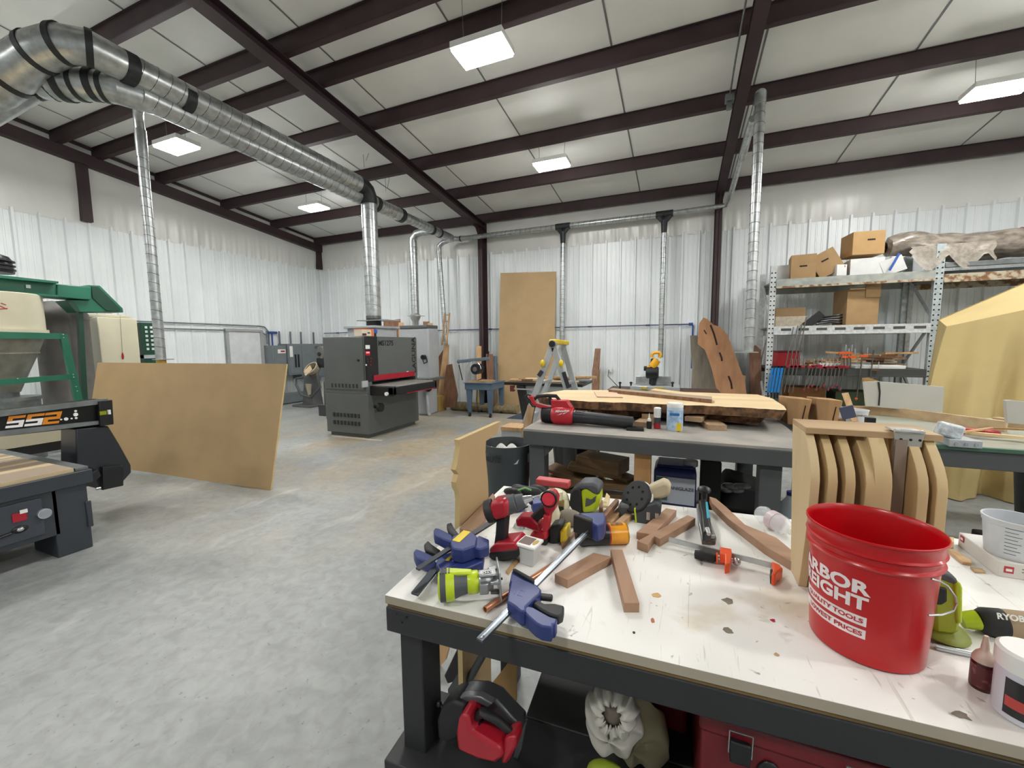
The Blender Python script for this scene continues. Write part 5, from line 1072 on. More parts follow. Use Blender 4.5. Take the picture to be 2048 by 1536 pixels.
# curved strips on the far bench
def strip(pts, z, wd, ht, m, lb, nm='curved_strip'):
    g = MB(); P = [tp(u, v, z) for u, v in pts]
    vs = []; 
    for i, p in enumerate(P):
        d = (P[min(i+1, len(P)-1)]-P[max(i-1, 0)]); d.z = 0; d.normalize(); nrm = Vector((-d.y, d.x, 0)); vs += [p-nrm*wd/2, p+nrm*wd/2, p+nrm*wd/2+Vector((0, 0, ht)), p-nrm*wd/2+Vector((0, 0, ht))]
    fs = [(0, 1, 2, 3), tuple(len(vs)-4+k for k in (3, 2, 1, 0))]
    for i in range(len(P)-1):
        for k in range(4): fs.append((i*4+k, i*4+4+k, i*4+4+(k+1) % 4, i*4+(k+1) % 4))
    g.add(vs, fs); return solo(nm, g, m, lb, 'strip')
strip([(1700, 829), (1760, 830), (1830, 838), (1900, 848), (1960, 857), (2012, 864)], ZT, .03, .075, wood('bent_oak', '#a68a68', '#c7ad88', 'x', 4), 'long curved wooden strip standing on edge across the far bench')
strip([(1990, 850), (2030, 856), (2090, 864)], ZT, .06, .06, wood('bent_oak2', '#9b7f5e', '#b89c78', 'x', 4), 'curved wooden piece at the right edge of the far bench')
strip([(1925, 866), (1985, 858), (2060, 862)], ZT+.04, .012, .012, PINE, 'slim pale stick resting crosswise on the far bench')
strip([(1930, 868), (2000, 874), (2100, 884)], ZT+.02, .03, .018, BLON, 'slim cream stick lying along the far bench')
g = MB(); a = tp(1930, 868); g.hexa([a+Vector(q) for q in ((-.1, 0, 0), (.16, -.06, 0), (.18, .0, 0), (-.08, .06, 0), (-.1, 0, .045), (.14, -.06, .04), (.16, 0, .04), (-.08, .06, .045))]); solo('red_tool', g, REDP, 'red tool body half hidden behind the curved strip', 'tool', bev=.01)
g = MB(); a, b = tp(1968, 892), tp(1890, 892); t = thing('power_box', 'small white power box with three sockets on the far bench edge', 'box', a)
x0_, x1_ = at(1893, 880, y=3.22).x, at(1960, 880, y=3.22).x; g.hexa([(x0_, 3.19, ZT), (x1_, 3.19, ZT), (x1_-.02, 3.36, ZT), (x0_+.02, 3.36, ZT), (x0_, 3.19, ZT+.045), (x1_, 3.19, ZT+.045), (x1_-.04, 3.33, ZT+.05), (x0_+.0, 3.33, ZT+.05)]); g.build('case', LGREY, t, bev=.003)
for k in range(3): g = MB(); x = x0_+.03+k*(x1_-x0_-.06)/2; g.cyl((x, 3.19, ZT+.022), (x, 3.183, ZT+.022), .008, n=10); g.build('socket', STEEL, t)
g = MB(); a = at(1888, 868, y=3.22); M = Matrix.Translation((a.x+.02, 3.24, ZT+.05)) @ Matrix.Rotation(.25, 4, 'Y'); g.box(-.06, .06, -.03, .03, 0, .085, M); solo('crumpled_packet', g, pm('crumpled_silver', '#c9cfd2', .3, .1, var=.25, scale=25, bump=.5), 'crumpled silver white packet on top of the power box', 'packet', bev=.015)
g = MB(); 
for k in range(5): p = tp(1590+k*9, 847+(k % 2)); g.ell((p.x, p.y, ZT+.012), .03, .02, .012)
solo('crumpled_foil', g, pm('foil_scrap', '#c7c2c4', .3, .3, var=.3, scale=30), 'crumpled clear wrapper lying at the bench end behind the rack of ribs', 'wrapper')
# --- under the middle bench
t = thing('trash_can', 'black trash can half hidden behind the middle bench', 'bin', at(1150, 990, z=0)); c = at(1150, 960, y=4.2)
g = MB(); g.lathe([(.2, 0), (.26, .62), (.28, .63), (.28, .67)], Matrix.Translation((c.x, 4.2, 0)), 32); g.build('can', BLACK, t); g = MB(); g.box(c.x+.24, c.x+.33, 4.12, 4.28, .55, .62); g.build('handle', BLACK, t)
g = MB(); p = at(1208, 905, z=.0); q = at(1200, 880, y=p.y)
g = MB(); a, b = at(1195, 893, y=4.35), at(1205, 925, y=4.35); g.bar(a, (b.x, 4.35, .1), .04, .03); g.cyl((b.x-.03, 4.33, .08), (b.x+.03, 4.33, .08), .06); solo('yellow_wheel_arm', g, pm('dull_yellow', '#a8862c', .5), 'yellow arm with a wheel beside the black trash can', 'wheel')
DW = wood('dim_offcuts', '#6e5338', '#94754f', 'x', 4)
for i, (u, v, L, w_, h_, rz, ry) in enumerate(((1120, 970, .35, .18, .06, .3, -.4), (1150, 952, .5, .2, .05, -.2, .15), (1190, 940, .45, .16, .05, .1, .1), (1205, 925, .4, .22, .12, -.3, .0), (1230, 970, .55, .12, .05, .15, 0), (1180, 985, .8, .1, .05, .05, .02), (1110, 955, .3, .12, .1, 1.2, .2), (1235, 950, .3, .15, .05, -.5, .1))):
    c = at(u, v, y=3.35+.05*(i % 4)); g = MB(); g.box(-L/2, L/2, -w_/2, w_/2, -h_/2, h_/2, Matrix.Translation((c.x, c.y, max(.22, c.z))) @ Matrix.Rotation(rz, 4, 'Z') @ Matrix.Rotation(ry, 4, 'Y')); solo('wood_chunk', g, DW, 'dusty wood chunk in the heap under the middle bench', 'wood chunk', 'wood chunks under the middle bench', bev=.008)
t = thing('blue_jug', 'blue plastic drum with a grey label on the shelf under the middle bench', 'drum', at(1350, 1000, y=3.3))
a, b = at(1306, 1000, y=3.2), at(1392, 1000, y=3.2); NB = pm('navy_plastic', '#1f2c66', .35)
g = MB(); g.box(a.x, b.x, 3.2, 3.5, .16, .56); g.build('drum', NB, t, bev=.03); g = MB(); g.box(a.x+.02, b.x-.02, 3.23, 3.47, .56, .58); g.build('shoulder', NB, t, bev=.01)
g = MB(); g.box(a.x+.02, b.x-.01, 3.195, 3.2, .3, .5); l = g.build('label', pm('label_blue_grey', '#c3c8d2', .5), t)
g = MB(); g.box(a.x+.065, a.x+.085, 3.19, 3.195, .41, .49); g.build('red_square', REDP, l); g = MB(); g.cyl((a.x+.26, 3.32, .57), (a.x+.26, 3.32, .61), .05); g.build('cap', LGREY, t); g = MB(); g.box(a.x+.021, a.x+.1, 3.192, 3.196, .32, .495); g.build('green_part', pm('teal_label', '#4f7068', .5), l)
text('ANIGLAZE', .035, fr(((a.x+b.x)/2+.05, 3.19, .42), (1, 0, 0), (0, -1, 0)), 'label_lettering', BLACK, l)
g = MB(); a, b = at(1400, 1000, y=3.3), at(1437, 930, y=3.3); t = thing('block_form', 'black concrete block with a round hole beside the blue drum', 'block', (a.x, 3.3, .16)); g.box(a.x, b.x+.02, 3.28, 3.46, .16, b.z+.02); g.build('block', pm('black_block', '#1d1d1c', .8), t, bev=.004); g = MB(); g.cyl((a.x+.08, 3.37, b.z+.02), (a.x+.08, 3.37, b.z+.022), .04); g.build('hole', pm('hole_black', '#050505', 1), t)
g = MB(); 
for k in range(7): g.ell(at(1445+k*7, 975+5*math.sin(k*2), y=3.4), .05, .04, .02)
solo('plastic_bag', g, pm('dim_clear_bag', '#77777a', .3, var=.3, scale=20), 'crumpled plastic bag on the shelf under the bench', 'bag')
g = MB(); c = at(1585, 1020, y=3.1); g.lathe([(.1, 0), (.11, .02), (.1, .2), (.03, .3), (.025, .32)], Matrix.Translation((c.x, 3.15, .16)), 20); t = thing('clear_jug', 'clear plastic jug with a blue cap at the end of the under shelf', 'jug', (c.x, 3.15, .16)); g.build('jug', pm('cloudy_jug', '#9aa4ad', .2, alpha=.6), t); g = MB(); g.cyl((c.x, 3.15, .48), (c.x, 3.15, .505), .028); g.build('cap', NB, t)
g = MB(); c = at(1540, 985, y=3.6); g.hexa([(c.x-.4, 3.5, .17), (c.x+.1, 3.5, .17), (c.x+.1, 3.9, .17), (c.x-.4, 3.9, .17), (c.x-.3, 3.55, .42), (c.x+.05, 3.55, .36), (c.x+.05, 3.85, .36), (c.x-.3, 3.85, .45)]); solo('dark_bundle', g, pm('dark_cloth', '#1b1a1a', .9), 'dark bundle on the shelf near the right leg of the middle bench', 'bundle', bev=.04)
# stuff under the far bench
g = MB(); a = at(1990, 960, z=0); t = thing('dark_bin', 'dark green grey bin under the right end of the far bench', 'bin', a); g.lathe([(.22, 0), (.27, .6), (.29, .62)], Matrix.Translation((2.5, 3.9, 0)), 28); g.build('can', pm('dark_green_grey', '#2c3330', .6), t)
g = MB(); a = at(1950, 1000, z=0)
for k in range(4): g.box(1.72+.01*k, 2.05-.01*k, 3.15+.01*k, 3.4, .0+.08*k, .075+.08*k)
solo('stone_stack', g, pm('dark_stones', '#35302b', .9, var=.25, scale=12), 'dark stack of slates on the floor below the far bench', 'stack', bev=.01)
g = MB(); c = at(1900, 1060, z=0); g.hexa([(1.1, 2.6, .0), (1.9, 2.5, 0), (1.95, 2.85, 0), (1.15, 3.0, 0), (1.15, 2.65, .14), (1.85, 2.55, .12), (1.9, 2.8, .12), (1.2, 2.9, .14)]); solo('dark_bag', g, pm('dark_cloth', '#1b1a1a', .9), 'black bag on the floor between the two benches', 'bag', bev=.04)
g = MB(); g.lathe([(.12, 0), (.13, .02), (.13, .3), (.0, .31)], Matrix.Translation((1.56, 2.35, 0)), 24); solo('blue_tub', g, NB, 'dark blue tub on the floor behind the front bench', 'tub')
# --- grey trash can at left of the benches
t = thing('grey_trash_can', 'grey round trash can with white bags inside, left of the middle bench', 'bin', at(1010, 1040, z=0))
c = at(1012, 985, y=2.93); cx_, cy2 = at(1014, 880, y=3.0).x, 3.0
R1 = (at(1056, 885, y=3.0).x-at(966, 885, y=3.0).x)/2; zr = at(1014, 884, y=3.0).z
CAN = pm('dark_grey_can', '#3d4346', .5)
g = MB(); MB.capt = False; g.lathe([(R1*.78, 0), (R1*.8, .02), (R1*.96, zr-.06), (R1*1.0, zr-.05), (R1*1.02, zr), (R1*.97, zr), (R1*.93, zr-.06), (R1*.76, .03), (0, .03)], Matrix.Translation((cx_, cy2, 0)), 40); MB.capt = True; g.build('can', CAN, t)
text('BRUTE', .055, fr((cx_-.05, cy2-R1*.985, zr-.1), (1, -.06, 0), (-.06, -1, .1)), 'can_lettering', BLACK, t, bold=.001)
g = MB(); g.box(cx_+R1-.01, cx_+R1+.05, cy2-.05, cy2+.05, zr-.14, zr-.06); g.build('handle', CAN, t, bev=.01)
g = MB(); rr = random.Random(4)
g.grid(lambda a, b: (cx_+(a-.5)*R1*1.5*(1-.0), cy2+(b-.5)*R1*1.5, zr-.05+.035*math.sin(a*9+b*4)*math.cos(b*11+a*3)-.12*((a-.5)**2+(b-.5)**2)), 40, 40); solo('white_bags', g, pm('white_bag_plastic', '#c9c8c2', .4, var=.12, scale=12), 'crumpled white bags stuffed in the grey trash can', 'bag')
# plank leaning against the bench corner and small cart behind
g = MB(); g.bar(at(1063, 812, y=3.5), (at(1030, 890, y=3.4).x, 3.3, .02), .07, .03, (0, -1, 0)); solo('leaning_plank', g, OAK, 'short tan plank leaning on the left end of the middle bench', 'plank')
g = MB(); a, b = at(1003, 855, y=4.1), at(1044, 855, y=4.1); t = thing('low_panel', 'low white panel with a brown top edge on the floor behind the grey trash can', 'panel', (a.x, 4.1, 0)); g.box(a.x, b.x, 4.1, 4.35, .0, at(1003, 853, y=4.1).z-.04); g.build('panel', LGREY, t); g = MB(); g.box(a.x, b.x, 4.08, 4.35, at(1003, 853, y=4.1).z-.04, at(1003, 853, y=4.1).z); g.build('brown_edge', OAK, t)
# ---------------- front bench ----------------
FX0, FX1, FY0, FY1 = -.673, 2.1, .782, 1.66
def table_mat():
    m = bpy.data.materials.new('stained_white_top'); m.use_nodes = True; nt = m.node_tree; N = nt.nodes; L = nt.links; b = N['Principled BSDF']
    tc = N.new('ShaderNodeTexCoord')
    def nz(s, d, dist=0, st=(1, 1, 1)):
        n = N.new('ShaderNodeTexNoise'); n.inputs['Scale'].default_value = s; n.inputs['Detail'].default_value = d; n.inputs['Distortion'].default_value = dist
        mp = N.new('ShaderNodeMapping'); mp.inputs['Scale'].default_value = st; L.new(tc.outputs['Object'], mp.inputs[0]); L.new(mp.outputs[0], n.inputs[0]); return n
    def ramp(src, p0, c0, p1, c1):
        r = N.new('ShaderNodeValToRGB'); e = r.color_ramp.elements; e[0].position = p0; e[0].color = srgb(c0); e[1].position = p1; e[1].color = srgb(c1); L.new(src, r.inputs[0]); return r.outputs[0]
    def mul(a, c, f=1.0):
        x = N.new('ShaderNodeMix'); x.data_type = 'RGBA'; x.blend_type = 'MULTIPLY'; x.inputs[0].default_value = f; L.new(a, x.inputs[6]); L.new(c, x.inputs[7]); return x.outputs[2]
    base = ramp(nz(1.6, 4).outputs[0], .3, '#dddcd6', .7, '#eceae6')
    tan = ramp(nz(3.5, 6, .5).outputs[0], .58, '#ffffff', .72, '#d9c9a6')
    dots = ramp(nz(28, 5, 1.0).outputs[0], .27, '#7d7668', .33, '#ffffff')
    gl = ramp(nz(5, 8, 1.5, (1, 2.2, 1)).outputs[0], .66, '#ffffff', .74, '#b3aa93')
    scr = ramp(nz(6, 9, 2.5, (8, .5, 1)).outputs[0], .3, '#cfcdc5', .35, '#ffffff')
    o = mul(mul(mul(mul(base, tan, .8), dots, .75), gl, .5), scr, .6)
    L.new(o, b.inputs['Base Color']); b.inputs['Roughness'].default_value = .42
    return m
EDGE = pm('tan_melamine_edge', '#a59b8a', .6, var=.06); PLY = wood('plywood_layer', '#5d4a2c', '#8a6f45', 'x', 6)
t = thing('workbench', 'front workbench with a stained white top and charcoal frame, nearest the viewer', 'workbench', (.7, 1.2, 0)); FT = t
TM = Matrix.Translation((-.673, .782, 0)) @ Matrix.Rotation(.042, 4, 'Z')
g = MB(TM); g.box(0, 2.8, 0, .845, ZT-.001, ZT); g.m = [0]*6; g.mi = 1; g.box(0, 2.8, 0, .845, ZT-.022, ZT-.001); g.build('bench_top', [table_mat(), EDGE], t)
g = MB(TM); g.box(.004, 2.8, .004, .84, ZT-.032, ZT-.022); g.build('plywood_layer', PLY, t)
FR = pm('charcoal_bench_paint', '#28292b', .55, var=.08, scale=4, bump=.08, bscale=20)
g = MB(TM); zz = ZT-.032; zl2 = zz-.065; g.box(0, 2.8, 0, .04, zl2, zz); g.box(0, 2.8, .8, .84, zl2, zz); g.box(0, .04, .041, .799, zl2, zz); g.build('apron', FR, t, bev=.003)
for (u, v) in ((792, 1229), (812, 1236), (803, 1246)): p = at(u, v, y=FY0); g = MB(); g.cyl((p.x, FY0+.004, p.z), (p.x, FY0-.0, p.z), .0025, n=8); g.build('screw', BLACK, t)
for (x, y) in ((.018, .03), (.018, .73), (2.6, .03), (2.6, .73)): g = MB(TM); g.box(x, x+.066, y, y+.09, .0, zz-.02); g.build('leg', FR, t, bev=.004)
ZS = .425
g = MB(TM); g.box(-.01, 2.8, -.02, .22, ZS-.04, ZS); g.box(.3, 2.8, .221, .75, ZS-.04, ZS); g.build('lower_shelf', FR, t, bev=.004)
def zext(pix, h, th): g = MB(); ext(g, pix, (0, 0, -th), z=ZT+h); return g
def part(g, nm, m, par, bev=.002, **k): return g.build(nm, m, par, bev=bev, **k)
# debris
for (u, v, s, m, lb) in ((1305, 1241, .008, pm('copper_scrap', '#c98766', .35, .6), 'small copper coloured ring scrap near the front edge'), (1315, 1192, .012, pm('wood_shaving', '#c9a670', .8), 'pale wood shaving on the open bench top'),
        (1455, 1202, .014, GREYW, 'flake of dried grey glue in the middle of the white top'), (1457, 1262, .011, GREYW, 'smaller flake of dried grey glue nearer the front edge'), (1546, 1241, .006, REDP, 'tiny dark red chip left of the bucket'), (1553, 1310, .006, OAK, 'tiny tan splinter near the front edge'),
        (1925, 1432, .012, GREYW, 'grey chip by the white jar'), (1268, 1266, .004, BLACK, 'tiny black speck on the white top')):
    c = tp(u, v); g = MB(); k = random.Random(u); g.prism([(s*k.uniform(.4, 1.2)*math.cos(a*PI/4), s*k.uniform(.4, 1.1)*math.sin(a*PI/4)) for a in range(8)], .0015, Matrix.Translation((c.x, c.y, ZT))); solo('debris_chip', g, m, lb, 'debris')
# wood blocks
def top_block(pix, h, lb, m=WALX, nm='wood_block', z0=0):
    P = [tp(u, v, ZT+z0+h) for u, v in pix]; n = len(P); a = sum(P[i].x*P[(i+1) % n].y-P[(i+1) % n].x*P[i].y for i in range(n))
    if a < 0: P = P[::-1]
    g = MB(); g.add([Vector((p.x, p.y, ZT+z0)) for p in P]+P, [tuple(range(n))[::-1], tuple(range(n, 2*n))]+[(i, (i+1) % n, n+(i+1) % n, n+i) for i in range(n)]); return solo(nm, g, m, lb, 'block', bev=.0012)
WB1 = wood('walnut_face', '#8e6b53', '#ad8a70', 'x', 4, .55, 10)
top_block([(1109, 1148), (1187, 1105), (1223, 1113), (1135, 1160)], .024, 'walnut block lying at a slant beside the long blue clamp', WB1)
top_block([(1221, 1099), (1245, 1099), (1279, 1206), (1248, 1206)], .024, 'walnut block pointing toward the viewer in the middle of the white top', wood('walnut_face_y', '#8e6b53', '#ad8a70', 'y', 4, .55, 10))
top_block([(1273, 1064), (1332, 1016), (1353, 1020), (1306, 1069)], .024, 'walnut block nearest the overturned disc sander', WB1)
top_block([(1274, 1082), (1304, 1066), (1375, 1030), (1391, 1036), (1320, 1078), (1309, 1072), (1305, 1076), (1296, 1090)], .026, 'notched walnut block with a step cut in its end', WB1)
top_block([(1419, 993), (1432, 997), (1453, 1014), (1490, 1049), (1553, 1075), (1618, 1128), (1640, 1150), (1630, 1152), (1530, 1092), (1455, 1036), (1424, 1006)], .026, 'long curved walnut piece running from the planer to the rack of ribs', WB1, 'curved_piece')
top_block([(1122, 1082), (1150, 1058), (1153, 1062), (1124, 1092)], .012, 'thin walnut stick under the orange can', WB1, 'stick')
top_block([(1011, 1142), (1032, 1115), (1038, 1120), (1017, 1147)], .006, 'thin dark stick behind the little screw tub', OAK, 'stick')
for i, (pix, h, z0, m, lb) in enumerate((([(1205, 1010), (1213, 985), (1220, 992), (1216, 1012)], .01, .03, BLON, 'pale offcut standing at the top of the scrap heap'), ([(1202, 1028), (1232, 996), (1238, 1000), (1210, 1034)], .02, .02, WALNUT, 'dark walnut wedge in the scrap heap'),
        ([(1210, 1040), (1262, 988), (1268, 992), (1222, 1046)], .014, .0, OAK, 'long tan stick pointing away in the scrap heap'), ([(1216, 1056), (1280, 1000), (1290, 1006), (1226, 1062)], .02, 0, OAK, 'wider tan stick in front in the scrap heap'), ([(1198, 1000), (1206, 1000), (1206, 1022), (1198, 1022)], .012, .0, REDW, 'reddish offcut beside the lime sander'))):
    top_block(pix, h, lb, m, 'offcut', z0)
top_block([(919, 1056), (986, 986), (990, 992), (968, 1042), (947, 1063), (924, 1058)], .02, 'brown wedge of walnut on the left edge of the white top', wood('wedge_wood', '#85664f', '#a88a6c', 'y', 5), 'wedge')
# clamps
NAVY = pm('clamp_navy', '#26346f', .4, var=.05); BBAR = pm('clamp_bar_dark', '#55595e', .3, .8, var=.06); BKR = pm('black_rubber', '#1b1c1e', .55)
def clamp(lb, parts, grp=None):
    c = tp(*parts[0][3][0]); t = thing('quick_clamp', lb, 'clamp', (c.x, c.y, ZT), group=grp)
    for nm, h, th, pix, m in parts: part(zext(pix, h, th), nm, m, t, .004 if nm != 'bar' else .001)
    return t
t = clamp('long blue and black quick grip bar clamp lying across the front of the white top', [
    ('body', .048, .036, [(1016, 1186), (1022, 1159), (1039, 1158), (1068, 1164), (1083, 1179), (1080, 1187), (1068, 1197), (1052, 1213), (1052, 1222), (1041, 1222), (1031, 1213), (1014, 1202)], NAVY),
    ('jaw', .046, .03, [(1018, 1168), (1024, 1140), (1068, 1160), (1068, 1170), (1030, 1163)], NAVY), ('jaw_pad', .056, .056, [(1024, 1137), (1030, 1135), (1070, 1157), (1067, 1162)], BKR),
    ('handle', .044, .034, [(1046, 1209), (1066, 1214), (1084, 1224), (1100, 1233), (1115, 1237), (1111, 1247), (1105, 1248), (1104, 1255), (1084, 1252), (1071, 1245), (1059, 1234), (1046, 1221)], NAVY),
    ('trigger', .04, .022, [(1067, 1196), (1089, 1206), (1109, 1206), (1129, 1211), (1126, 1227), (1116, 1233), (1098, 1227), (1082, 1218), (1066, 1208)], BKR), ('release_lever', .038, .012, [(1079, 1184), (1106, 1187), (1105, 1196), (1078, 1193)], BKR),
    ('fixed_jaw', .105, .05, [(1156, 1026), (1208, 1024), (1212, 1036), (1208, 1046), (1195, 1052), (1184, 1046), (1180, 1036)], NAVY), ('fixed_pad', .11, .055, [(1146, 1030), (1150, 1026), (1186, 1036), (1184, 1043)], BKR)])
g = MB(); a, b = tp(959, 1281, ZT+.012), tp(1189, 1050, ZT+.08); g.bar(a, b, .017, .006); bb_ = g.build('bar', pm('bar_steel', '#5f666d', .3, .8, var=.02), t, bev=.001)
g = MB(); n_ = fr(a, b-a); g.box(.004, (b-a).length-.004, -.002, .002, .003, .0035, n_); g.build('groove', pm('groove_bright', '#c2c8cc', .2, .8), bb_)
g = MB(); p = tp(1041, 1186, ZT+.0482)
for a, b in (((-.012, -.01), (-.012, .012)), ((-.004, -.01), (.008, -.01)), ((-.004, -.01), (-.004, .01)), ((-.004, .01), (.008, .01)), ((.008, -.01), (.006, .01))): g.bar(p+Vector((a[0], a[1], 0)), p+Vector((b[0], b[1], 0)), .0012, .0008)
g.build('moulded_mark', pm('pale_navy', '#4b5a94', .5), t)
g = MB(); p = tp(962, 1277, ZT+.0172); g.cyl(p, p+Vector((0, 0, .0005)), .002, n=8); p = tp(967, 1272, ZT+.0182); g.cyl(p, p+Vector((0, 0, .0005)), .002, n=8); g.build('pin_hole', BLACK, t)
t = clamp('blue quick clamp with a yellow label, upper one of the pair at the left edge', [
    ('bar', .068, .006, [(831, 1134), (838, 1138), (992, 1042), (985, 1036)], BBAR), ('body', .085, .04, [(901, 1086), (904, 1072), (930, 1060), (946, 1063), (955, 1074), (953, 1090), (925, 1100), (905, 1096)], NAVY),
    ('jaw', .08, .03, [(948, 1078), (958, 1070), (978, 1078), (978, 1092), (960, 1098), (945, 1094)], NAVY), ('handle', .082, .03, [(867, 1060), (870, 1055), (878, 1056), (905, 1070), (906, 1084), (888, 1078), (869, 1068)], NAVY),
    ('trigger', .086, .02, [(893, 1047), (903, 1044), (908, 1054), (917, 1066), (910, 1072), (898, 1062)], BKR), ('yellow_label', .0865, .002, [(904, 1080), (927, 1060), (942, 1063), (919, 1084)], pm('label_yellow', '#e3c92f', .4))], 'pair of blue clamps at the left edge')
t = clamp('blue quick clamp with a grey label, lower one of the pair at the left edge', [
    ('bar', .025, .006, [(822, 1184), (836, 1189), (885, 1128), (930, 1100), (924, 1094), (874, 1122)], BBAR), ('body', .042, .034, [(872, 1128), (876, 1112), (900, 1104), (925, 1104), (930, 1114), (905, 1132), (880, 1140)], NAVY),
    ('jaw', .045, .03, [(905, 1132), (940, 1098), (962, 1094), (969, 1104), (966, 1122), (930, 1137), (912, 1138)], NAVY), ('handle', .04, .03, [(827, 1103), (832, 1097), (842, 1100), (868, 1112), (872, 1124), (850, 1122), (832, 1114)], NAVY),
    ('trigger', .046, .02, [(848, 1088), (856, 1080), (864, 1088), (882, 1100), (874, 1107), (852, 1099)], BKR), ('grey_label', .0435, .002, [(904, 1122), (915, 1106), (928, 1105), (918, 1120)], LGREY), ('yellow_stripe', .0437, .002, [(890, 1120), (905, 1106), (912, 1106), (897, 1121)], pm('label_yellow', '#e3c92f', .4))], 'pair of blue clamps at the left edge')
for i, (du, lb) in enumerate(((0, 'small blue clamp head at the far left corner of the white top, left one'), (44, 'small blue clamp head at the far left corner of the white top, right one'))):
    t = clamp(lb, [('jaw', .04, .035, [(1018+du, 1000), (1024+du, 990), (1038+du, 988), (1050+du, 998), (1046+du, 1005), (1022+du, 1008)], NAVY), ('jaw_pad', .046, .02, [(1012+du, 996), (1018+du, 990), (1024+du, 994), (1018+du, 1002)], BKR), ('bar', .02, .006, [(1040+du, 1000), (1046+du, 998), (1056+du, 1012), (1050+du, 1014)], BBAR)], 'small clamp heads at the far left corner')
g = MB(); 
for (u, v, rx, ry) in ((1025, 982, .04, .02), (1045, 978, .05, .025), (1062, 980, .05, .02), (1075, 976, .04, .02), (1036, 975, .03, .02)): p = tp(u, v, ZT+.02); g.ell((p.x, p.y, ZT+.016), rx, ry, .018)
t = thing('work_gloves', 'black gloves with green print at the far left corner of the white top', 'gloves', tp(1050, 982)); g.build('glove', BKR, t); g = MB(); g.tube([tp(1036, 980, ZT+.04), tp(1050, 976, ZT+.042), tp(1062, 980, ZT+.042)], .004); g.build('green_print', pm('green_print', '#5f9a52', .5), t)
# trim router
LIME = pm('lime_plastic', '#b4c820', .35, var=.04); CGP = pm('grey_rubber', '#4b4e52', .55, var=.06); ZNC = pm('cast_zinc', '#9c9fa1', .35, .75, var=.08)
a, b = tp(876, 1172, ZT+.042), tp(998, 1158, ZT+.046); MR = fr(a, b-a); L_ = (b-a).length
t = thing('trim_router', 'lime green and grey trim router lying on its side at the front left', 'router', M=MR)
RX = Matrix.Rotation(PI/2, 4, 'Y')
def rl(prof, nm, m, par=None, n=28, off=(0, 0, 0), sq=1.0):
    g = MB(); g.lathe(prof, Matrix.Translation(off) @ RX @ Matrix.Scale(sq, 4, (0, 1, 0)), n); return g.build(nm, m, par or t, w=False)
k = L_/.172
rl([(0, 0), (.034*k, .001), (.042*k, .008), (.043*k, .03), (.039*k, .04)], 'battery_end', LIME); rl([(.0425*k, .006), (.043*k, .016), (.0425*k, .02)], 'rubber_bumper', CGP)
rl([(.039*k, .038), (.032*k, .055), (.028*k, .072)], 'grip_band', CGP); rl([(.027*k, .07), (.031*k, .076), (.031*k, .096), (.028*k, .1), (.02, .1)], 'motor_housing', LIME)
g = MB(); g.hexa([(.02, -.014, .03*k), (.085, -.008, .024*k), (.085, .01, .024*k), (.02, .016, .03*k), (.02, -.014, .0435*k), (.085, -.008, .034*k), (.085, .01, .034*k), (.02, .016, .0435*k)]); g.build('top_stripe', LIME, t, bev=.004, w=False)
for i in range(4): g = MB(); g.box(.006+i*.007, .009+i*.007, -.012, .012, .041*k, .0445*k); g.build('vent', CGP, t, w=False)
rl([(.026*k, .098), (.029*k, .102), (.029*k, .128), (.024*k, .135)], 'clamp_collar', ZNC)
g = MB(); g.box(.1, .122, -.04*k, -.022*k, -.016, .012); g.build('clamp_lever', ZNC, t, bev=.003, w=False)
g = MB()
for s in ((-.03, .012), (.03, .012), (0, -.034)): g.bar((.128, s[0]*k, s[1]*k), (.17*k, s[0]*1.2*k, s[1]*1.1*k), .016, .008, (0, 0, 1))
g.cyl((.13, 0, 0), (.155, 0, 0), .012); g.build('base_legs', ZNC, t, bev=.002, w=False)
g = MB(); g.cyl((.15, 0, 0), (.182*k, 0, 0), .003); g.build('bit', BLACK, t, w=False)
g = MB(); g.box(.169*k, .174*k, -.044*k, .044*k, -.044*k, .044*k); g.build('base_plate', GALV, t, bev=.002, w=False)
g = MB(); g.box(.1, .165*k, -.026*k, .005, .024*k, .031*k); lp_ = g.build('top_shield', ZNC, t, bev=.003, w=False)
g = MB(); g.box(.112, .15*k, -.02*k, -.006, .031*k, .0318*k); lb_ = g.build('name_plate', BLACK, t, w=False)
text('RYOBI', .0125, Matrix.Translation((.1335*k, -.013*k, .0319*k)) @ Matrix.Rotation(PI, 4, 'Z'), 'brand_lettering', WHITE, t, w=False)
# copper tube
g = MB(); g.capt = g.capb = False; a, b = tp(970, 1219, ZT+.009), tp(1118, 1122, ZT+.009); MC_ = fr(a, b-a); L_ = (b-a).length
g.lathe([(.0062, 0), (.0078, 0), (.0078, L_), (.0062, L_), (.0062, 0)], MC_ @ RX, 20); solo('copper_pipe', g, pm('copper', '#d1946f', .3, .7, var=.08), 'copper pipe lying under the long blue clamp', 'pipe')
# drill
def yx(pix, y, dep, nm, m, par, bev=.004, **k): g = MB(); ext(g, pix, (0, dep, 0), y=y-dep/2); return g.build(nm, m, par, bev=bev, **k)
MRED = pm('tool_red2', '#a81a2c', .35, var=.04)
y0 = tp(1005, 1122).y+.03
t = thing('cordless_drill', 'red and black cordless drill standing on its battery at the left of the heap', 'drill', tp(1005, 1118))
yx([(977, 1100), (990, 1088), (1028, 1084), (1036, 1092), (1036, 1104), (1022, 1114), (980, 1112)], y0, .075, 'battery_shell', MRED, t, .006); yx([(977, 1106), (1036, 1098), (1037, 1112), (1034, 1118), (1006, 1123), (984, 1120), (977, 1116)], y0, .08, 'battery_base', BKR, t, .005)
yx([(992, 1040), (1012, 1036), (1010, 1060), (1008, 1086), (1018, 1090), (1000, 1096), (987, 1092), (990, 1070)], y0, .035, 'handle', BKR, t, .008)
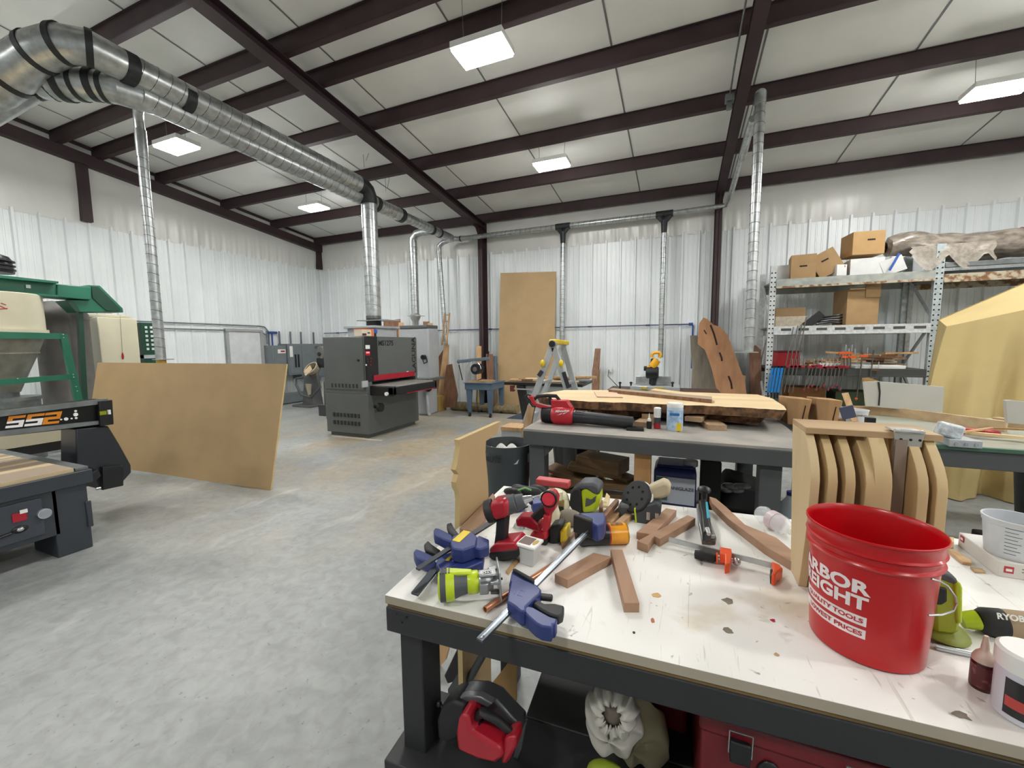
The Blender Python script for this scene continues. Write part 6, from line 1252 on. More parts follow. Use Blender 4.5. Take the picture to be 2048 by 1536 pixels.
yx([(976, 1012), (982, 1004), (1010, 999), (1016, 1014), (1016, 1030), (1008, 1038), (992, 1042), (980, 1036)], y0, .062, 'motor_body', MRED, t, .012)
c = at(981, 1022, y=y0); g = MB(); d = (at(1040, 1004, y=y0+.03)-c).normalized(); g.cyl(c-d*.014, c+d*.012, .034, .036, n=28); g.build('rear_cap', BKR, t, bev=.004); g = MB(); g.cyl(c-d*.017, c-d*.012, .022, .026, n=24); g.build('red_badge', MRED, t)
e = at(1010, 1012, y=y0); g = MB(); g.cyl(e, e+d*.035, .029, .027, n=24); g.cyl(e+d*.035, e+d*.06, .024, .02, n=20); g.build('gear_case', CGP, t, bev=.002); g = MB(); g.cyl(e+d*.06, e+d*.085, .014, .008, n=14); g.cyl(e+d*.085, e+d*.11, .003); g.build('chuck', STEEL, t)
# impact driver lying among the heap
y1 = y0+.1
t = thing('impact_driver', 'red and black impact driver lying behind the drill with its head up', 'driver', tp(1090, 1050))
yx([(1088, 990), (1096, 985), (1106, 990), (1111, 1002), (1108, 1020), (1100, 1034), (1088, 1028), (1085, 1005)], y1, .055, 'motor_body', MRED, t, .012)
c = at(1098, 998, y=y1-.03); g = MB(); g.cyl(c, c+Vector((-.0, -.012, .004)), .021, .018, n=24); g.build('rear_cap', pm('bright_tool_red', '#c42436', .3), t); g = MB(); g.cyl(c+Vector((0, .006, 0)), c+Vector((0, -.004, 0)), .0255, n=24); g.build('cap_ring', BKR, t)
yx([(1090, 1008), (1096, 1030), (1080, 1040), (1066, 1052), (1052, 1052), (1050, 1042), (1066, 1028), (1078, 1014)], y1, .038, 'handle', BKR, t, .01)
yx([(1086, 1030), (1098, 1034), (1096, 1050), (1092, 1068), (1084, 1060)], y1-.02, .04, 'trigger_guard', MRED, t, .004)
yx([(1030, 1040), (1040, 1034), (1062, 1036), (1078, 1050), (1080, 1066), (1066, 1062), (1050, 1056), (1032, 1054)], y1, .05, 'battery', MRED, t, .006)
# tape measures
t = thing('tape_measure', 'red tape measure with a white round sticker in front of the impact driver', 'tape measure', tp(1078, 1088))
y2 = tp(1078, 1090).y+.03
yx([(1058, 1072), (1066, 1062), (1090, 1062), (1094, 1074), (1092, 1084), (1060, 1084)], y2, .05, 'case', pm('bright_tool_red', '#c42436', .3), t, .008); yx([(1056, 1080), (1094, 1080), (1093, 1092), (1060, 1092)], y2, .054, 'rubber_base', BKR, t, .004)
p = at(1078, 1062, y=y2); g = MB(); g.ell((p.x, p.y, p.z+.001), .014, .016, .004); g.build('sticker', WHITE, t)
t = thing('tape_measure', 'yellow and black tape measure right of the red one', 'tape measure', tp(1115, 1088))
y2 = tp(1115, 1092).y+.035
yx([(1096, 1060), (1102, 1052), (1118, 1048), (1126, 1054), (1120, 1060), (1119, 1088), (1096, 1090)], y2, .055, 'case', BKR, t, .008); yx([(1119, 1062), (1133, 1056), (1134, 1082), (1126, 1088), (1119, 1088)], y2, .056, 'yellow_side', YEL, t, .006)
p = at(1110, 1055, y=y2); g = MB(); g.ell((p.x, y2-.0, p.z+.002), .018, .016, .006); g.build('round_label', pm('pale_label', '#b9bf9a', .5), t)
# screw tub
c = tp(1057, 1138, ZT); cc = tp(1057, 1128, ZT); t = thing('screw_tub', 'small clear tub of screws with a printed lid in front of the drill', 'tub', cc)
CLR = pm('frosted_clear', '#d9dcda', .25, alpha=.8)
M = Matrix.Translation((cc.x, cc.y+.01, ZT)) @ Matrix.Rotation(-.15, 4, 'Z')
g = MB(M); g.hexa([(-.022, -.022, 0), (.022, -.022, 0), (.022, .022, 0), (-.022, .022, 0), (-.027, -.027, .055), (.027, -.027, .055), (.027, .027, .055), (-.027, .027, .055)]); g.build('tub', CLR, t, bev=.004)
g = MB(M); g.box(-.031, .031, -.031, .031, .055, .064); g.build('lid', WHITE, t, bev=.003); g = MB(M); g.box(-.026, .012, -.022, .022, .064, .0645); g.build('lid_print', pm('brown_print', '#5d4038', .5), t); g = MB(M); g.ell((.02, 0, .0645), .007, .016, .001); g.build('gold_mark', pm('gold_print', '#b89a4a', .5), t)
g = MB(M); g.box(-.02, .02, -.02, .02, .003, .035); g.build('screws', pm('screw_fill', '#8f8c84', .4, .5, var=.3, scale=90), t)
# orange can
a, b = tp(1152, 1070, ZT+.033), tp(1252, 1066, ZT+.033); MO = fr(a, b-a); L_ = (b-a).length
t = thing('stain_can', 'black and orange can lying on its side in the middle of the heap', 'can', M=MO)
rl([(0, 0), (.022, .0), (.027, .006), (.0325, .012), (.0325, .62*L_)], 'black_part', pm('can_black', '#1a1a1c', .3), t); rl([(.0328, .62*L_), (.0328, .65*L_)], 'red_line', REDP, t); rl([(.0326, .65*L_), (.0326, .985*L_)], 'orange_part', pm('can_orange', '#e39a1e', .3), t); rl([(.034, .98*L_), (.034, L_), (.03, L_), (.03, L_-.004), (0, L_-.004)], 'rim', pm('gold_rim', '#b08c2e', .3, .6), t)
g = MB(); g.grid(lambda q, r: (.68*L_+.24*L_*q, .0332*math.cos(.6+1.3*r), .0332*math.sin(.6+1.3*r)), 6, 8); 
g.build('print_block', pm('can_print', '#7a4d14', .5, var=.4, scale=120, lo=.48, hi=.52), t, w=False)
g = MB(); 
for q in range(3): g.grid(lambda s, r: (.2*L_+.13*L_*q+.03*L_*s, .033*math.cos(.9+.9*r), .033*math.sin(.9+.9*r)), 1, 6)
g.build('can_lettering', pm('can_grey_print', '#9a9a98', .5), t, w=False)
# cream spray bottle, small bottle, glue
t = thing('spray_bottle', 'cream coloured bottle lying in the heap behind the small square bottle', 'bottle', tp(1115, 1010)); CRP = pm('cream_plastic', '#d8d2b4', .4)
g = MB(); p = tp(1112, 1000, ZT+.04); g.ell((p.x, p.y, ZT+.05), .05, .035, .035); g.ell((p.x+.035, p.y, ZT+.03), .018, .03, .03); g.ell((p.x-.045, p.y, ZT+.045), .02, .02, .02); g.build('bottle', CRP, t)
g = MB(); p = tp(1117, 1030); g.box(p.x-.018, p.x+.018, p.y-.0, p.y+.025, ZT, ZT+.055); t = thing('amber_bottle', 'small square bottle with a dark label and cream cap in the heap', 'bottle', (p.x, p.y, ZT)); g.build('bottle', pm('amber_glass', '#7d6a3a', .15), t, bev=.006)
g = MB(); g.box(p.x-.0185, p.x+.0185, p.y-.001, p.y+.001, ZT+.008, ZT+.034); g.build('label', BLACK, t); g = MB(); g.cyl((p.x, p.y+.012, ZT+.055), (p.x, p.y+.012, ZT+.085), .012); g.build('cap', CRP, t)
t = thing('glue_bottle', 'white glue bottle tip poking up between the tape measures', 'bottle', tp(1107, 1052)); g = MB(); p = tp(1106, 1052); g.lathe([(.02, 0), (.022, .03), (.012, .05), (.006, .07), (.003, .09), (0, .09)], Matrix.Translation((p.x, p.y, ZT+.02)) @ Matrix.Rotation(.15, 4, 'Y'), 20); g.build('body', CRP, t)
g = MB(); p = tp(1140, 1052); g.ell((p.x, p.y, ZT+.03), .045, .03, .028); solo('dust_bag', g, pm('dusty_cloth', '#7c7568', .8, var=.15), 'dusty grey cloth bag under the black clamp pad in the heap', 'bag')
g = MB(); p = tp(1110, 975); g.box(p.x-.09, p.x+.06, p.y-.0, p.y+.05, ZT, ZT+.028); t = thing('red_case', 'flat light red case at the back edge of the white top', 'case', p); g.build('case', pm('salmon_red', '#c04a4e', .45), t, bev=.004)
g = MB(); p = tp(1040, 1062); q = random.Random(2)
for i in range(6): a = tp(1035+i*6, 1050+q.uniform(-6, 6)+i); g.hexa([a+Vector(v) for v in ((-.015, -.01, 0), (.012, -.012, 0), (.015, .01, 0), (-.01, .012, 0), (-.005, -.01, .02+.004*i), (.01, -.005, .03), (.01, .008, .02), (-.006, .01, .024))])
solo('crumpled_wrapper', g, pm('clear_crumple', '#c5c8c8', .15, var=.25, scale=60), 'crumpled clear wrapper between the drill and the red tape measure', 'wrapper')
# lime palm sander standing up
y3 = tp(1170, 1032).y+.05
t = thing('palm_sander', 'lime and grey palm sander standing upright at the back of the heap', 'sander', tp(1170, 1030))
yx([(1140, 985), (1146, 978), (1158, 974), (1162, 985), (1164, 1018), (1160, 1030), (1146, 1026), (1138, 1012)], y3, .09, 'battery', BKR, t, .008)
yx([(1160, 985), (1170, 972), (1192, 978), (1200, 990), (1198, 1010), (1192, 1024), (1164, 1028)], y3, .08, 'body', LIME, t, .012)
yx([(1152, 974), (1162, 967), (1186, 967), (1199, 975), (1200, 990), (1190, 992), (1172, 980), (1160, 982)], y3, .085, 'grip', CGP, t, .012)
yx([(1172, 996), (1182, 1000), (1192, 992), (1190, 1004), (1178, 1012), (1170, 1014)], y3-.003, .082, 'grey_inlay', CGP, t, .002)
# overturned disc sander with battery and bag
t = thing('disc_sander', 'overturned battery disc sander with a round black pad and a beige dust bag', 'sander', tp(1285, 1040))
y4 = tp(1290, 1048).y+.05
yx([(1238, 1010), (1262, 1012), (1270, 1020), (1272, 1048), (1258, 1046), (1240, 1034), (1234, 1020)], y4, .06, 'handle', CGP, t, .012)
yx([(1266, 1018), (1290, 1010), (1316, 1003), (1322, 1014), (1322, 1030), (1310, 1040), (1292, 1050), (1270, 1048)], y4-.01, .08, 'battery', pm('battery_grey', '#3b3f45', .45), t, .008)
yx([(1268, 1018), (1271, 1017), (1274, 1047), (1271, 1049)], y4-.012, .082, 'lime_line', LIME, t, .001)
g = MB(); p = at(1305, 1035, y=y4-.05); 
for i in range(2): g.box(p.x-.02+i*.028, p.x-.008+i*.028, y4-.053, y4-.049, p.z-.01, p.z+.018)
g.build('contacts', STEEL, t)
c = at(1275, 995, y=y4); nd = Vector((-.55, -.62, .55)).normalized(); Mp = fr(c, nd.cross(Vector((0, 0, 1))), nd)
g = MB(); g.lathe([(0, .016), (.058, .016), (.062, .012), (.06, 0), (.05, -.004), (0, -.004)], Mp, 36); g.build('sanding_pad', BKR, t)
g = MB()
for i in range(8): a = i*PI/4; g.cyl(Mp @ Vector((.035*math.cos(a), .035*math.sin(a), .0155)), Mp @ Vector((.035*math.cos(a), .035*math.sin(a), .0168)), .005, n=10)
g.build('pad_holes', pm('hole_black', '#050505', 1), t)
g = MB(); g.lathe([(.06, -.012), (.064, -.002), (.06, .0)], Mp, 36); g.cyl(Mp @ Vector((0, 0, -.05)), Mp @ Vector((0, 0, -.004)), .035, .045); g.build('pad_skirt', WHITE, t)
yx([(1290, 1003), (1300, 990), (1312, 1000), (1306, 1010), (1292, 1012)], y4+.01, .05, 'neck', CRP, t, .01)
yx([(1294, 978), (1326, 964), (1336, 966), (1342, 976), (1340, 988), (1332, 996), (1310, 1002), (1298, 996)], y4+.01, .06, 'dust_bag', pm('beige_dust_bag', '#b3a88c', .7, var=.08), t, .02)
# air file / planer
t = thing('sanding_file', 'black and silver straight line sanding file with a teal stripe and a round knob', 'sander', tp(1415, 1080))
part(zext([(1395, 1010), (1408, 1006), (1424, 1050), (1433, 1075), (1431, 1083), (1404, 1082), (1398, 1050)], .012, .012), 'base_plate', pm('brown_pad', '#5b5048', .5), t)
part(zext([(1393, 1008), (1407, 1004), (1420, 1040), (1430, 1070), (1404, 1072), (1396, 1040)], .026, .014), 'side_plate', ZNC, t)
part(zext([(1397, 1000), (1412, 996), (1419, 1020), (1424, 1060), (1406, 1064), (1402, 1030)], .055, .035), 'body', BLACK, t, .006)
part(zext([(1411, 1004), (1415, 1003), (1420, 1034), (1414, 1036)], .0565, .004), 'teal_stripe', pm('teal_stripe', '#3f9fb8', .3), t, .001)
p = tp(1408, 990, ZT+.06); g = MB(); g.cyl((p.x, p.y, ZT+.03), (p.x, p.y, ZT+.07), .01, .012); g.ell((p.x, p.y, ZT+.08), .024, .024, .014); g.build('knob', BLACK, t)
p = tp(1414, 1058, ZT+.06); g = MB(); g.cyl(p, p+Vector((.004, -.022, -.006)), .008, .006); g.build('air_fitting', STEEL, t)
# orange clamp
ORC = pm('bright_orange', '#e2531c', .4)
t = thing('bar_clamp', 'orange bar clamp with a black handle lying right of the notched block', 'clamp', tp(1440, 1110))
a, b = tp(1338, 1079, ZT+.022), tp(1560, 1135, ZT+.022); g = MB(); g.bar(a, b, .006, .014); g.build('bar', GALV, t)
part(zext([(1440, 1093), (1463, 1097), (1464, 1106), (1460, 1126), (1450, 1128), (1450, 1108), (1440, 1106)], .036, .03), 'sliding_jaw', ORC, t, .003)
part(zext([(1543, 1122), (1558, 1128), (1566, 1136), (1556, 1142), (1551, 1150), (1543, 1148), (1547, 1136)], .034, .03), 'fixed_jaw', ORC, t, .003)
part(zext([(1540, 1138), (1548, 1136), (1549, 1150), (1541, 1153)], .022, .022), 'pad', BKR, t)
a, b = tp(1388, 1108, ZT+.016), tp(1432, 1116, ZT+.016); g = MB(); d = b-a; g.lathe([(0, 0), (.012, .002), (.0145, .02), (.013, d.length*.5), (.014, d.length*.9), (.01, d.length)], fr(a, d) @ RX, 18); g.build('handle', BKR, t)
g = MB(); g.cyl(b, b+d.normalized()*.004, .015); g.build('ferrule', ORC, t); g = MB(); g.cyl(b, b+d*.85, .005); g.ell(b+d*.9, .011, .011, .011); g.build('screw', STEEL, t)
# plastic bottle
a, b = tp(1520, 1025, ZT+.03), tp(1592, 1066, ZT+.03); MB_ = fr(a, b-a); L_ = (b-a).length; t = thing('water_bottle', 'crushed clear plastic water bottle lying behind the curved walnut piece', 'bottle', M=MB_)
GL = pm('clear_bottle_plastic', '#e9eef0', .06, alpha=.38, bump=.4, bscale=60)
MB.capb = MB.capt = True
rl([(0, 0), (.024, .002), (.03, .02), (.026, .04), (.031, .06), (.028, .08), (.031, .1), (.02, .13), (.012, .15), (.012, L_-.02)], 'bottle', GL, t); rl([(.014, L_-.02), (.014, L_-.004), (0, L_-.004)], 'cap', WHITE, t); rl([(.0312, .055), (.0315, .082)], 'label', pm('pink_label', '#cdbcc0', .4), t)
# mdf template beyond the left edge
TX = -.69
g = MB(); P = [at(u, v, x=TX) for u, v in [(919, 1046), (920, 1000), (918, 985), (913, 975), (912, 965), (917, 948), (911, 940), (914, 930), (920, 893), (918, 880), (1001, 843), (994, 868), (972, 882), (971, 905), (976, 960), (977, 985)]]
P = [Vector((TX, P[0].y, 0))]+P+[Vector((TX, P[-1].y, 0))]; n = len(P); dvec = Vector((-.019, 0, 0)); 
nn = Vector((0, 0, 0))
for i in range(n): nn += P[i].cross(P[(i+1) % n])
if nn.dot(dvec) < 0: P = P[::-1]
g.add(P+[p+dvec for p in P], [tuple(range(n))[::-1], tuple(range(n, 2*n))]+[(i, (i+1) % n, n+(i+1) % n, n+i) for i in range(n)]); g.m = [0, 0]+[1]*n
solo('mdf_template', g, [MDFM, MDFE], 'tan MDF template with a jagged edge standing at the left end of the front bench', 'template')
# ---- rack of curved ribs
MAP = wood('maple_rib', '#b89d70', '#d0b78a', 'z', 3, .55, 8); MAPL = wood('maple_panel', '#c3ac84', '#d9c49c', 'z', 2.5, .55, 8)
rx = lambda u, v, y: at(u, v, y=y).x
yb_ = 1.16
mids = [1640, 1676, 1712, 1753, 1771, 1786, 1860, 1899]; tops = [1627, 1655, 1690, 1727, 1756, 1768, 1833, 1868]
X0_ = rx(1640, 960, yb_); XR_ = rx(1899, 975, yb_)
t = thing('rib_rack', 'open pine rack of upright curved maple ribs standing behind the red bucket', 'rack', (X0_+.2, 1.3, ZT))
ztop = at(1640, 867, y=1.23).z; zmid = at(1700, 965, y=yb_).z
def ysol(X, u, z):
    lo, hi = .8, 2.2
    for _ in range(40):
        m = (lo+hi)/2
        if proj((X, m, z))[0] > u: lo = m
        else: hi = m
    return lo
yback = ysol(X0_, 1601, ztop); ybb = ysol(X0_, 1597, ZT)
for i, (um, ut) in enumerate(zip(mids, tops)):
    X = rx(um, 965, yb_); yt = ysol(X, ut, ztop); yo = ysol(X, um-26, ZT); n = 16; prof = []
    for j in range(n+1):
        z = ZT+(ztop-ZT)*j/n
        y = yb_+(yt-yb_)*((z-zmid)/(ztop-zmid))**1.7 if z > zmid else yb_+(yo-yb_)*((zmid-z)/(zmid-ZT))**1.7
        prof.append((y, z))
    if i == 0: poly = prof+[(yback, ztop), (ybb, ZT)]
    else: poly = prof+[(yback-.03, ztop), (yback-.05, ztop-.06), (yback-.09, ztop-.12), (yback-.08, ztop-.22), (yback-.05, ZT+.05), (yback-.05, ZT)]
    g = MB(); P = [Vector((X-.019, y, z)) for y, z in poly]; k = len(P); g.add(P+[p+Vector((.019, 0, 0)) for p in P], [tuple(range(k))[::-1], tuple(range(k, 2*k))]+[(q, (q+1) % k, k+(q+1) % k, k+q) for q in range(k)])
    g.build('side_panel' if i == 0 else 'curved_rib', MAPL if i == 0 else MAP, t, bev=.0012)
g = MB(); g.box(X0_-.019, XR_+.01, yb_+.06, yback, ztop, ztop+.015); g.build('top_board', wood('top_board_wood', '#a48762', '#bfa37d', 'x', 4), t, bev=.001)
g = MB(); g.box(X0_, XR_, yback-.02, yback, ZT+.08, ZT+.14); g.build('rear_rail', MAP, t); g = MB(); g.box(X0_, XR_, yback-.02, yback, ztop-.1, ztop); g.build('rear_rail', MAP, t)
xa, xb = rx(1782, 950, yb_+.06), rx(1806, 950, yb_+.06); g = MB(); g.box(xa, xb, yb_+.05, yb_+.07, ZT, ztop); g.build('centre_post', wood('greyish_post', '#85766a', '#9d8e7f', 'z', 3), t)
xa, xb = rx(1790, 855, yb_+.06), rx(1846, 858, yb_+.06); g = MB(); g.hexa([(xa, yb_+.054, ztop-.016), (xb-.004, yb_+.054, ztop-.016), (xb, yb_+.058, ztop-.016), (xa, yb_+.058, ztop-.016), (xa-.004, yb_+.054, ztop+.018), (xb+.002, yb_+.054, ztop+.018), (xb, yb_+.058, ztop+.018), (xa, yb_+.058, ztop+.018)]); g.box(xa-.004, xb, yb_+.054, yb_+.1, ztop+.019, ztop+.022)
h = g.build('hinge', pm('brushed_hinge', '#b5b3ac', .35, .6), t, bev=.001); g = MB()
for q in (.2, .55, .88): x = xa+(xb-xa)*q; g.cyl((x, yb_+.0545, ztop+.001), (x, yb_+.053, ztop+.001), .003, n=10)
g.build('hinge_hole', BLACK, h); g = MB(); g.cyl((xa-.004, yb_+.052, ztop+.021), (xb, yb_+.052, ztop+.021), .004); g.build('hinge_pin', STEEL, h)
# ---- red bucket
BCX, BCY, BH, RT, RB_ = .380, 1.027, .257, .1115, .094
t = thing('red_bucket', 'glossy red plastic bucket with white lettering on the front bench', 'bucket', (BCX, BCY, ZT))
BRED = pm('bucket_red', '#b4000c', .3, var=.02, coat=.12)
def rz(z): return RB_+(RT-.006-RB_)*(z/BH)
g = MB(); MB.capb, MB.capt = True, False
g.lathe([(RB_-.006, 0), (RB_, .004), (rz(.17), .17), (rz(.2), .2), (rz(.2)+.004, .201), (rz(.2)+.0065, .205), (rz(.2)+.004, .209), (rz(.2)+.0015, .211), (rz(.22)+.0015, .222), (rz(.225)+.0045, .2235), (rz(.225)+.0065, .2265), (rz(.225)+.003, .23), (rz(.24)+.001, .242), (RT-.003, BH-.006), (RT, BH-.004), (RT, BH-.001), (RT-.002, BH), (RT-.004, BH-.002), (RT-.007, BH-.012), (RB_-.003, .005), (0, .005)], Matrix.Translation((BCX, BCY, ZT)), 72)
MB.capt = True
g.build('bucket', BRED, t)
def onb(ang, z, off=.0006): r = rz(z)+off; return Vector((BCX+r*math.cos(ang), BCY+r*math.sin(ang), ZT+z))
def btext(s, size, zc, a_right, nm, m, squeeze=1.0, off=.0008, bold=.0012):
    # right end of the text at angle a_right, letters read towards +angle
    cu_w = [None]
    def fn(co):
        x = co.x*squeeze; r = rz(zc+co.y)+off+co.z; an = a_right+x/RB_*.96; return (BCX+r*math.cos(an), BCY+r*math.sin(an), ZT+zc+co.y)
    return text(s, size, None, nm, m, t, ext=.0, bold=bold, align='RIGHT', fn=fn, sub=3)
AR = R(-109)
BW = pm('bucket_white_print', '#e6dcdc', .4)
def zat(u, v): return at(u, v, y=BCY-.088).z-ZT
btext('HARBOR', .036, zat(1735, 1178), AR, 'lettering', BW, 1.2, bold=.0014); btext('FREIGHT', .036, zat(1735, 1209), AR, 'lettering', BW, 1.12, bold=.0014)
for s, v, hh in (('QUALITY TOOLS', 1243, .0165), ('LOWEST PRICES', 1269, .0165)):
    z = zat(1733, v); g = MB(); g.grid(lambda a, b: onb(AR-1.75*(1-a), z-hh/2*1.15+hh*1.15*b, .0005), 30, 1); g.build('print_bar', BW, t)
    btext(s, .0125, z, AR-.05, 'bar_lettering', BRED, 1.22, .0012, bold=.0004)
g = MB(); e = onb(R(-62), .185, .006); 
pts = [onb(R(-58), .2, .004), onb(R(-52), .197, .008), onb(R(-44), .187, .014), onb(R(-32), .16, .022), onb(R(-27), .145, .024), onb(R(-30), .132, .022), onb(R(-42), .127, .012), onb(R(-55), .127, .004)]
g.tube(pts, .0018, n=6); g.build('wire_handle', STEEL, t)
# ---- right side of the front bench
yl = tp(1895, 1285).y+.03
t = thing('lime_sander', 'lime and black finishing sander standing right behind the red bucket', 'sander', tp(1895, 1280))
yx([(1862, 1150), (1880, 1142), (1920, 1168), (1926, 1180), (1922, 1266), (1905, 1272), (1868, 1268)], yl, .07, 'body', pm('olive_lime', '#9aa51c', .4), t, .008)
yx([(1856, 1152), (1872, 1138), (1908, 1152), (1920, 1164), (1912, 1172), (1880, 1160)], yl, .075, 'grip', CGP, t, .01)
yx([(1870, 1172), (1896, 1178), (1896, 1204), (1884, 1212), (1870, 1210)], yl-.004, .07, 'black_panel', BKR, t, .004)
yx([(1908, 1168), (1922, 1165), (1927, 1178), (1926, 1248), (1914, 1250)], yl-.004, .07, 'lime_edge', LIME, t, .004)
g = MB(); p = tp(1893, 1285); g.ell((p.x, p.y+.03, ZT+.012), .045, .06, .012); g.build('pad', pm('olive_pad', '#77802a', .6), t)
t = thing('multi_tool', 'tan and black handheld tool with white lettering at the right edge of the front bench', 'tool', tp(1990, 1270))
ym = tp(1990, 1290).y+.04
a, b = at(1922, 1240, y=ym), at(1955, 1240, y=ym+.0); g = MB(); g.cyl(a, b, .016, .02); g.build('lime_neck', LIME, t); c = at(2090, 1258, y=ym); d = (c-b).normalized()
g = MB(); g.lathe([(.02, 0), (.027, .01), (.029, .04)], fr(b, d) @ RX, 24); g.build('black_collar', BKR, t); g = MB(); g.lathe([(.028, .04), (.029, .05), (.031, .2), (.028, .22), (0, .22)], fr(b, d) @ RX, 24); bd = g.build('body', pm('tan_rubber', '#9a8468', .6, var=.1), t)
g = MB(); p_ = at(2004, 1234, y=ym-.032)
text('RYOBI', .016, fr(at(2024, 1236, y=ym-.032), d, (0, -1, .35)), 'brand_lettering', WHITE, bd, bold=.0005)
g = MB(); g.cyl(tp(1870, 1293, ZT+.006), tp(2060, 1335, ZT+.006), .006); solo('steel_rod', g, STEEL, 'long bright steel rod lying behind the little glue bottle', 'rod')
# glue bottle and jar
p = tp(1971, 1385); p.y += .012
t = thing('glue_bottle', 'small dark red glue bottle with a beige nozzle beside the white jar', 'bottle', (p.x, p.y, ZT)); Tm = Matrix.Translation((p.x, p.y, ZT))
g = MB(); g.lathe([(.015, 0), (.016, .002), (.016, .05), (.0155, .052)], Tm, 28); g.build('body', pm('dark_red_bottle', '#3a0d12', .25), t); g = MB(); g.lathe([(.0162, .006), (.0162, .046)], Tm, 28); g.build('label', pm('maroon_label', '#571f22', .4, col2='#8a5a55', scale=90, lo=.55, hi=.7), t)
g = MB(); g.lathe([(.016, .052), (.0155, .058), (.012, .066), (.0085, .07), (.006, .073), (.0055, .08), (.003, .1), (0, .1)], Tm, 20); g.build('nozzle', pm('beige_nozzle', '#c9b3a4', .4), t)
p = tp(2052, 1452); rj = (p-tp(1992, 1415)).length*.82; cyj = p.y+rj*.75
Tm = Matrix.Translation((p.x+.01, cyj, ZT)); rj = .038
t = thing('white_jar', 'white plastic jar with a black and red label at the right edge', 'jar', (p.x+.01, cyj, ZT)); g = MB(); g.lathe([(rj-.003, 0), (rj, .003), (rj, .085)], Tm, 40); g.build('jar', pm('jar_white', '#c9c9d2', .3), t); g = MB(); g.lathe([(rj+.001, .085), (rj+.002, .086), (rj+.002, .114), (rj-.003, .118), (0, .118)], Tm, 40); g.build('lid', WHITE, t)
aj = math.atan2(-cyj, -p.x); g = MB(); g.lathe([(rj+.0004, .012), (rj+.0004, .074)], Tm, 24, aj-.65, aj+1.5); l = g.build('label', pm('jar_black_label', '#1d1f22', .35), t); g = MB(); g.lathe([(rj+.0008, .026), (rj+.0008, .044)], Tm, 20, aj-.6, aj+1.45); g.build('red_panel', pm('jar_red_label', '#b8403c', .4), l)
# white flat carton and measuring bucket
t = thing('flat_carton', 'long flat white carton with red marks at the right back of the front bench', 'box', tp(1990, 1140))
Pt = [at(1997, 1122, z=ZT+.042), at(1918, 1064, z=ZT+.042)]; A_, B2 = Pt; w_ = Vector(((A_-B2).y, -(A_-B2).x, 0)).normalized()
if w_.x < 0: w_ = -w_
C_ = [A_, A_+w_*.32, B2+w_*.32, B2]
g = MB(); g.hexa([Vector((q.x, q.y, ZT)) for q in C_]+[Vector((q.x, q.y, ZT+.042)) for q in C_]); g.build('carton', pm('carton_white', '#cfcbc6', .5), t, bev=.002)
dd = (B2-A_).normalized()
for q, L2, z_ in ((A_+w_*.012, w_, .022), (B2*.93+A_*.07-w_*.0008, -dd, .03)):
    g = MB(); M = fr(Vector((q.x, q.y, ZT+z_)), L2, (0, 0, 1)); nY = -1
    g.box(0, .018, -.0012, .0, -.009, .009, M); o = g.build('red_mark', pm('print_red', '#b0303c', .5), t); g = MB(); g.box(.003, .015, -.0016, .0, -.004, .003, M); g.build('mark_figure', WHITE, o)
g = MB(); q = A_+w_*.045; M = fr(Vector((q.x, q.y, ZT+.02)), w_); 
for z_ in (0, .008): g.box(0, .03, -.0012, 0, z_, z_+.0015, M)
g.build('print_line', pm('print_dark2', '#55504c', .6), t)
p = tp(2048, 1110, ZT+.0); 
cb = at(2052, 1128, z=ZT+.042); Tm = Matrix.Translation((cb.x+.0, cb.y+.05, ZT+.042)); t = thing('measuring_bucket', 'translucent white measuring bucket with blue marks standing on the flat carton', 'bucket', (cb.x, cb.y+.05, ZT+.042))
TRW = pm('translucent_bucket', '#cfd3d8', .3, alpha=.82); g = MB(); MB.capt = False; g.lathe([(.05, 0), (.052, .003), (.06, .09), (.062, .091), (.062, .1), (.064, .1), (.064, .106), (.06, .106), (.05, .006), (0, .006)], Tm, 40); MB.capt = True; g.build('bucket', TRW, t)
ab = math.atan2(-cb.y, -cb.x)
g = MB()
for k in range(8): z_ = .018+k*.01; g.lathe([(.0525+z_*.09, z_), (.0525+z_*.09, z_+.0014)], Tm, 8, ab-.25, ab+.15+(.12 if k % 2 else 0))
g.build('scale_marks', pm('blue_grey_marks', '#4a5570', .5), t)
top_block([(1893, 1096), (1908, 1098), (1944, 1120), (1943, 1126), (1925, 1124)], .008, 'pale flat stick lying against the white carton', PINE, 'stick'); top_block([(1940, 1132), (1965, 1137), (1972, 1143), (1950, 1142)], .006, 'short pale chip below the flat stick by the carton', OAK, 'stick')
top_block([(1893, 1074), (1908, 1074), (1908, 1084), (1893, 1086)], .02, 'pale block behind the rim of the bucket', BLON, 'wood_block')
# ---- under the front bench
CS = ZS
t = thing('circular_saw', 'red and black circular saw on the shelf under the front bench', 'saw', at(960, 1480, z=CS))
yc = .88
BKG = pm('saw_guard_grey', '#4a4c4f', .35, .5, var=.1)
yx([(868, 1478), (912, 1492), (1000, 1530), (1022, 1534), (1042, 1450), (1052, 1444), (1040, 1505), (1024, 1545), (990, 1545), (900, 1500), (868, 1486)], yc+.02, .012, 'shoe', GALVD, t, .001)
SG = pm('saw_guard_grey', '#3b3d3f', .35, .4, var=.1)
yx([(900, 1440), (897, 1418), (908, 1396), (928, 1386), (962, 1388), (992, 1402), (1015, 1428), (1042, 1456), (1036, 1482), (1000, 1480), (950, 1470)], yc-.0, .05, 'blade_guard', SG, t, .008)
yx([(905, 1402), (930, 1391), (960, 1394), (985, 1408), (975, 1416), (950, 1404), (925, 1406)], yc-.03, .02, 'guard_rib', pm('guard_edge', '#6a6c6e', .35, .5), t, .003)
yx([(873, 1442), (884, 1412), (905, 1402), (930, 1412), (930, 1444), (915, 1480), (895, 1488), (875, 1478)], yc-.02, .07, 'battery', BKR, t, .008)
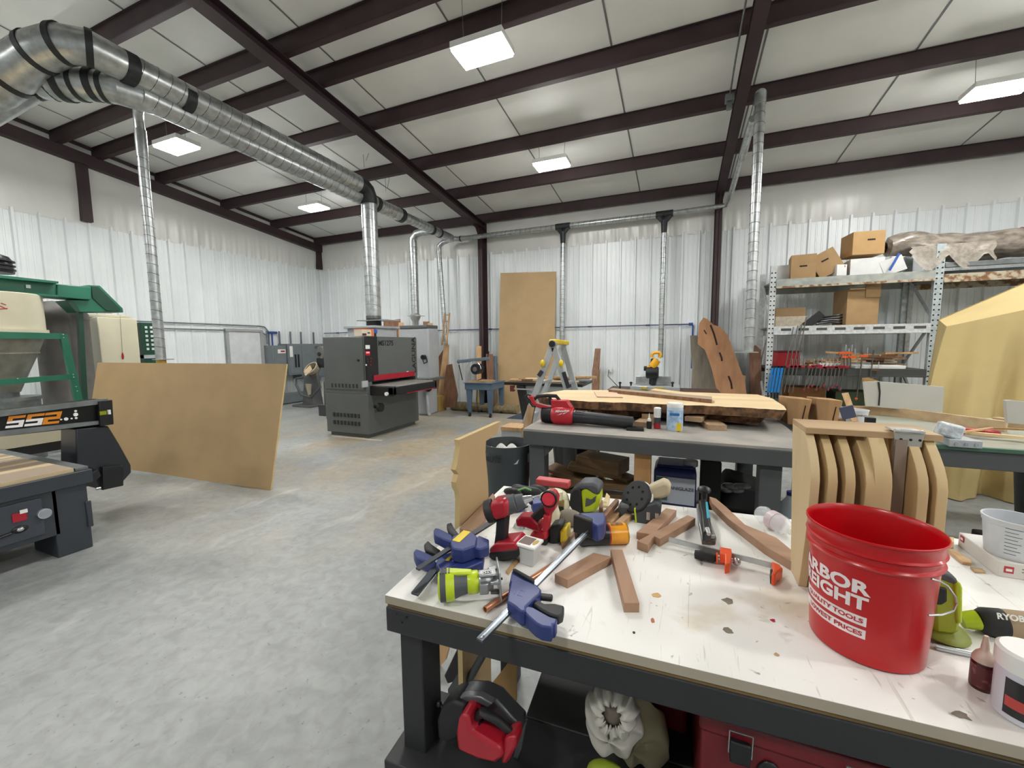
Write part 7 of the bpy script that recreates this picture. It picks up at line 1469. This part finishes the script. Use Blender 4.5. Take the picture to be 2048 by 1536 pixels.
yx([(915, 1442), (922, 1430), (936, 1432), (942, 1462), (975, 1482), (1000, 1497), (1006, 1516), (990, 1528), (955, 1520), (915, 1502), (911, 1470)], yc-.05, .07, 'motor', MRED, t, .008)
yx([(1008, 1478), (1030, 1474), (1032, 1496), (1014, 1530), (1000, 1530), (1004, 1500)], yc-.05, .05, 'front_grip', MRED, t, .008)
c = at(962, 1452, y=yc-.04); g = MB(); g.cyl(c, c+Vector((0, -.03, .005)), .028, .022, n=24); g.build('motor_cap', BKR, t, bev=.003)
g = MB(); g.tube([at(945, 1440, y=yc-.05), at(965, 1425, y=yc-.06), at(995, 1440, y=yc-.06), at(1030, 1472, y=yc-.05)], [.009, .011, .011, .009], n=10); g.build('top_handle', BKR, t)
g = MB(); q_ = at(878, 1408, y=yc-.03); g.ell(q_, .008, .008, .008); g.cyl(q_, q_+Vector((.025, 0, -.01)), .004); g.build('depth_knob', BLACK, t)
# white dust bag
t = thing('white_dust_bag', 'crumpled white filter bag with a round opening under the front bench', 'bag', at(1250, 1500, z=CS))
WCL = pm('off_white_cloth', '#b9b6ad', .9, var=.08, bump=.5, bscale=22)
def pouch(u0, u1, v0, v1, y, dep, ph, nm, m, lb, par=None):
    L_, R__ = at(u0, (v0+v1)/2, y=y), at(u1, (v0+v1)/2, y=y); T_, B2_ = at((u0+u1)/2, v0, y=y), at((u0+u1)/2, v1, y=y)
    cx0, cz0, rx0, rz0 = (L_.x+R__.x)/2, (T_.z+B2_.z)/2, (R__.x-L_.x)/2, (T_.z-B2_.z)/2
    def f(a, b):
        an = a*2*PI; s = math.sin(PI*b)**.55; k = 1+.05*math.sin(3*an+ph)+.03*math.sin(7*an+ph*2)+.02*math.sin(13*an)*s
        return (cx0+rx0*s*k*math.cos(an), y+dep*(b-.5)+.01*math.sin(5*an+9*b), cz0+rz0*s*k*math.sin(an))
    g = MB(); g.grid(f, 56, 20); return g
g = pouch(1168, 1284, 1376, 1505, .93, .1, 1, '', None, ''); g.build('bag', WCL, t, sub=1)
co = at(1224, 1432, y=.87)
def coll(a, b):
    an = a*2*PI; r = .022+.034*b; f = .006*math.sin(11*an)*b+.003*math.sin(19*an); return (co.x+(r+f)*math.cos(an)*.95, .868+.004*math.cos(11*an)-.012*math.sin(PI*b)+.035*b*b, co.z+(r+f)*math.sin(an)*1.25)
g = MB(); g.grid(coll, 88, 8); g.build('gathered_collar', WCL, t, solid=.002)
g = MB(); g.ell((co.x, .878, co.z), .022, .006, .03); g.build('opening', pm('dusty_tan', '#6e6459', .9), t)
g = pouch(1205, 1338, 1380, 1550, 1.03, .1, 2.2, '', None, ''); solo('tan_filter_bag', g, pm('yellowed_cloth', '#aca585', .9, var=.1, scale=3), 'yellowed filter bag tucked behind the white one', 'bag')
c3 = at(1215, 1545, y=.9); g = MB(); g.ell((c3.x, .9, c3.z-.01), .05, .03, .03); solo('yellow_green_rag', g, pm('lime_rag', '#8a9a24', .7), 'lime green rag at the bottom edge under the white bag', 'rag')
# red tool case
YT = .85
t = thing('red_tool_box', 'dark red tool box with wire latches on the shelf under the front bench', 'tool box', (.3, .98, CS))
xa, xb = at(1402, 1470, y=YT).x, at(1720, 1500, y=YT).x; zt_ = at(1420, 1428, y=YT).z
DR2 = pm('deep_red_case', '#6a101b', .4); g = MB(); g.box(xa, xb+.2, YT, YT+.3, CS, zt_-.02); g.build('box', DR2, t, bev=.008); g = MB(); g.box(xa-.004, xb+.204, YT-.005, YT+.305, zt_-.04, zt_); g.build('lid', DR2, t, bev=.008)
for u in (1480, 1720):
    xx = at(u, 1465, y=YT).x; g = MB(); g.tube([(xx-.02, YT-.01, zt_-.06), (xx-.02, YT-.015, zt_-.008), (xx+.02, YT-.015, zt_-.008), (xx+.02, YT-.01, zt_-.06)], .0018, n=6); l = g.build('wire_latch', STEEL, t)
    g = MB(); g.box(xx-.018, xx+.018, YT-.017, YT-.005, zt_-.075, zt_-.03); g.build('latch_body', BLACK, l, bev=.003)
for k in range(3): g = MB(); xx = at(1540+k*70, 1510, y=YT).x; g.ell((xx, YT-.002, zt_-.09), .022, .008, .03); g.build('recess', BLACK, t)
# dark shapes leaning behind the left leg
g = MB(); ext(g, [(916, 1294), (946, 1300), (908, 1364), (895, 1368), (888, 1352)], (0, .03, 0), y=1.35); solo('black_board', g, BLACK, 'black rounded shape leaning behind the left leg of the front bench', 'board', bev=.004)
g = MB(); ext(g, [(946, 1300), (962, 1304), (907, 1392), (896, 1394), (896, 1378)], (0, .02, 0), y=1.33); solo('grey_strip', g, CGP, 'grey strip leaning beside the black rounded board', 'strip')
g = MB(); g.cyl(at(968, 1306, y=1.25), at(920, 1392, y=1.22), .014); solo('grey_tube', g, CGP, 'grey tube leaning above the circular saw', 'tube')
g = MB(); ext(g, [(1020, 1322), (1032, 1324), (1032, 1404), (968, 1388)], (0, .01, 0), y=1.2); solo('cardboard_piece', g, CART, 'triangular brown cardboard piece under the front bench', 'cardboard')
g = MB(); ext(g, [(872, 1292), (884, 1284), (899, 1289), (890, 1322), (874, 1338)], (0, .02, 0), y=1.5); solo('pale_offcut', g, PINE, 'pale jagged offcut seen past the left leg of the front bench', 'offcut')
g = MB(); g.box(-.26, 1.9, 1.36, 1.5, CS, ZT-.12); solo('darkness_block', g, pm('shelf_darkness_black', '#141416', .6), 'black block standing in for the darkness at the back of the shelf under the front bench', 'case')  # black block added to draw the darkness behind the shelf
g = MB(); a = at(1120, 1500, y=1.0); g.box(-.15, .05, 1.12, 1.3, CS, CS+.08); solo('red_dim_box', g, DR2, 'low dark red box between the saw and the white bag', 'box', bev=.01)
